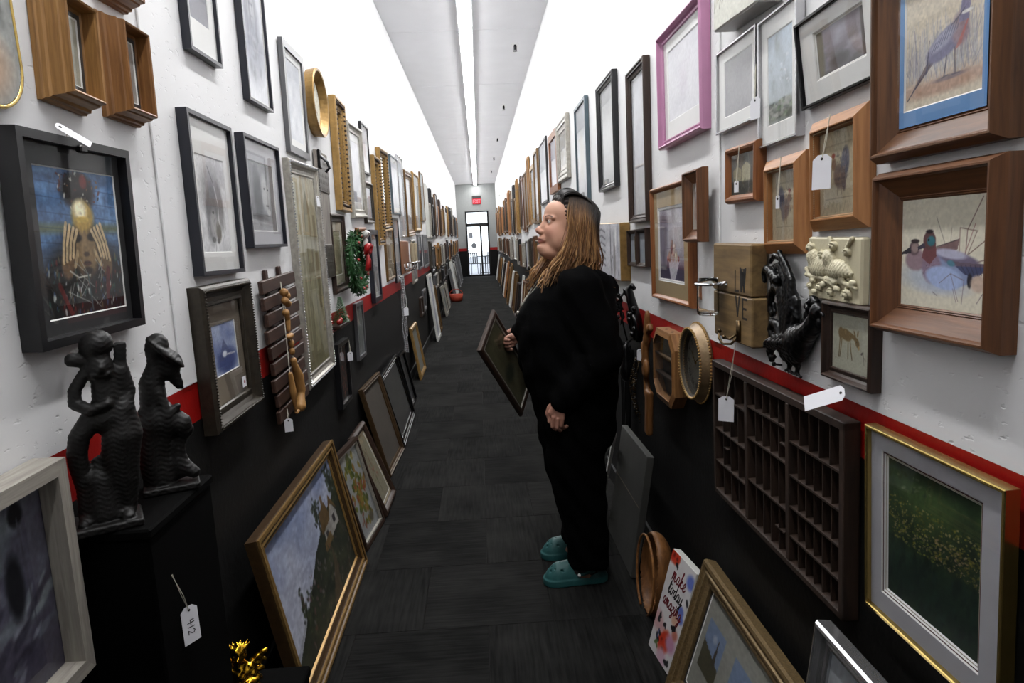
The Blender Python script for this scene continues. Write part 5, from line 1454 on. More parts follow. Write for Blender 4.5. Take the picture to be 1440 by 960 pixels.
# ---- black cast rooster
rb = thing('iron_rooster', 'black cast rooster wall ornament with tall curling tail', 'wall decor', mat=wall_matrix('R', (XR, 1.5, 1.11)))
def f_rst(P):
    # local x to the right (towards the camera), z up
    d = ellip(P, (-.030, -.018, .062), (.050, .018, .036)); d = su(d, ellip(P, (.02, -.022, .075), (.045, .022, .045)), .02)
    d = su(d, chain(P, [(.03, -.022, .08), (.085, -.022, .115), (.112, -.022, .150)], [.030, .020, .014]), .015)
    d = su(d, ellip(P, (.118, -.024, .158), (.018, .014, .017)), .01); d = np.minimum(d, cap(P, (.132, -.024, .156), (.146, -.024, .15), .006, .002))
    for k in range(5):
        d = np.minimum(d, sphere(P, (.072 + .011 * k, -.022, .150 + .030 * math.sin(.5 + k * .55)), .0095)); d = np.minimum(d, sphere(P, (.060 + .008 * k, -.026, .118 + .014 * k), .0085))
    d = np.minimum(d, ellip(P, (.128, -.024, .135), (.007, .007, .012)))
    T = [
        [(-.03, .09), (-.035, .15), (-.050, .21), (-.080, .245), (-.112, .238), (-.128, .212), (-.120, .195)],
        [(-.02, .09), (-.012, .16), (-.025, .225), (-.060, .262), (-.098, .268), (-.122, .252)],
        [(-.01, .09), (.010, .15), (.004, .215), (-.025, .250), (-.062, .278)],
        [(-.05, .09), (-.062, .145), (-.078, .185), (-.108, .192), (-.128, .172), (-.134, .140), (-.122, .122), (-.108, .132), (-.112, .150)],
        [(-.05, .075), (-.078, .105), (-.104, .108), (-.116, .088), (-.104, .070), (-.092, .082)],
        [(-.055, .06), (-.085, .058), (-.105, .036), (-.095, .018), (-.080, .028)],
        [(-.04, .1), (-.055, .17), (-.085, .212), (-.108, .212)],
        [(.0, .09), (.022, .135), (.020, .170), (.004, .190), (-.006, .176)],
        [(-.072, .212), (-.098, .226), (-.128, .236), (-.146, .222), (-.140, .204)]]
    for k in range(7):
        t0 = .4 * k
        d = np.minimum(d, chain(P, [(.052 - .020 * k, -.030, .100 - .004 * k), (.038 - .021 * k, -.044, .080 - .003 * k), (.014 - .021 * k, -.040, .058 - .002 * k)], [.007, .0075, .003]))
    for k, t in enumerate(T):
        n = len(t)
        d = np.minimum(d, chain(P, [(x, -.016 - .006 * (k % 3), z) for x, z in t], [.0125 - .0075 * i / (n - 1) for i in range(n)]))
    for x in (-.03, .01):
        d = su(d, chain(P, [(x, -.02, .04), (x + .012, -.018, .02), (x + .006, -.018, .006)], [.016, .006, .005]), .006)
        for dx in (-.02, .0, .022):
            d = np.minimum(d, cap(P, (x + .006, -.018, .006), (x + .006 + dx, -.018, .0), .0045, .003))
    for k in range(4):
        d = np.minimum(d, cap(P, (.0 - .02 * k, -.038, .09 - .004 * k), (-.03 - .02 * k, -.036, .06 - .006 * k), .007, .004))
    d = d + .0013 * np.sin(P[..., 0] * 420 + 3 * np.sin(P[..., 2] * 130)) * np.sin(P[..., 2] * 300)
    return np.maximum(d, P[..., 1] + .001)
sculpt('casting', f_rst, (-.16, -.06, -.01), (.155, .004, .29), .0028, M['black_iron'], rb)
sk = thing('wall_screw', 'loose black screw in the wall below the cast rooster', 'screw', mat=wall_matrix('R', (XR, 1.60, 1.112)))
m = MB(); m.tube([(0, 0, 0), (0, -.018, .003)], .003, 6); m.ball((0, -.02, .003), .006, 8, 5); m.build('screw_head', M['black_iron'], sk)

# ---- clock, octagon case, carved fork, black ornaments
ck = thing('wall_clock', 'round antique gold wall clock with dark dial and roped rim', 'clock', mat=wall_matrix('R', (XR, 2.215, 1.005 - .125), 0, 0))
R_ = .120
m = MB(); m.lathe([(.06, 0), (R_ * 1.08, 0), (R_ * 1.13, .006), (R_ * 1.10, .016), (R_ * 1.03, .026), (R_ * 1.0, .036), (R_ * .97, .040), (R_ * .94, .038), (R_ * .93, .012), (.06, .012)], 48, (0, 0, .125), 'Y'); m.build('case', M['clockgold'], ck, True)
m = MB(); m.lathe([(R_ * .945, .0375), (R_ * .90, .034), (R_ * .84, .018), (R_ * .825, .0165), (R_ * .82, .012)], 48, (0, 0, .125), 'Y'); m.f = m.f[:-2]; m.build('bezel', M['pewter'], ck, True)
m = MB()
for rr, yy, n in ((R_ * .98, -.040, 72), (R_ * 1.12, -.010, 80)):
    for k in range(n):
        t = 2 * math.pi * k / n; m.ball((rr * math.cos(t), yy, .125 + rr * math.sin(t)), .0044, 6, 4)
o = m.build('roped_rim', M['gold'], ck); o['kind'] = 'stuff'
m = MB(); m.lathe([(R_ * .83, .0), (R_ * .83, .002)], 40, (0, -.0135, .125), 'Y'); m.build('dial', M['dial'], ck)
nm = MB()
for k in range(12):
    t = math.pi / 2 - k * math.pi / 6
    c = (.078 * math.cos(t), .125 + .078 * math.sin(t))
    num = {0: 'XII', 1: 'I', 2: 'II', 3: 'III', 4: 'IIII', 5: 'V', 6: 'VI', 7: 'VII', 8: 'VIII', 9: 'IX', 10: 'X', 11: 'XI'}[k]
    x = -len(num) * .0035
    ca, sa = math.cos(t - math.pi / 2), math.sin(t - math.pi / 2)
    for chh in num:
        g = {'I': [[(0, 0), (0, 1)]], 'V': [[(-.25, 1), (0, 0), (.25, 1)]], 'X': [[(-.25, 0), (.25, 1)], [(-.25, 1), (.25, 0)]]}[chh]
        st_ = [[((c[0] + (x + p[0] * .012) * ca - (p[1] - .5) * .017 * sa), (c[1] + (x + p[0] * .012) * sa + (p[1] - .5) * .017 * ca)) for p in s] for s in g]
        ribbon(nm, st_, .0022, .0004, (0, 0), 1, -.0157); x += .007 if chh == 'I' else .0095
nm.build('numerals', M['ink'], ck)
m = MB(); ribbon(m, [[(0, .125), (-.035, .160)]], .005, .001, (0, 0), 1, -.019); ribbon(m, [[(0, .125), (.045, .150)]], .004, .001, (0, 0), 1, -.020); m.lathe([(.005, 0), (.005, .004)], 10, (0, -.016, .125), 'Y'); m.build('clock_hands', M['gold_bright'], ck)
a = MB(); a.lathe([(R_ * .86, 0), (R_ * .86, .001)], 40, (0, -.032, .125), 'Y'); a.build('glass', M['glass'], ck)

oc = thing('display_case', 'eight-sided honey wood display case with dark shelves', 'display case', mat=wall_matrix('R', (XR, 2.515, .797)))
def octo(w, h, c):
    return [(-w / 2 + c, 0), (w / 2 - c, 0), (w / 2, c), (w / 2, h - c), (w / 2 - c, h), (-w / 2 + c, h), (-w / 2, h - c), (-w / 2, c)]
o1, o2 = octo(.305, .278, .054), [(x * .86, .139 + (z - .139) * .84) for x, z in octo(.305, .278, .054)]
vs, fs, uv = [], [], []
for k in range(8):
    p, q = o1[k], o1[(k + 1) % 8]; p2, q2 = o2[k], o2[(k + 1) % 8]
    b = len(vs); L = math.hypot(q[0] - p[0], q[1] - p[1])
    vs += [(p[0], 0, p[1]), (q[0], 0, q[1]), (p[0], -.046, p[1]), (q[0], -.046, q[1]), (p2[0], -.052, p2[1]), (q2[0], -.052, q2[1]), (p2[0], -.01, p2[1]), (q2[0], -.01, q2[1])]
    fs += [(b, b + 1, b + 3, b + 2), (b + 2, b + 3, b + 5, b + 4), (b + 4, b + 5, b + 7, b + 6)]
    for v0, v1 in ((0, .088), (.088, .12), (.12, .2)):
        uv.append([(k, v0), (k + L, v0), (k + L, v1), (k, v1)])
obj('case', vs, fs, M['honeycase'], oc, uvs=uv)
m = MB(); m.add([(x, -.012, z) for x, z in o1], [tuple(range(8))]); m.build('back_panel', M['ebony'], oc)
for z in (.100, .175):
    box_obj('shelf', -.130, .130, -.044, -.012, z, z + .006, M['darkbrown'], oc)
m = MB(); m.add([(x, -.048, z) for x, z in o2], [tuple(range(8))]); m.build('glass', M['glass'], oc)
for x in (-.03, .05):
    m = MB(); m.lathe([(.006, 0), (.006, .002)], 8, (x, -.025, .278), 'Z'); m.build('hanging_slot', M['ink'], oc)

def rotY(a):
    q, s = math.cos(a), math.sin(a)
    return np.array([[q, 0, -s], [0, 1, 0], [s, 0, q]]).T
fk = thing('carved_fork', 'long carved wooden serving fork and spoon hung crossed below the stripe', 'wall decor', mat=wall_matrix('R', (XR, 2.77, .60)))
def f_fork(P):
    d = ellip(P, (.028, -.05, .475), (.017, .009, .05)); d = su(d, ellip(P, (.02, -.05, .43), (.014, .010, .04)), .01)
    d = np.minimum(d, rbox(P, (.055, -.048, .455), (.022, .008, .012), .004, rotY(-.5)))
    d = ss(d, cap(P, (.05, -.05, .50), (.046, -.05, .475), .010), .004)
    d = su(d, chain(P, [(.016, -.05, .41), (.004, -.055, .36), (.0, -.055, .31)], [.013, .010, .012]), .008)
    d = su(d, chain(P, [(-.075, -.035, .37), (-.045, -.045, .33), (.01, -.055, .26)], [.016, .011, .011]), .006)
    d = su(d, ellip(P, (.030, -.058, .285), (.018, .010, .036)), .006)
    d = su(d, chain(P, [(.0, -.055, .31), (-.008, -.05, .24), (.012, -.05, .18)], [.012, .008, .012]), .008)
    d = su(d, rbox(P, (.032, -.05, .10), (.021, .011, .095), .008, rotY(.12)), .012)
    return np.maximum(d - .0035, -P[..., 2])
sculpt('carving', f_fork, (-.10, -.10, -.01), (.12, .0, .56), .005, M['spoonwood'], fk)

def orn(name, label, cat, y, z):
    return thing(name, label, cat, mat=wall_matrix('R', (XR, y, z)))
k1 = orn('iron_bracket', 'black scrolled iron bracket beside the canvas of a street', 'wall decor', 3.03, .96)
m = MB()
for dx in (-.03, .03):
    m.tube([(dx, -.02, 0), (dx, -.03, .10), (dx * .6, -.05, .18), (dx * .2, -.06, .235), (.02, -.05, .25), (.03, -.04, .235)], [.020, .020, .018, .015, .012, .009], 8)
    m.tube([(dx, -.02, 0), (dx * 2.2, -.04, .05), (dx * 2.4, -.05, .10), (dx * 1.6, -.05, .12)], .009, 8)
for k in range(7):
    m.ball((.06 * math.sin(k * 2.1), -.05, .03 + .03 * k), (.018, .012, .014), 7, 5)
m.build('scrollwork', M['black_iron'], k1, True)
k2 = orn('lacquer_gourds', 'pair of glossy black gourds hung beside the scrolled iron bracket', 'wall decor', 3.12, .76)
for x, s_ in ((-.035, 1.0), (.035, .9)):
    m = MB(); m.lathe([(.004, 0), (.022 * s_, .012), (.032 * s_, .045), (.026 * s_, .085), (.014 * s_, .11), (.017 * s_, .13), (.008, .155), (.004, .175)], 18, (x, -.05 - .02 * (s_ < 1), 0)); m.build('gourd', M['black_satin'], k2, True)
m = MB(); m.tube([(-.035, -.05, .17), (0, -.02, .20), (.035, -.07, .17)], .002, 5); m.tube([(0, 0, .2), (0, -.025, .2)], .003, 5); m.build('cord', M['felt'], k2)
k3 = orn('silk_flowers', 'bunch of dark silk flowers with one green bloom behind the woman', 'flowers', 3.24, .93)
m = MB(); r2 = random.Random(5)
for k in range(60):
    p = Vector((r2.gauss(0, .05), -.07 + r2.gauss(0, .02), .16 + r2.gauss(0, .045)))
    m.leaf(p, (r2.gauss(0, 1), r2.gauss(-.3, .6), r2.gauss(0, 1)), (r2.gauss(0, .4), -1, r2.gauss(0, .4)), .05, .014)
m.build('petals', M['felt'], k3)
m = MB(); m.ball((.02, -.12, .19), (.014, .010, .014), 8, 6); m.build('green_bloom', M['leafgreen'], k3, True)
m = MB(); m.tube([(0, -.06, .15), (.0, -.04, .05), (.01, -.03, .0)], .004); m.build('stem', M['felt'], k3)
k4 = orn('bead_garland', 'hanging tangle of small gold and black bead strands', 'garland', 2.99, .58)
m = MB(); m2 = MB()
for k in range(9):
    x0 = -.05 + .012 * k; zb = .02 + .05 * r2.random()
    for j in range(26):
        t = j / 25
        p = (x0 + .018 * math.sin(6 * t + k) , -.035 - .02 * math.sin(3.1 * t) - .004 * (k % 3), .30 - (.30 - zb) * t)
        (m if (j + k) % 3 else m2).ball(p, .0042, 5, 4)
o = m.build('gold_beads', M['brass'], k4); o['kind'] = 'stuff'
o = m2.build('black_beads', M['black_satin'], k4); o['kind'] = 'stuff'
m = MB(); m.tube([(0, -.005, .33), (0, -.035, .31)], .006); m.tube([(-.05, -.035, .30), (.06, -.035, .30)], .003); m.build('hanger', M['black_iron'], k4)
price_tag('white price tag between the bead garland and carved fork', (.68, 2.85, .98), (.665, 2.855, .925), (-.8, -.6, 0), .035, .05)
k5 = orn('dark_scarf', 'black scarf hanging beneath the dark ornaments', 'scarf', 3.27, .40)
vs, fs = [], []
for j in range(15):
    for i in range(13):
        u = i / 12 - .5; v = j / 14
        vs.append((u * .2 * (1 - .35 * v), -.022 - .012 * math.sin(u * 22 + v * 2) - .02 * v, .5 * (1 - v) + .01 * math.sin(u * 9)))
for j in range(14):
    for i in range(12):
        q = j * 13 + i; fs.append((q, q + 1, q + 14, q + 13))
o = obj('fabric', vs, fs, M['felt'], k5, True)
sm = o.modifiers.new('thickness', 'SOLIDIFY'); sm.thickness = .004

# ---- right-hand floor things
pn = thing('canvas_picture', 'dark grey bare canvas leaning on the floor behind the woman\'s legs', 'canvas', mat=wall_matrix('R', (.5928, 2.9181, 0), -.0, -.151, .007))
m = MB(); m.bbox(-.245, .245, -.03, 0, 0, .533, .003); m.build('canvas', plain('grey_canvas', (.20, .20, .19), .8, 0, .35, 6, .2, 300), pn)
m = MB(); m.box(-.23, .23, -.0305, -.030, .30, .304); m.build('crease', M['mat_taupe'], pn)
lt = thing('scroll_panel', 'white pierced scroll panel leaning behind the woman\'s legs', 'panel', mat=wall_matrix('R', (.50, 3.30, 0), 0, -.2, 0))
m = MB()
moulding('panel_frame', .40, .52, [(0, 0), (0, .014), (.02, .014), (.02, 0)], M['white_frame'], lt)
for sx in (-1, 1):
    for sz in (-1, 1):
        for k in (0, 1):
            pts = [((.02 + .075 * t + .03 * math.sin(6 * t) * (1 - k)) * sx, -.007, .26 + sz * (.02 + .21 * t * (1 if k else .6) - .05 * k * math.sin(3.1 * t))) for t in np.linspace(0, 2.1, 12)]
            pts = [p for p in pts if abs(p[0]) < .185 and .02 < p[2] < .5]
            m.tube(pts, .010, 6)
m.tube([(0, -.007, .02), (0, -.007, .50)], .008, 6); m.tube([(-.18, -.007, .26), (.18, -.007, .26)], .008, 6)
pts = [(.06 * math.cos(t), -.007, .26 + .09 * math.sin(t)) for t in np.linspace(0, 6.283, 25)]
m.tube(pts, .009, 6); m.build('scrollwork', M['white_frame'], lt)

sg = thing('canvas_sign', 'small white canvas sign with red flowers reading make today amazing', 'sign', mat=wall_matrix('R', (.5615, 2.105, 0), -.018, -.278, .104))
w, h = .1957, .36
m = MB(); m.bbox(-w / 2, w / 2, -.03, 0, 0, h, .002); m.build('canvas', M['white_frame'], sg)
print_obj('painting', -w / 2 + .001, w / 2 - .001, .001, h - .001, -.0305, art_sign, sg, M['canvas'])
# joined handwriting, letter by letter: (advance, strokes)
G = {
 'm': (1.15, [[(0, 0), (.05, .9), (.08, .9), (.1, .2), (.25, .85), (.38, .85), (.42, 0), (.55, .8), (.68, .85), (.72, .1), (.85, .02), (1.15, .35)]]),
 'a': (.85, [[(.58, .75), (.35, .92), (.1, .7), (.05, .3), (.2, .02), (.42, .12), (.58, .75), (.55, .15), (.68, .02), (.85, .3)]]),
 'k': (.85, [[(0, .3), (.25, 1.3), (.3, 1.75), (.18, 1.7), (.12, .9), (.1, 0)], [(.12, .45), (.4, .9), (.5, .75), (.2, .5), (.5, .05), (.85, .25)]]),
 'e': (.75, [[(0, .3), (.35, .5), (.48, .8), (.3, .95), (.1, .65), (.12, .2), (.35, .0), (.75, .35)]]),
 't': (.6, [[(.0, .3), (.25, 1.5), (.2, .2), (.35, .02), (.6, .3)], [(.02, 1.05), (.5, 1.12)]]),
 'o': (.8, [[(.3, .9), (.08, .65), (.08, .2), (.28, 0), (.5, .25), (.48, .7), (.3, .9), (.5, .75), (.8, .8)]]),
 'd': (.85, [[(.52, .75), (.3, .9), (.08, .6), (.1, .15), (.3, .02), (.52, .5), (.6, 1.75), (.56, .2), (.68, .02), (.85, .3)]]),
 'y': (.8, [[(0, .8), (.12, .2), (.3, .05), (.5, .4), (.55, .9), (.5, 0), (.38, -.75), (.18, -.8), (.2, -.45), (.8, .3)]]),
 'z': (.7, [[(.05, .8), (.5, .85), (.05, .1), (.45, .0), (.4, -.55), (.15, -.75), (.1, -.5), (.7, .25)]]),
 'i': (.45, [[(0, .3), (.15, .85), (.15, .15), (.28, .02), (.45, .3)], [(.17, 1.2), (.2, 1.28)]]),
 'n': (.85, [[(0, .2), (.06, .9), (.1, .2), (.28, .85), (.42, .8), (.45, .12), (.58, .02), (.85, .3)]]),
 'g': (.8, [[(.55, .75), (.32, .92), (.08, .65), (.12, .15), (.32, .08), (.55, .7), (.5, -.4), (.32, -.8), (.12, -.65), (.8, .3)]]),
}
def smooth(st):
    out = []
    P = [np.array(p) for p in st]
    for i in range(len(P) - 1):
        p0, p1, p2, p3 = P[max(i - 1, 0)], P[i], P[i + 1], P[min(i + 2, len(P) - 1)]
        for t in (0, .25, .5, .75):
            out.append(.5 * ((2 * p1) + (-p0 + p2) * t + (2 * p0 - 5 * p1 + 4 * p2 - p3) * t * t + (-p0 + 3 * p1 - 3 * p2 + p3) * t ** 3))
    out.append(P[-1])
    return [tuple(p) for p in out]
def write(mb, word, x, z, s, width, y, slant=.15):
    for chh in word:
        adv, sts = G[chh]
        for st in sts:
            ribbon(mb, [[(x + (p[0] + slant * p[1]) * s, z + p[1] * s) for p in smooth(st)]], width, .0005, (0, 0), 1, y)
        x += adv * s
    return x
wine = plain('wine_ink', (.42, .07, .12), .6)
m = MB(); write(m, 'make', -.052, .270, .030, .0042, -.031); m.build('red_word', wine, sg)
m = MB(); write(m, 'amazing', -.076, .176, .0265, .0042, -.031); m.build('red_word', wine, sg)
m = MB(); write(m, 'today', -.058, .222, .0295, .0042, -.031); m.build('black_lettering', M['ink'], sg)

bk = thing('wood_basket', 'curved bentwood basket standing behind the floral canvas sign', 'basket', mat=wall_matrix('R', (.640, 2.40, 0), 0, -.05, .05))
def f_bask(P):
    o_ = ellip(P, (0, -.05, .16), (.11, .07, .165)); i_ = ellip(P, (0, -.072, .165), (.10, .07, .152))
    return np.maximum(np.maximum(ss(o_, i_, .004), -P[..., 2]), -(P[..., 1] + .085))
sculpt('bowl', f_bask, (-.14, -.16, -.01), (.14, .03, .35), .005, M['spoonwood'], bk)
m = MB(); m.tube([(.108 * math.cos(t), -.087, .16 + .155 * math.sin(t)) for t in np.linspace(-.75 * math.pi / 2, math.pi + .75 * math.pi / 2, 24)], .005, 8); m.build('rim', M['honey_obj'], bk, True)

frame('picture_frame', 'large antique gold frame with several small prints leaning at lower right', 'R', (.556, 1.61, 0), .73, .44, .04, 'step', .062, 'gold_spot', lean=-.30, mats=[('mat_dark', (.014,) * 4)], art=art_prints_on_mat, gd=.012)
frame('picture_frame', 'silver frame with dark print at the bottom edge, lower right', 'R', (.585, 1.02, 0), .44, .665, .035, 'scoop', .04, 'silver_bright', lean=-.12, art=A_(art_beach,), gd=.010)

# ---- dark slat rack with carved pendant
sr = thing('slat_rack', 'dark wooden slat rack hung over the red stripe', 'rack', mat=wall_matrix('L', (-.776, 2.6526, .817), -.041, -.021))
for x in (-.10, .07):
    m = MB(); m.bbox(x - .016, x + .016, -.012, 0, .0, .56, .002); m.build('rail', M['slatwood'], sr)
n = 9
for k in range(n):
    z = .008 + (.533 / n) * k
    sft = .010 * math.sin(k * 2.3)
    m = MB(); m.bbox(-.214 + sft, .214 + sft, -.028, -.012, z, z + .047, .003); m.build('slat', M['slatwood'], sr)
an = thing('carved_pendant', 'string of carved pale wooden pieces hanging on the slat rack', 'wall decor', mat=wall_matrix('L', (-.776, 2.6526, .817), -.041, -.021) @ Matrix.Translation((-.06, -.034, .03)))
def f_ant(P):
    d = sphere(P, (.0, -.02, .44), .016); d = np.minimum(d, sphere(P, (.022, -.02, .425), .016)); d = np.minimum(d, cap(P, (-.005, -.02, .41), (.02, -.022, .395), .014))
    d = np.minimum(d, cap(P, (-.012, -.02, .365), (.0, -.02, .34), .014, .010)); d = np.minimum(d, cap(P, (.0, -.02, .33), (-.006, -.02, .30), .010, .008))
    d = np.minimum(d, ellip(P, (.0, -.02, .275), (.034, .014, .012))); d = np.minimum(d, ellip(P, (.006, -.02, .245), (.012, .012, .018))); d = np.minimum(d, ellip(P, (.004, -.02, .215), (.011, .011, .015)))
    d = np.minimum(d, sphere(P, (.008, -.02, .178), .013)); d = su(d, chain(P, [(.01, -.02, .165), (.04, -.022, .11), (.055, -.02, .05), (.045, -.02, .02)], [.012, .019, .018, .010]), .006)
    d = su(d, chain(P, [(.045, -.02, .03), (.02, -.02, -.005)], [.014, .022]), .006)
    d = np.minimum(d, chain(P, [(-.055, -.02, .14), (-.05, -.02, .07), (-.045, -.02, .0)], [.009, .013, .006])); d = np.minimum(d, ellip(P, (-.03, -.02, -.012), (.022, .009, .008)))
    return d
sculpt('carvings', f_ant, (-.09, -.05, -.045), (.09, .004, .47), .003, M['antler'], an)
m = MB(); m.tube([(.0, -.012, .48), (.0, -.016, .42), (.0, -.02, .25), (.008, -.02, .17)], .002, 6); m.tube([(.0, -.012, .47), (-.055, -.018, .14)], .0015, 6); m.build('cord', M['string'], an)
price_tag('white price tag hanging at the foot of the carved pendant', (-.742, 2.50, .86), (-.738, 2.49, .80), (.35, -1, 0), .03, .05)
price_tag('white price tag laid over the top edge of the black framed portrait', (-.748, 1.335, 1.665), (-.733, 1.335, 1.672), (.8, -.25, .75), .024, .062, -.75)
price_tag('white price tag hanging on the black berry-sprig frame', (-.752, 3.80, .925), (-.748, 3.785, .835), (.7, -.75, 0), .034, .05)

# ---- evergreen ledge, wreath, garland, bracket board, basket
tl = thing('holiday_ledge', 'dark ledge with little evergreen and holly above the berry frame', 'wall decor', mat=wall_matrix('L', (XL, 3.64, 1.02)))
m = MB(); m.bbox(-.13, .13, -.060, 0, 0, .022, .004); m.build('ledge', M['darkbrown'], tl)
m = MB()
for k in range(160):
    z = .03 + .13 * (k / 160); r = .035 * (1 - k / 170); t = k * 2.4
    m.leaf((r * .3 * math.cos(t), -.04 + r * .3 * math.sin(t), z), (math.cos(t), math.sin(t), -.2), (0, 0, 1), r + .01, .006)
m.build('evergreen', M['leafgreen'], tl)
for i, (x, z) in enumerate(((-.09, .03), (.08, .03), (-.06, .035), (.05, .04), (.11, .03), (-.115, .03))):
    m = MB(); m.ball((x, -.05, z + .008), .013, 8, 6); m.build('berry', M['berry'], tl, True)
m = MB()
for k in range(70):
    x = rng.uniform(-.12, .12); m.leaf((x, -.04, .03), (rng.gauss(0, 1), rng.gauss(-.4, .4), .6), (0, -1, .3), .030, .008)
m.build('holly_leaves', M['leafgreen'], tl)

wt = thing('wreath', 'green wreath with red ribbon bow on left wall', 'wreath', mat=wall_matrix('L', (XL + .030, 4.03, 1.14)))
m = MB(); r3 = random.Random(11); R1 = .155
for k in range(1500):
    t = r3.random() * 6.283; ph_ = r3.random() * 6.283; rr = .026 * r3.random() ** .5
    c = Vector(((R1 + rr * math.cos(ph_)) * math.cos(t), -.05 + rr * math.sin(ph_), .20 + (R1 + rr * math.cos(ph_)) * math.sin(t)))
    d = Vector((-math.sin(t) + r3.gauss(0, .5) + .6 * math.cos(ph_) * math.cos(t), .9 * math.sin(ph_) + r3.gauss(0, .4), math.cos(t) + r3.gauss(0, .5) + .6 * math.cos(ph_) * math.sin(t)))
    m.leaf(c, d, (r3.gauss(0, 1), -1, r3.gauss(0, 1)), .030, .005)
o = m.build('needles', M['leafgreen'], wt); o['kind'] = 'stuff'
m = MB(); m.tube([((R1) * math.cos(t), -.045, .20 + R1 * math.sin(t)) for t in np.linspace(0, 6.283, 33)], .016, 8, False); m.build('ring', M['leafgreen'], wt, True)
m = MB()
def bow(mb, c, s):
    for sg_ in (-1, 1):
        mb.tube([(c[0], c[1], c[2]), (c[0] + sg_ * .03 * s, c[1] - .02, c[2] + .03 * s), (c[0] + sg_ * .065 * s, c[1] - .02, c[2] + .025 * s), (c[0] + sg_ * .06 * s, c[1] - .01, c[2] - .015 * s), (c[0], c[1], c[2])], [.006, .014, .018, .014, .006], 8)
        mb.tube([(c[0], c[1], c[2]), (c[0] + sg_ * .025 * s, c[1] - .012, c[2] - .06 * s), (c[0] + sg_ * .04 * s, c[1] - .004, c[2] - .12 * s)], [.008, .012, .014], 8)
    mb.ball(c, .016, 8, 6)
bow(m, (.12, -.085, .27), 1.0); m.build('bow', M['ribbon'], wt, True)
m = MB(); bow(m, (.09, -.082, .36), .55); m.build('striped_bow', M['white_frame'], wt, True)
for k in range(9):
    t = k * .7 - 1.2; m = MB(); m.ball((R1 * math.cos(t) + .01, -.082, .20 + R1 * math.sin(t)), .010, 8, 6); m.build('berry', M['berry'], wt, True)

gd_ = thing('chain_garland', 'silvery bead chain garland hanging down past the red stripe', 'garland', mat=wall_matrix('L', (XL, 6.63, .40)))
m = MB()
for k in range(6):
    for j in range(40):
        t = j / 39
        m.ball((-.09 + .036 * k * (1 - .75 * t) + .012 * math.sin(9 * t + k), -.03 - .012 * (k % 2) - .012 * math.sin(7 * t + k), .72 * (1 - t)), (.008, .008, .010), 5, 4)
o = m.build('beads', M['silver_bright'], gd_); o['kind'] = 'stuff'
m = MB(); m.tube([(-.11, -.03, .725), (.12, -.03, .725)], .005); m.tube([(0, 0, .73), (0, -.035, .728)], .005); m.build('hanging_rod', M['silver'], gd_)
price_tag('white price tag hanging on the silvery bead chain garland', (-.73, 6.56, .86), (-.73, 6.56, .79), (.6, -.8, 0), .05, .08)

bb = thing('sconce_board', 'brown board with two candle sconces on left wall', 'wall decor', mat=wall_matrix('L', (XL, 7.2, 1.128), .01))
m = MB(); m.bbox(-.38, .38, -.02, 0, 0, .33, .004); m.build('board', M['orangewood'], bb)
for x in (-.16, .16):
    m = MB(); m.tube([(x, -.02, .05), (x, -.09, .03), (x, -.11, .06), (x, -.11, .10)], .010, 8); m.lathe([(.05, .10), (.055, .115), (.02, .115)], 14, (x, -.11, 0)); m.lathe([(.04, 0), (.04, .01)], 12, (x, -.02, .06), 'Y'); m.build('bracket', M['silver_bright'], bb, True)
    m = MB(); m.lathe([(.022, .115), (.022, .30), (.004, .305), (.003, .325)], 12, (x, -.11, 0)); m.build('candle', M['mat_cream'], bb)
ob = thing('fabric_basket', 'orange red basket on the floor far along left wall', 'basket', (-.60, 16.2, 0))
m = MB(); m.lathe([(.10, 0), (.14, .02), (.16, .17), (.15, .17), (.13, .04), (.0, .03)], 20); m.build('bowl', M['orange'], ob, True)
m = MB(); m.tube([(.155 * math.cos(t), 0, .16 + .13 * math.sin(t)) for t in np.linspace(0, math.pi, 14)], .008); m.build('handle', M['orange'], ob, True)

# ------------------------------------------------------------------ carved figures on a plinth, gilt figurine
pl = thing('plinth', 'black square plinth carrying the two dark carved figures', 'plinth', (-.705, 1.355, 0))
m = MB(); m.bbox(-.073, .075, -.145, .145, .03, .935, .004); m.build('column', M['plinth'], pl)
m = MB(); m.bbox(-.078, .080, -.15, .15, .935, .955, .004); m.build('top', M['plinth'], pl)
m = MB(); m.bbox(-.078, .080, -.15, .15, 0, .03, .004); m.build('base', M['plinth'], pl)
PT = .955
def fig_mat(x, y, z, a):
    return Matrix.Translation((x, y, z)) @ Matrix.Rotation(a, 4, 'Z')
s1 = thing('carved_figure', 'dark carved wooden figure with round cap and arm akimbo, nearer of the two', 'figurine', mat=fig_mat(-.700, 1.255, PT, .509))
def shear(P, k, top, low):
    Q = P.copy(); Q[..., 0] = P[..., 0] + k * (top - np.clip(P[..., 2] + PT, low, 9)); return Q
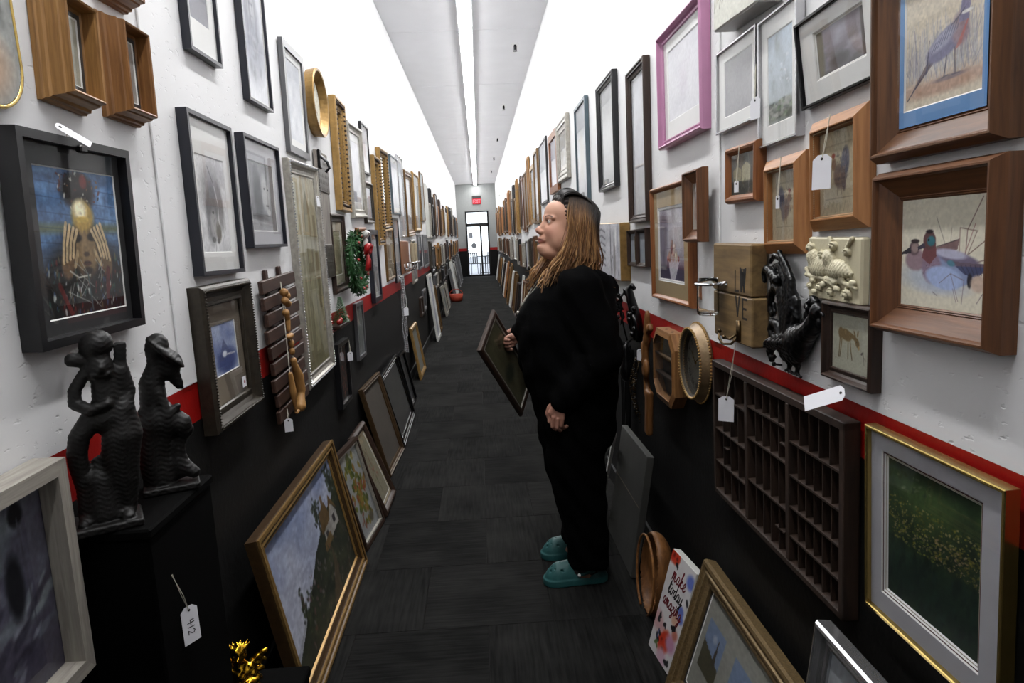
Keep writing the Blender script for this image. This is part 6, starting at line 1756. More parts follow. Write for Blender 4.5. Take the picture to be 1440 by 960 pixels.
def f_s1(P):
    z = lambda q: q - PT
    P = shear(P, .105, 1.30, 1.08)
    d = ellip(P, (.0, 0, z(1.292)), (.028, .030, .027));     d = su(d, ellip(P, (.004, -.006, z(1.255)), (.022, .024, .024)), .008)
    d = su(d, cap(P, (-.022, -.004, z(1.266)), (-.036, -.004, z(1.270)), .011, .013), .004)
    d = su(d, ellip(P, (.006, -.028, z(1.252)), (.008, .010, .010)), .006); d = su(d, cap(P, (-.006, -.026, z(1.240)), (.016, -.026, z(1.240)), .005), .005)
    d = np.minimum(d, rbox(P, (.038, .003, z(1.245)), (.010, .012, .047), .002))
    d = su(d, chain(P, [(.012, 0, z(1.235)), (.018, 0, z(1.19)), (.018, 0, z(1.16))], [.022, .026, .032]), .012)
    d = su(d, chain(P, [(-.018, -.002, z(1.243)), (-.034, -.004, z(1.215)), (-.034, -.006, z(1.192)), (-.010, -.024, z(1.178)), (.016, -.026, z(1.186))], [.011, .011, .011, .010, .009]), .006)
    d = su(d, chain(P, [(.038, 0, z(1.238)), (.050, 0, z(1.20)), (.044, -.014, z(1.17))], [.015, .013, .012]), .008)
    d = su(d, chain(P, [(-.002, 0, z(1.165)), (-.028, -.006, z(1.13)), (-.032, -.004, z(1.10)), (-.026, 0, z(1.03)), (-.026, 0, z(.985))], [.022, .018, .017, .014, .015]), .008)
    d = su(d, chain(P, [(.034, 0, z(1.165)), (.040, -.004, z(1.12)), (.034, 0, z(1.04)), (.032, 0, z(.985))], [.028, .034, .030, .022]), .008)
    d = su(d, chain(P, [(-.026, 0, z(.978)), (-.034, -.030, z(.972))], [.014, .010]), .006); d = su(d, chain(P, [(.032, 0, z(.978)), (.036, -.032, z(.972))], [.015, .011]), .006)
    d = su(d, chain(P, [(.002, .004, z(1.075)), (.0, .004, z(1.04)), (.0, .004, z(.98))], [.012, .030, .038]), .010)
    d = np.minimum(d, rbox(P, (.004, -.004, z(.962)), (.056, .046, .0075), .004))
    return d + .0006 * np.sin(P[..., 2] * 700 + 3 * np.sin(P[..., 0] * 200))
sculpt('carving', f_s1, (-.095, -.06, -.002), (.07, .05, .375), .0026, M['ebony'], s1)
s2 = thing('carved_figure', 'dark carved wooden figure in a slanted wide hat, farther of the two', 'figurine', mat=fig_mat(-.664, 1.435, PT, .434))
def rotY(a):
    c, s = math.cos(a), math.sin(a)
    return np.array([[c, 0, -s], [0, 1, 0], [s, 0, c]]).T
def f_s2(P):
    z = lambda q: q - PT
    P = shear(P, .11, 1.275, 1.04)
    d = ellip(P, (-.012, 0, z(1.257)), (.023, .026, .031))
    d = su(d, ellip(P, (.004, 0, z(1.246)), (.050, .040, .0090), rotY(.77)), .004)
    d = su(d, ellip(P, (.010, 0, z(1.222)), (.020, .020, .028)), .010); d = su(d, cap(P, (.022, 0, z(1.236)), (.030, 0, z(1.228)), .007, .006), .004)
    d = su(d, chain(P, [(.014, 0, z(1.205)), (.030, 0, z(1.175)), (.036, 0, z(1.167))], [.016, .009, .003]), .008)
    d = su(d, chain(P, [(-.012, 0, z(1.225)), (-.022, 0, z(1.185)), (-.018, 0, z(1.14)), (-.012, 0, z(1.10))], [.018, .024, .026, .034]), .012)
    d = su(d, chain(P, [(-.010, -.014, z(1.165)), (.004, -.022, z(1.12)), (.026, -.014, z(1.132))], [.012, .010, .007]), .006)
    d = su(d, chain(P, [(-.005, 0, z(1.11)), (.030, -.006, z(1.092)), (.043, -.006, z(1.078))], [.032, .024, .014]), .012)
    d = su(d, chain(P, [(.040, -.004, z(1.078)), (.026, 0, z(1.05)), (.024, 0, z(.99))], [.014, .017, .018]), .010)
    d = su(d, chain(P, [(.024, 0, z(1.01)), (.052, -.012, z(.985))], [.018, .013]), .010)
    d = su(d, chain(P, [(-.014, 0, z(1.10)), (-.018, 0, z(1.03)), (-.014, 0, z(.97))], [.034, .030, .030]), .012)
    d = np.minimum(d, rbox(P, (.008, 0, z(.962)), (.054, .042, .0075), .004))
    d = su(d, cap(P, (-.042, -.012, z(1.13)), (.035, -.018, z(1.088)), .006, .008), .006)
    return d + .0006 * np.sin(P[..., 2] * 600 + 3 * np.sin(P[..., 0] * 180))
sculpt('carving', f_s2, (-.095, -.06, -.002), (.08, .055, .36), .0026, M['ebony'], s2)
four = [[(.35, 0), (.35, 1)], [(.05, 1), (.02, .45), (.6, .5)]]
one = [[(.2, 0), (.25, 1)]]
two = [[(0, .8), (.2, 1), (.45, .8), (.4, .5), (0, 0), (.5, .02)]]
tx = []
for g, oz in ((four, .3), (one, .95), (two, 1.55)):      # written down the card, turned a quarter
    for st in g:
        tx.append([(p[1] - .5, -(p[0] + oz) + 1.1) for p in st])
price_tag('white price tag marked 412 hanging in front of the black plinth', (-.624, 1.262, .838), (-.616, 1.296, .715), (.95, -.42, .1), .040, .074, .06, (tx, (0, -.004), .016), 'price tags')
sb = thing('low_stool', 'low black box stool under the gilt figurine', 'stool', (-.64, 1.66, 0))
m = MB(); m.bbox(-.11, .11, -.11, .11, .27, .30, .004); m.build('seat', M['plinth'], sb)
for x in (-.09, .09):
    for y_ in (-.09, .09):
        m = MB(); m.bbox(x - .015, x + .015, y_ - .015, y_ + .015, 0, .27, .002); m.build('leg', M['plinth'], sb)
gf = thing('gilt_figurine', 'shiny gilt cherub figurine with leafy crown and wings at bottom left', 'figurine', mat=fig_mat(-.655, 1.60, .30, .38))
def f_g(P):
    d = ellip(P, (0, -.004, .158), (.021, .022, .025)); d = su(d, ellip(P, (-.002, -.026, .152), (.006, .008, .007)), .005)
    d = ss(d, sphere(P, (-.009, -.026, .160), .006), .003); d = ss(d, sphere(P, (.009, -.026, .160), .006), .003); d = ss(d, cap(P, (-.007, -.026, .141), (.007, -.026, .141), .003), .003)
    for k in range(9):
        a = -1.3 + 2.6 * k / 8
        d = su(d, cap(P, (.018 * math.sin(a), -.008 + .006 * (k % 2), .172), (.030 * math.sin(a), -.006 + .01 * (k % 2), .176 + .012 * math.cos(a)), .007, .002), .003)
    d = su(d, chain(P, [(0, 0, .13), (0, 0, .10), (0, 0, .06)], [.016, .028, .034]), .01)
    for s in (-1, 1):
        d = su(d, chain(P, [(.022 * s, -.004, .115), (.038 * s, -.012, .085), (.012 * s, -.034, .082)], [.012, .010, .008]), .006)
        for k in range(5):
            d = su(d, cap(P, (.022 * s, .012, .11 - .006 * k), ((.066 - .006 * k) * s, .016, .138 - .024 * k), .011, .006), .004)
        d = su(d, chain(P, [(.016 * s, -.004, .05), (.034 * s, -.03, .03), (.024 * s, -.02, .008)], [.018, .014, .009]), .008)
    d = np.minimum(d, ellip(P, (0, 0, .006), (.06, .045, .0065)))
    return d + .0016 * np.sin(P[..., 0] * 260) * np.sin(P[..., 2] * 300)
sculpt('casting', f_g, (-.085, -.06, -.001), (.085, .04, .21), .0026, M['gilt'], gf)

# ------------------------------------------------------------------ the woman
PX, PY = .345, 2.79
wm = thing('person', 'woman with auburn hair in black jacket and teal clogs, looking up, holding a frame', 'person', (PX, PY, 0))
def W(p):                                                     # world point -> the person's own frame
    return (p[0] - PX, p[1] - PY, p[2])
def WL(pts):
    return [W(p) for p in pts]
# head frame: x forward, y to her left, z up
HC = Vector((.350, 2.775, 1.482))
yaw, tilt = math.radians(15), math.radians(13)
fwd = Vector((-math.cos(yaw) * math.cos(tilt), -math.sin(yaw) * math.cos(tilt), math.sin(tilt)))
left = Vector((math.sin(yaw), -math.cos(yaw), 0))
upv = fwd.cross(left)
HM = Matrix(((fwd.x, left.x, upv.x, HC.x - PX), (fwd.y, left.y, upv.y, HC.y - PY), (fwd.z, left.z, upv.z, HC.z), (0, 0, 0, 1)))
HR = np.array([[fwd.x, left.x, upv.x], [fwd.y, left.y, upv.y], [fwd.z, left.z, upv.z]])
HT = np.array([HC.x - PX, HC.y - PY, HC.z])
def f_head(P):
    d = ellip(P, (-.018, 0, .030), (.098, .077, .090))
    d = su(d, ellip(P, (.030, 0, -.030), (.064, .064, .080)), .02)
    d = su(d, ellip(P, (.045, 0, .045), (.048, .058, .050)), .02)
    for s in (-1, 1):
        d = su(d, cap(P, (-.005, .050 * s, -.060), (.055, .018 * s, -.100), .024, .020), .02)
        d = su(d, ellip(P, (.058, .036 * s, -.034), (.028, .026, .028)), .014)
        d = su(d, ellip(P, (.030, .050 * s, -.065), (.036, .022, .036)), .02)
    d = su(d, ellip(P, (.082, 0, -.101), (.020, .023, .017)), .012)
    d = su(d, ellip(P, (.035, 0, -.118), (.052, .046, .024)), .02)             # soft under-chin
    for s in (-1, 1):
        d = ss(d, ellip(P, (.098, .030 * s, .0), (.020, .018, .013)), .012)         # eye sockets
        d = su(d, cap(P, (.088, .012 * s, .019), (.074, .048 * s, .017), .0085, .007), .008)    # brow
    d = su(d, cap(P, (.083, 0, .012), (.104, 0, -.034), .0088, .0108), .012)
    d = su(d, sphere(P, (.109, 0, -.037), .0122), .008)
    for s in (-1, 1):
        d = su(d, ellip(P, (.100, .0125 * s, -.042), (.011, .0075, .0085)), .005)
        d = ss(d, sphere(P, (.106, .0065 * s, -.0485), .0032), .002)
    d = su(d, ellip(P, (.082, 0, -.066), (.020, .026, .018)), .010)            # muzzle
    d = su(d, chain(P, [(.086, -.024, -.0735), (.097, -.010, -.068), (.099, 0, -.069), (.097, .010, -.068), (.086, .024, -.0735)], [.003, .006, .006, .006, .003]), .004)
    d = su(d, chain(P, [(.086, -.021, -.076), (.096, 0, -.081), (.086, .021, -.076)], [.003, .0075, .003]), .004)
    d = ss(d, chain(P, [(.092, -.024, -.0742), (.105, 0, -.0745), (.092, .024, -.0742)], [.0012, .0016, .0012]), .002)
    d = ss(d, cap(P, (.096, -.012, -.090), (.096, .012, -.090), .003), .005)
    for s in (-1, 1):                                                              # eyes with lids
        c = (.0755, .0305 * s, .0005)
        ball = sphere(P, c, .0140)
        slit = ellip(P, (.088, .0305 * s, .0), (.012, .0130, .0056))
        d = su(d, ss(ball, slit, .0015), .004)
        d = su(d, ellip(P, (-.010, .078 * s, -.010), (.016, .008, .028)), .004)       # ears
    nk = [(-.030, 0, -.075), (-.050, 0, -.16), (-.075, 0, -.27)]
    d = su(d, chain(P, nk, [.060, .062, .085]), .02)
    return d
def f_head_mesh():
    vs, F = surface(f_head, (-.17, -.12, -.29), (.135, .12, .13), .0024)
    n = vs
    col = np.tile(np.array([.74, .56, .47]), (len(vs), 1))
    def blob(c, r, k, cc):
        m_ = np.clip(1.3 - np.linalg.norm((n - np.array(c)) / np.array(r), axis=1), 0, 1)[:, None] * k
        return m_, cc
    L = [blob((.075, .045, -.035), (.03, .03, .03), .5, (.74, .51, .44)), blob((.075, -.045, -.035), (.03, .03, .03), .5, (.74, .51, .44)),
         blob((.118, 0, -.040), (.02, .02, .018), .5, (.75, .51, .44)),
         blob((.095, 0, -.075), (.02, .026, .010), 1.0, (.58, .34, .32)),
         blob((.08, 0, .06), (.06, .07, .04), .5, (.78, .62, .54))]
    for s in (-1, 1):
        L += [blob((.090, .030 * s, .003), (.012, .020, .010), .55, (.58, .41, .36)), blob((.086, .0305 * s, .0055), (.008, .017, .0030), 1.0, (.08, .05, .045))]
    for m_, cc in L:
        col = col * (1 - m_) + np.array(cc) * m_
    # brows: a thin arched dark line
    for s in (-1, 1):
        yy = n[:, 1] * s
        arch = .0185 + .006 * np.sin(np.clip((yy - .012) / .038, 0, 1) * 3.0)
        m_ = (np.clip(1.6 - np.abs(n[:, 2] - arch) / .0026, 0, 1) * ((yy > .010) & (yy < .052) & (n[:, 0] > .05)))[:, None] * .85
        col = col * (1 - m_) + np.array((.20, .13, .10)) * m_
    return vs @ HR.T + HT, F, col
# hands
def hand_sdf(P, palm, fingers, thumb):
    d = None
    for a, b, ra, rb in palm:
        e = cap(P, a, b, ra, rb); d = e if d is None else su(d, e, .010)
    for f in fingers:
        d = su(d, chain(P, f, [.0088, .0084, .0078, .0066][:len(f)]), .003)
    return su(d, chain(P, thumb, [.0125, .0100, .0088, .0072][:len(thumb)]), .006)
# near (left) hand: hangs, loosely curled, back of the hand to the camera; x forward is -x
hw = np.array([.292, 2.565, .818]); O = np.array([PX, PY, 0])
def lh(*p):
    return tuple(hw + np.array(p) - O)
kn = [(-.050, .010, -.052), (-.040, -.004, -.066), (-.024, -.012, -.072), (-.006, -.014, -.070)]
fing = []
for (x, y_, z), L in zip(kn, (1.0, 1.08, 1.02, .85)):
    fing.append([lh(x, y_, z), lh(x - .004, y_ + .004, z - .034 * L), lh(x + .010, y_ + .020, z - .050 * L), lh(x + .024, y_ + .022, z - .040 * L)])
l_palm = [(lh(0, 0, .03), lh(-.010, .0, -.010), .026, .026), (lh(-.010, .0, -.010), lh(-.044, .008, -.050), .022, .014), (lh(-.006, 0, -.010), lh(-.008, -.008, -.066), .020, .014), (lh(-.008, 0, -.02), lh(-.028, -.002, -.062), .020, .014)]
l_thumb = [lh(-.020, .012, -.006), lh(-.050, .022, -.030), lh(-.060, .026, -.056), lh(-.054, .026, -.078)]
f_lh = lambda P: hand_sdf(P, l_palm, fing, l_thumb)
# far (right) hand: gripping the side rail of the carried frame
rw_ = np.array([.165, 3.045, 1.02])
def rh(*p):
    return tuple(rw_ + np.array(p) - O)
r_palm = [(rh(.05, .01, .03), rh(0, 0, 0), .027, .024), (rh(0, 0, 0), rh(-.035, -.012, -.012), .022, .016), (rh(0, 0, 0), rh(-.03, .006, -.040), .022, .016)]
rf = []
for k, (x, y_, z) in enumerate(((-.040, -.016, -.006), (-.042, -.010, -.022), (-.038, -.004, -.038), (-.030, .004, -.052))):
    rf.append([rh(x, y_, z), rh(x - .026, y_ - .012, z - .008), rh(x - .030, y_ - .034, z - .014), rh(x - .014, y_ - .048, z - .014)])
r_thumb = [rh(-.006, .014, .012), rh(-.034, .022, .014), rh(-.056, .020, .004), rh(-.068, .010, -.006)]
f_rh = lambda P: hand_sdf(P, r_palm, rf, r_thumb)
# the body under the clothes (coarse), one mesh together with head and hands
SHL, ELL, WRL = (.375, 2.615, 1.235), (.455, 2.555, .985), (.296, 2.565, .818)
SHR, ELR, WRR = (.375, 2.965, 1.235), (.365, 3.05, 1.00), (.180, 3.045, 1.025)
PROFILE = [(.58, .215, .52, .205), (.66, .205, .535, .22), (.75, .190, .545, .23), (.90, .145, .552, .235), (1.00, .135, .555, .23), (1.08, .130, .553, .222), (1.14, .140, .550, .215), (1.20, .175, .540, .205), (1.25, .225, .520, .180), (1.29, .265, .495, .130), (1.33, .290, .470, .085)]
def torso(P, shrink=0.0):
    zz = np.array([p[0] for p in PROFILE])
    z = np.clip(P[..., 2], zz[0], zz[-1])
    x0 = np.interp(z, zz, [p[1] for p in PROFILE]) + shrink - PX; x1 = np.interp(z, zz, [p[2] for p in PROFILE]) - shrink - PX
    ry = np.interp(z, zz, [p[3] for p in PROFILE]) - shrink
    cx, rx = (x0 + x1) / 2, (x1 - x0) / 2
    q = np.sqrt(((P[..., 0] - cx) / rx) ** 2 + ((P[..., 1] - (2.79 - PY)) / ry) ** 2)
    d = (q - 1) * np.minimum(rx, ry)
    return np.maximum(d, np.maximum(P[..., 2] - zz[-1] - .0, zz[0] - P[..., 2]))
LEGS = {-1: [(.370, 2.695, .86), (.352, 2.690, .50), (.378, 2.685, .28), (.395, 2.685, .10)], 1: [(.370, 2.885, .86), (.350, 2.895, .50), (.380, 2.91, .28), (.400, 2.915, .10)]}
def f_body(P):
    d = torso(P, .03)
    for s in (-1, 1):
        l = WL(LEGS[s]); d = su(d, chain(P, l, [.105, .085, .065, .040]), .03)
        d = su(d, chain(P, [l[-1], (l[-1][0] - .02, l[-1][1], .045), (l[-1][0] - .13, l[-1][1], .035)], [.042, .040, .028]), .02)
    for a in ((SHL, ELL, WRL), (SHR, ELR, WRR)):
        d = su(d, chain(P, WL(a), [.058, .045, .028]), .03)
    return d
parts = []
v1, F1, c1 = f_head_mesh(); parts.append((v1, F1, c1))
skin = np.array([.66, .48, .41])
def lo_hi(c, r):
    c = np.array(c) - O; return c - r, c + r
for f, c in ((f_lh, hw + np.array([-.02, 0, -.03])), (f_rh, rw_ + np.array([-.02, -.01, 0]))):
    v, F = surface(f, *lo_hi(c, .105), .0026)
    n_ = len(v); cc = np.tile(skin, (n_, 1)); parts.append((v, F, cc))
v, F = surface(f_body, np.array((-.30, -.30, 0.0)), np.array((.30, .34, 1.36)), .012); parts.append((v, F, np.tile(skin, (len(v), 1))))
VV, FF, CC, b = [], [], [], 0
for v, F, c in parts:
    VV.append(v); FF.append(F + b); CC.append(c); b += len(v)
obj('body', np.concatenate(VV), np.concatenate(FF), M['skin'], wm, True, cols=np.concatenate(CC))
# eyes
for s in (-1, 1):
    vs, fs, cc = [], [], []
    N, K = 20, 24
    for i in range(N + 1):
        a = math.pi * i / N
        for k in range(K):
            t = 2 * math.pi * k / K
            vs.append((math.cos(a), math.sin(a) * math.cos(t), math.sin(a) * math.sin(t)))
            cc.append((.02, .02, .02) if a < .20 else ((.10, .085, .07) if a < .50 else ((.10, .09, .08) if a < .56 else (.70, .67, .64))))
    for i in range(N):
        for k in range(K):
            k2 = (k + 1) % K; fs.append((i * K + k, (i + 1) * K + k, (i + 1) * K + k2, i * K + k2))
    gaze = Matrix.Rotation(-.12 if s < 0 else -.05, 3, 'Z') @ Matrix.Rotation(-.06, 3, 'Y')
    e = [HM @ (Vector((.0765, .0305 * s, .0005)) + (gaze @ Vector(v)) * .0128) for v in vs]
    obj('eye', e, fs, attr_mat('eye', .12, .6), wm, True, cols=np.array(cc))
# jacket
def fold(P, k=1.0):
    return k * (.0035 * np.sin(P[..., 2] * 46 + 5 * np.sin(P[..., 0] * 14) + 3 * np.sin(P[..., 1] * 11)) + .003 * np.sin(P[..., 0] * 60 + P[..., 2] * 23 + 2 * np.sin(P[..., 1] * 25)))
def f_jacket(P):
    d = torso(P)
    d = np.maximum(d, P[..., 2] - 1.318)
    for a in ((SHL, ELL, WRL), (SHR, ELR, WRR)):
        d = su(d, chain(P, WL(a), [.092, .076, .052]), .035)
    d = su(d, chain(P, WL([(.45, 2.68, 1.262), (.515, 2.79, 1.225), (.45, 2.90, 1.262)]), [.034, .050, .034]), .03)    # hood
    d = su(d, chain(P, WL([(.36, 2.66, 1.295), (.275, 2.70, 1.25), (.225, 2.755, 1.15)]), [.024, .022, .012]), .012)
    d = su(d, chain(P, WL([(.36, 2.92, 1.295), (.275, 2.88, 1.25), (.225, 2.825, 1.15)]), [.024, .022, .012]), .012)
    # open front and neck
    q = P + np.array([PX, PY, 0], np.float32)
    vneck = np.maximum(np.abs(q[..., 1] - 2.79) - (.028 + .13 * np.clip(q[..., 2] - 1.14, 0, .3)), q[..., 0] - .285)
    vneck = np.maximum(vneck, .62 - q[..., 2])
    d = ss(d, vneck, .012)
    d = ss(d, cap(P, W((.345, 2.78, 1.28)), W((.33, 2.775, 1.45)), .072, .09), .015)
    hem = .585 + .02 * np.sin(q[..., 1] * 20)
    d = np.maximum(d, hem - q[..., 2])
    for wr, el in ((WRL, ELL), (WRR, ELR)):
        w_ = np.array(W(wr)); n_ = w_ - np.array(W(el)); n_ = n_ / np.linalg.norm(n_)
        pass
    return d + fold(P)
sculpt('jacket', f_jacket, (-.27, -.36, .56), (.26, .40, 1.36), .008, M['cloth'], wm)
def f_shirt(P):
    q = P + np.array([PX, PY, 0], np.float32)
    d = torso(P, .010)
    d = np.maximum(d, np.abs(q[..., 1] - 2.79) - .12)
    d = np.maximum(d, q[..., 0] - .34)
    d = ss(d, cap(P, W((.20, 2.775, 1.33)), W((.36, 2.78, 1.29)), .062, .075), .01)
    return np.maximum(d, .66 - q[..., 2]) + fold(P, .5)
sculpt('shirt', f_shirt, (-.26, -.16, .64), (.03, .16, 1.36), .007, M['shirt'], wm)
def f_trousers(P):
    d = None
    for s in (-1, 1):
        e = chain(P, WL(LEGS[s])[:3] + [W((.392, LEGS[s][3][1], .105))], [.150, .117, .097, .084])
        d = e if d is None else su(d, e, .03)
    d = su(d, ellip(P, W((.375, 2.79, .82)), (.17, .205, .16)), .05)
    return np.maximum(np.maximum(d, .075 + .008 * np.sin(P[..., 0] * 40) - P[..., 2]), P[..., 2] - .92) + fold(P, 1.2)
sculpt('trousers', f_trousers, (-.22, -.26, .05), (.25, .28, .94), .009, M['trouser'], wm)
# clogs and socks
def clog(s, lx, yc):
    """lx: heel x (world), toe points to -x"""
    def f(P):
        q = P + np.array([PX, PY, 0], np.float32) - np.array([lx - .135, yc, 0], np.float32)
        x, y_, z = -q[..., 0], q[..., 1], q[..., 2]           # x runs heel (-.135) to toe (+.135)
        Q = np.stack([x, y_, z], -1)
        wd = .038 + .012 * np.clip((x + .05) / .12, 0, 1)
        e = np.sqrt((np.clip(np.abs(x) - .085, 0, None) / .052) ** 2 + (y_ / wd) ** 2)
        sole = np.maximum((e - 1) * .036, np.abs(z - .014) - .014)
        top = np.interp(x, [-.14, -.06, -.01, .03, .08, .125, .14], [.062, .050, .055, .078, .068, .046, .03])
        up = np.sqrt((np.clip(np.abs(x) - .08, 0, None) / .052) ** 2 + (y_ / (wd * .97)) ** 2 + (np.clip(z - .02, 0, None) / top) ** 2.0)
        body = np.maximum((up - 1) * .034, -z + .004)
        d = su(sole, body, .006)
        d = ss(d, ellip(Q, (-.055, 0, .085), (.078, .034, .062)), .006)
        for hx, hy in ((.10, 0), (.085, .022), (.085, -.022), (.065, 0.0), (.06, .032), (.06, -.032), (.045, .018), (.045, -.018), (.105, -.018), (.105, .018)):
            hz = float(np.interp(hx, [.03, .08, .125], [.088, .080, .060])) - abs(hy) * .55
            d = ss(d, sphere(Q, (hx, hy, hz), .0058), .001)
        return np.maximum(d, -z)
    c = sculpt('clog', f, (lx - PX - .30, yc - PY - .075, -.004), (lx - PX + .03, yc - PY + .075, .105), .0034, M['clog'], wm)
    m = MB(); pts = []
    for t in np.linspace(0, math.pi, 15):
        pts.append((lx - PX - .125 + .105 * math.sin(t) * 1.0, yc - PY + .049 * math.cos(t), .052 + .016 * math.sin(t)))
    m.tube(pts, .0065, 6); m.build('heel_strap', M['clog'], c, True)
    m = MB()
    for sy in (-1, 1):
        m.ball((lx - PX - .125, yc - PY + sy * .051, .052), .0075, 8, 6)
    m.build('rivet', M['white_metal'], c, True)
    return c
clog(-1, .468, 2.688)
clog(1, .478, 2.925)
for lx, yc in ((.468, 2.688), (.478, 2.925)):
    def f_sock(P, lx=lx, yc=yc):
        q = P + np.array([PX, PY, 0], np.float32)
        d = chain(q, [(lx - .075, yc, .16), (lx - .07, yc, .075), (lx - .10, yc, .050), (lx - .18, yc, .044)], [.046, .047, .042, .032])
        return np.maximum(d, q[..., 2] - .16)
    sculpt('sock', f_sock, (lx - PX - .24, yc - PY - .06, .0), (lx - PX + .01, yc - PY + .06, .17), .006, M['sock'], wm)
# hair: dark crown turning auburn; a cap over the skull and many locks
def f_cap(P):
    d = ellip(P, (-.026, 0, .034), (.102, .084, .092))
    d = su(d, ellip(P, (.014, 0, .092), (.054, .056, .032)), .02)
    d = su(d, ellip(P, (-.075, 0, -.07), (.060, .080, .11)), .03)
    face = ellip(P, (.095, 0, -.035), (.098, .120, .118))
    d = ss(d, face, .012)
    d = ss(d, rbox(P, (.075, 0, -.10), (.075, .12, .10), .01), .01)
    return d + .0022 * np.sin(np.arctan2(P[..., 1], P[..., 2] + .02) * 46 + P[..., 0] * 60)
vs, F = surface(f_cap, (-.17, -.13, -.22), (.10, .13, .155), .0036)
def hair_col(n, jit=0):
    t = np.clip((.105 - .095 * np.clip((-n[:, 0] - .045) / .06, 0, 1) - n[:, 2]) / .09, 0, 1)[:, None]
    return (1 - t) * np.array((.085, .065, .055)) + t * np.array((.36, .22, .12))
HV, HF, HCOL = [vs @ HR.T + HT], [F], [hair_col(vs)]
hb = len(vs)
r4 = random.Random(3)
def lock(pts, r0, tone, flat=.55):
    """tapered wavy ribbon-like lock through head-frame points"""
    global hb
    P = smooth3(pts)
    n = 6; V_, F_, C_ = [], [], []
    prev = None
    for i, p in enumerate(P):
        d = (P[min(i + 1, len(P) - 1)] - P[max(i - 1, 0)]).normalized()
        a = d.cross(Vector((p.x + .03, p.y, 0))) if prev is None else prev - d * prev.dot(d)
        if a.length < 1e-5:
            a = d.cross(Vector((0, 0, 1)))
        a.normalize(); prev = a; bb_ = d.cross(a)
        f = i / (len(P) - 1); r = r0 * (.6 + .4 * min(1, f * 4)) * (1 - .75 * max(0, f - .7) / .3)
        for k in range(n):
            t = 2 * math.pi * k / n
            q = p + a * math.cos(t) * r + bb_ * math.sin(t) * r * flat
            V_.append(q)
            mixv = min(1, max(0, (.118 - .095 * min(1, max(0, (-p.x - .045) / .06)) - p.z) / .075))
            C_.append(np.array((.085, .062, .05)) * (1 - mixv) + np.array(tone) * mixv)
    for i in range(len(P) - 1):
        for k in range(n):
            F_.append((hb + i * n + k, hb + i * n + (k + 1) % n, hb + (i + 1) * n + (k + 1) % n, hb + (i + 1) * n + k))
    return V_, F_, C_
def smooth3(pts):
    P = [Vector(p) for p in pts]; out = []
    for i in range(len(P) - 1):
        p0, p1, p2, p3 = P[max(i - 1, 0)], P[i], P[i + 1], P[min(i + 2, len(P) - 1)]
        for t in (0, .25, .5, .75):
            out.append(.5 * ((2 * p1) + (p2 - p0) * t + (2 * p0 - 5 * p1 + 4 * p2 - p3) * t * t + (3 * p1 - p0 - 3 * p2 + p3) * t ** 3))
    out.append(P[-1]); return out
tones = [(.52, .38, .24), (.43, .30, .18), (.64, .49, .32), (.34, .23, .14), (.48, .33, .20)]
LV, LF_, LC = [], [], []
for s in (-1, 1):
    for k in range(420):
        f = r4.random()                                   # 0 = front by the cheek, 1 = nape
        a = .030 - .155 * f                                 # where it leaves the parting
        x1 = .020 - .125 * f + r4.gauss(0, .006)
        sw = r4.gauss(0, .004); fwdsw = (.040 if f < .30 else .0) * (1 - f / .30)
        out_ = r4.uniform(-.006, .010)
        ln = r4.uniform(-.06, .03) + (.04 if f < .2 else 0)
        zt = .036 + .098 * math.sqrt(max(.02, 1 - ((a + .026) / .112) ** 2))
        wv, wp = r4.uniform(.004, .011), r4.uniform(0, 6.28)
        p = [(a, .010 * s, zt), (a * .95 - .004, .055 * s * (1 - .3 * max(0, f - .5)), .036 + (zt - .036) * .80),
             (x1, (.086 + out_) * s * (1 - .35 * max(0, f - .6)), .035), (x1 - .008 + sw + wv * math.sin(wp), (.094 + out_) * s * (1 - .45 * max(0, f - .6)), -.04),
             (x1 - .006 - .02 * f + sw * 2 + fwdsw * .3 + wv * math.sin(wp + 1.7), (.098 + out_ + r4.gauss(0, .005)) * s * (1 - .5 * max(0, f - .6)), -.11),
             (x1 - .040 * f + fwdsw + wv * 1.3 * math.sin(wp + 3.4) + r4.gauss(0, .008), (.096 + out_ + r4.gauss(0, .008)) * s * (1 - .5 * max(0, f - .6)), -.175),
             (x1 - .105 * f + fwdsw * 1.5 + wv * 1.5 * math.sin(wp + 5.0) + r4.gauss(0, .010), (.112 + r4.gauss(0, .012)) * s * (1 - .4 * max(0, f - .6)), -.240 + ln)]
        V_, F_, C_ = lock(p, r4.uniform(.0020, .0044), tones[r4.randrange(5)])
        LV += V_; LF_ += F_; LC += C_; hb += len(V_)
for k in range(170):                                        # hair swept up and back from the forehead
    yv = r4.uniform(-.058, .058); j = r4.uniform(0, .012)
    p = [(.056 - abs(yv) * .35, yv, .092 - abs(yv) * .45), (.050, yv * 1.02, .122 + j - abs(yv) * .35), (.005, yv * 1.05, .140 + j - abs(yv) * .3), (-.055, yv * 1.1, .126 - abs(yv) * .25), (-.100, yv, .08)]
    V_, F_, C_ = lock(p, r4.uniform(.0018, .0036), (.10, .07, .055))
    LV += V_; LF_ += F_; LC += [np.array((.075, .058, .05))] * len(C_); hb += len(V_)
for k in range(200):                                       # crown strands running back over the skull
    az = r4.uniform(-1.5, 1.5); j = r4.uniform(.0, .006)
    p = []
    for th in (.05, .55, 1.05, 1.5, 1.85, 2.2):
        rr = 1.0 + j
        p.append((-.026 + .02 * math.cos(th) - (.104 * rr) * math.sin(th) * math.cos(az), .088 * rr * math.sin(th) * math.sin(az), .034 + .097 * rr * math.cos(th) - .02 * max(0, th - 1.5)))
    V_, F_, C_ = lock(p, r4.uniform(.0016, .0032), tones[r4.randrange(5)])
    LV += V_; LF_ += F_; LC += C_; hb += len(V_)
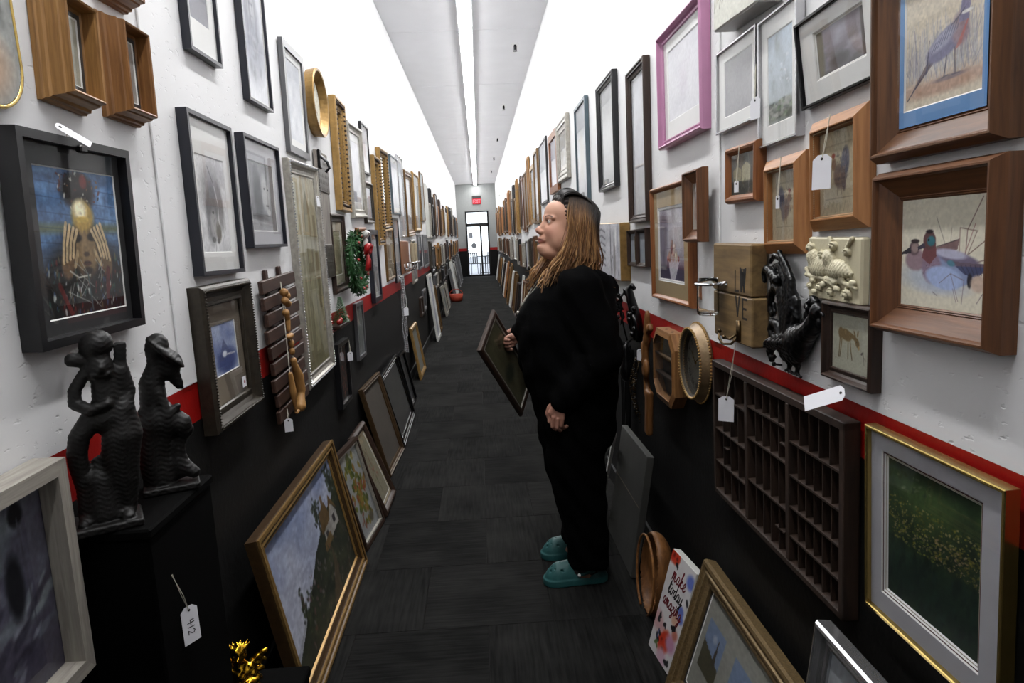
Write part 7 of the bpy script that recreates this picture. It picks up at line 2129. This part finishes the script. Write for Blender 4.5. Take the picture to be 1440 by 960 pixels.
for k in range(60):                                        # front locks falling over the collar
    s = -1 if k % 3 else 1
    p = [(.012, .088 * s, -.02), (.018 + r4.gauss(0, .004), .090 * s, -.09), (.034 + r4.gauss(0, .008), .080 * s, -.15), (.060 + r4.gauss(0, .010), (.068 + r4.gauss(0, .008)) * s, -.20), (.078 + r4.gauss(0, .014), (.070 + r4.gauss(0, .012)) * s, -.25 + r4.uniform(-.03, .02))]
    V_, F_, C_ = lock(p, r4.uniform(.003, .005), tones[r4.randrange(5)])
    LV += V_; LF_ += F_; LC += C_; hb += len(V_)
HV.append(np.array([tuple(v) for v in LV]) @ HR.T + HT); HF = [tuple(q) for q in F] + LF_; HCOL.append(np.array(LC))
obj('hair', np.concatenate(HV), HF, M['hair'], wm, True, cols=np.concatenate(HCOL))
m = MB(); m.tube(WL([(.27, 2.73, 1.305), (.225, 2.745, 1.25), (.175, 2.765, 1.19), (.150, 2.785, 1.15)]), .0028, 6); m.tube(WL([(.27, 2.84, 1.305), (.225, 2.83, 1.25), (.175, 2.81, 1.19), (.150, 2.785, 1.15)]), .0028, 6); m.ball(W((.146, 2.785, 1.14)), .009, 8, 6)
m.build('necklace', M['silver'], wm, True)

# the frame she carries
a = Vector((-.063, -.15, -.167)); bvec = Vector((.187, .26, -.38)).normalized()
zl = -(a - bvec * a.dot(bvec)).normalized(); yl = zl.cross(bvec)
Pt = Vector((.058, 2.97, 1.14))
w_, h_ = .47, .235
org = Pt + bvec * w_ / 2 - zl * h_ + yl * .02
hm = Matrix(((bvec.x, yl.x, zl.x, org.x), (bvec.y, yl.y, zl.y, org.y), (bvec.z, yl.z, zl.z, org.z), (0, 0, 0, 1)))
hf = frame('picture_frame', 'dark framed olive print carried under the woman\'s right arm', 'R', None, w_, h_, .02, 'round', .030, 'darkbrown', art=art_held, matrix=hm, gd=.008)
mo = moulding('inner_liner', w_ - .05, h_ - .05, [(0, .008), (0, .016), (.004, .016), (.005, .009)], M['silver'], hf); mo.location = (0, 0, .025)

# ------------------------------------------------------------------ the far stretches of both walls
def uniq(used, s):
    assert s not in used, s
    used.add(s); return s
USED = set()
ORD = ['first', 'second', 'third', 'fourth', 'fifth', 'sixth', 'seventh', 'eighth', 'ninth', 'tenth', 'eleventh', 'twelfth', 'thirteenth', 'fourteenth', 'fifteenth', 'sixteenth', 'seventeenth', 'eighteenth', 'nineteenth', 'twentieth']
def ordinal(n):
    if n <= 20:
        return ORD[n - 1]
    t, u = divmod(n, 10)
    return {2: 'twenty', 3: 'thirty', 4: 'forty', 5: 'fifty', 6: 'sixty'}[t] + ('-' + ORD[u - 1] if u else '') if u else {2: 'twentieth', 3: 'thirtieth', 4: 'fortieth', 5: 'fiftieth'}[t]
FM = [('brown', 'darkbrown'), ('walnut', 'walnut'), ('gold', 'gold'), ('dull gold', 'gold_dark'), ('black', 'paint_black'), ('silver', 'silver'), ('white', 'white_frame'), ('grey', 'graymoulding'), ('tan', 'honey'), ('pewter', 'pewter'), ('oak', 'oak')]
FILL = [('pale print', plain('far_pale_print', (.74, .76, .78), .5)), ('grey print', plain('far_grey_print', (.46, .47, .49), .5)), ('cream print', plain('far_cream_print', (.66, .61, .50), .5)), ('dark print', plain('far_dark_print', (.20, .20, .21), .5)), ('brown print', plain('far_brown_print', (.38, .30, .22), .5)), ('mirror', M['mirror'])]
r5 = random.Random(21)
def far_row(side, y0, y1, zlo, zhi, hlo, hhi, rowname, pal, fills, floor_=False, wlo=.26, whi=.55, gap=.06, smp=1.0):
    y = y0; items = []
    while True:
        w = r5.uniform(wlo, whi)
        if y + w > y1:
            break
        items.append((y + w / 2, w)); y += w + r5.uniform(.02, gap)
    for k, (yc, w) in enumerate(items):
        cn, cm = FM[r5.choice(pal)]
        fn, fmt = FILL[r5.choice(fills)]
        h = r5.uniform(hlo, hhi); z = r5.uniform(zlo, zhi); t = r5.uniform(.018, .045); rw = r5.uniform(.018, .05)
        if rw > .3 * min(w, h):
            rw = .3 * min(w, h)
        sd = 'left' if side == 'L' else 'right'
        lab = uniq(USED, f'{cn} frame with {fn}, {ordinal(len(items) - k)} from the end door, {sd} wall {rowname}')
        if floor_:
            lean = -r5.uniform(.10, .18); base = h * math.sin(-lean) + .004
            mt = wall_matrix(side, ((XL + base) if side == 'L' else (XR - base), yc, 0), 0, lean, 0)
        else:
            mt = wall_matrix(side, (XL if side == 'L' else XR, yc, z), r5.gauss(0, .012), abs(r5.gauss(0, .006)))
        root = thing('wall_mirror' if fn == 'mirror' else 'picture_frame', lab, 'mirror' if fn == 'mirror' else 'picture frame', group=f'{rowname} far along the {sd} wall', mat=mt)
        moulding('moulding', w, h, [(0, 0), (0, t * .9), (rw * .3, t), (rw * .8, t * .85), (rw, t * .4)], M[cm], root)
        slab('mirror_glass' if fn == 'mirror' else 'print', -w / 2 + rw * .9, w / 2 - rw * .9, rw * .9, h - rw * .9, -t * .4, fmt, root, t * .38)
# left wall
far_row('L', 10.55, 26.2, 1.48, 1.60, .52, .82, 'top row', [0, 2, 3, 4, 5, 6, 7, 8], [0, 0, 1, 2, 5])
far_row('L', 10.75, 26.2, .93, 1.02, .36, .44, 'middle row', [0, 1, 3, 4, 5, 7, 9, 10], [0, 1, 2, 4, 5], gap=.12)
far_row('L', 8.6, 9.75, .50, .62, .22, .30, 'low row', [4, 5, 7, 9, 0], [1, 3, 3, 0], gap=.2)
far_row('L', 11.4, 16.4, .62, .66, .22, .30, 'second low row', [4, 5, 7, 9, 0], [1, 3, 3, 0], gap=.2)
far_row('L', 14.0, 15.8, 0, 0, .42, .56, 'near floor row', [0, 4, 5, 7], [1, 3], True)
far_row('L', 16.7, 26.0, 0, 0, .7, .95, 'floor row', [5, 6, 7, 7, 4], [0, 1, 3], True, .35, .8)
# right wall
far_row('R', 9.1, 26.2, 1.48, 1.60, .60, .95, 'top row', [0, 0, 1, 1, 2, 3, 4, 8, 10], [0, 1, 2, 4, 4, 5])
far_row('R', 5.3, 26.2, .95, 1.02, .36, .44, 'middle row', [0, 1, 3, 4, 5, 5, 6, 9], [0, 1, 4, 5], gap=.10)
far_row('R', 5.3, 8.8, .58, .62, .22, .30, 'low row', [4, 5, 0, 3, 7], [1, 3, 3, 0], gap=.14)
far_row('R', 5.0, 8.9, 0, 0, .36, .52, 'near floor row', [0, 3, 3, 4, 6, 10, 8], [1, 2, 3, 4], True, .26, .5, .2)
far_row('R', 9.0, 26.0, 0, 0, .62, .90, 'floor row', [0, 3, 3, 4, 6, 10, 8, 1], [1, 2, 3, 4], True, .26, .5, .15)
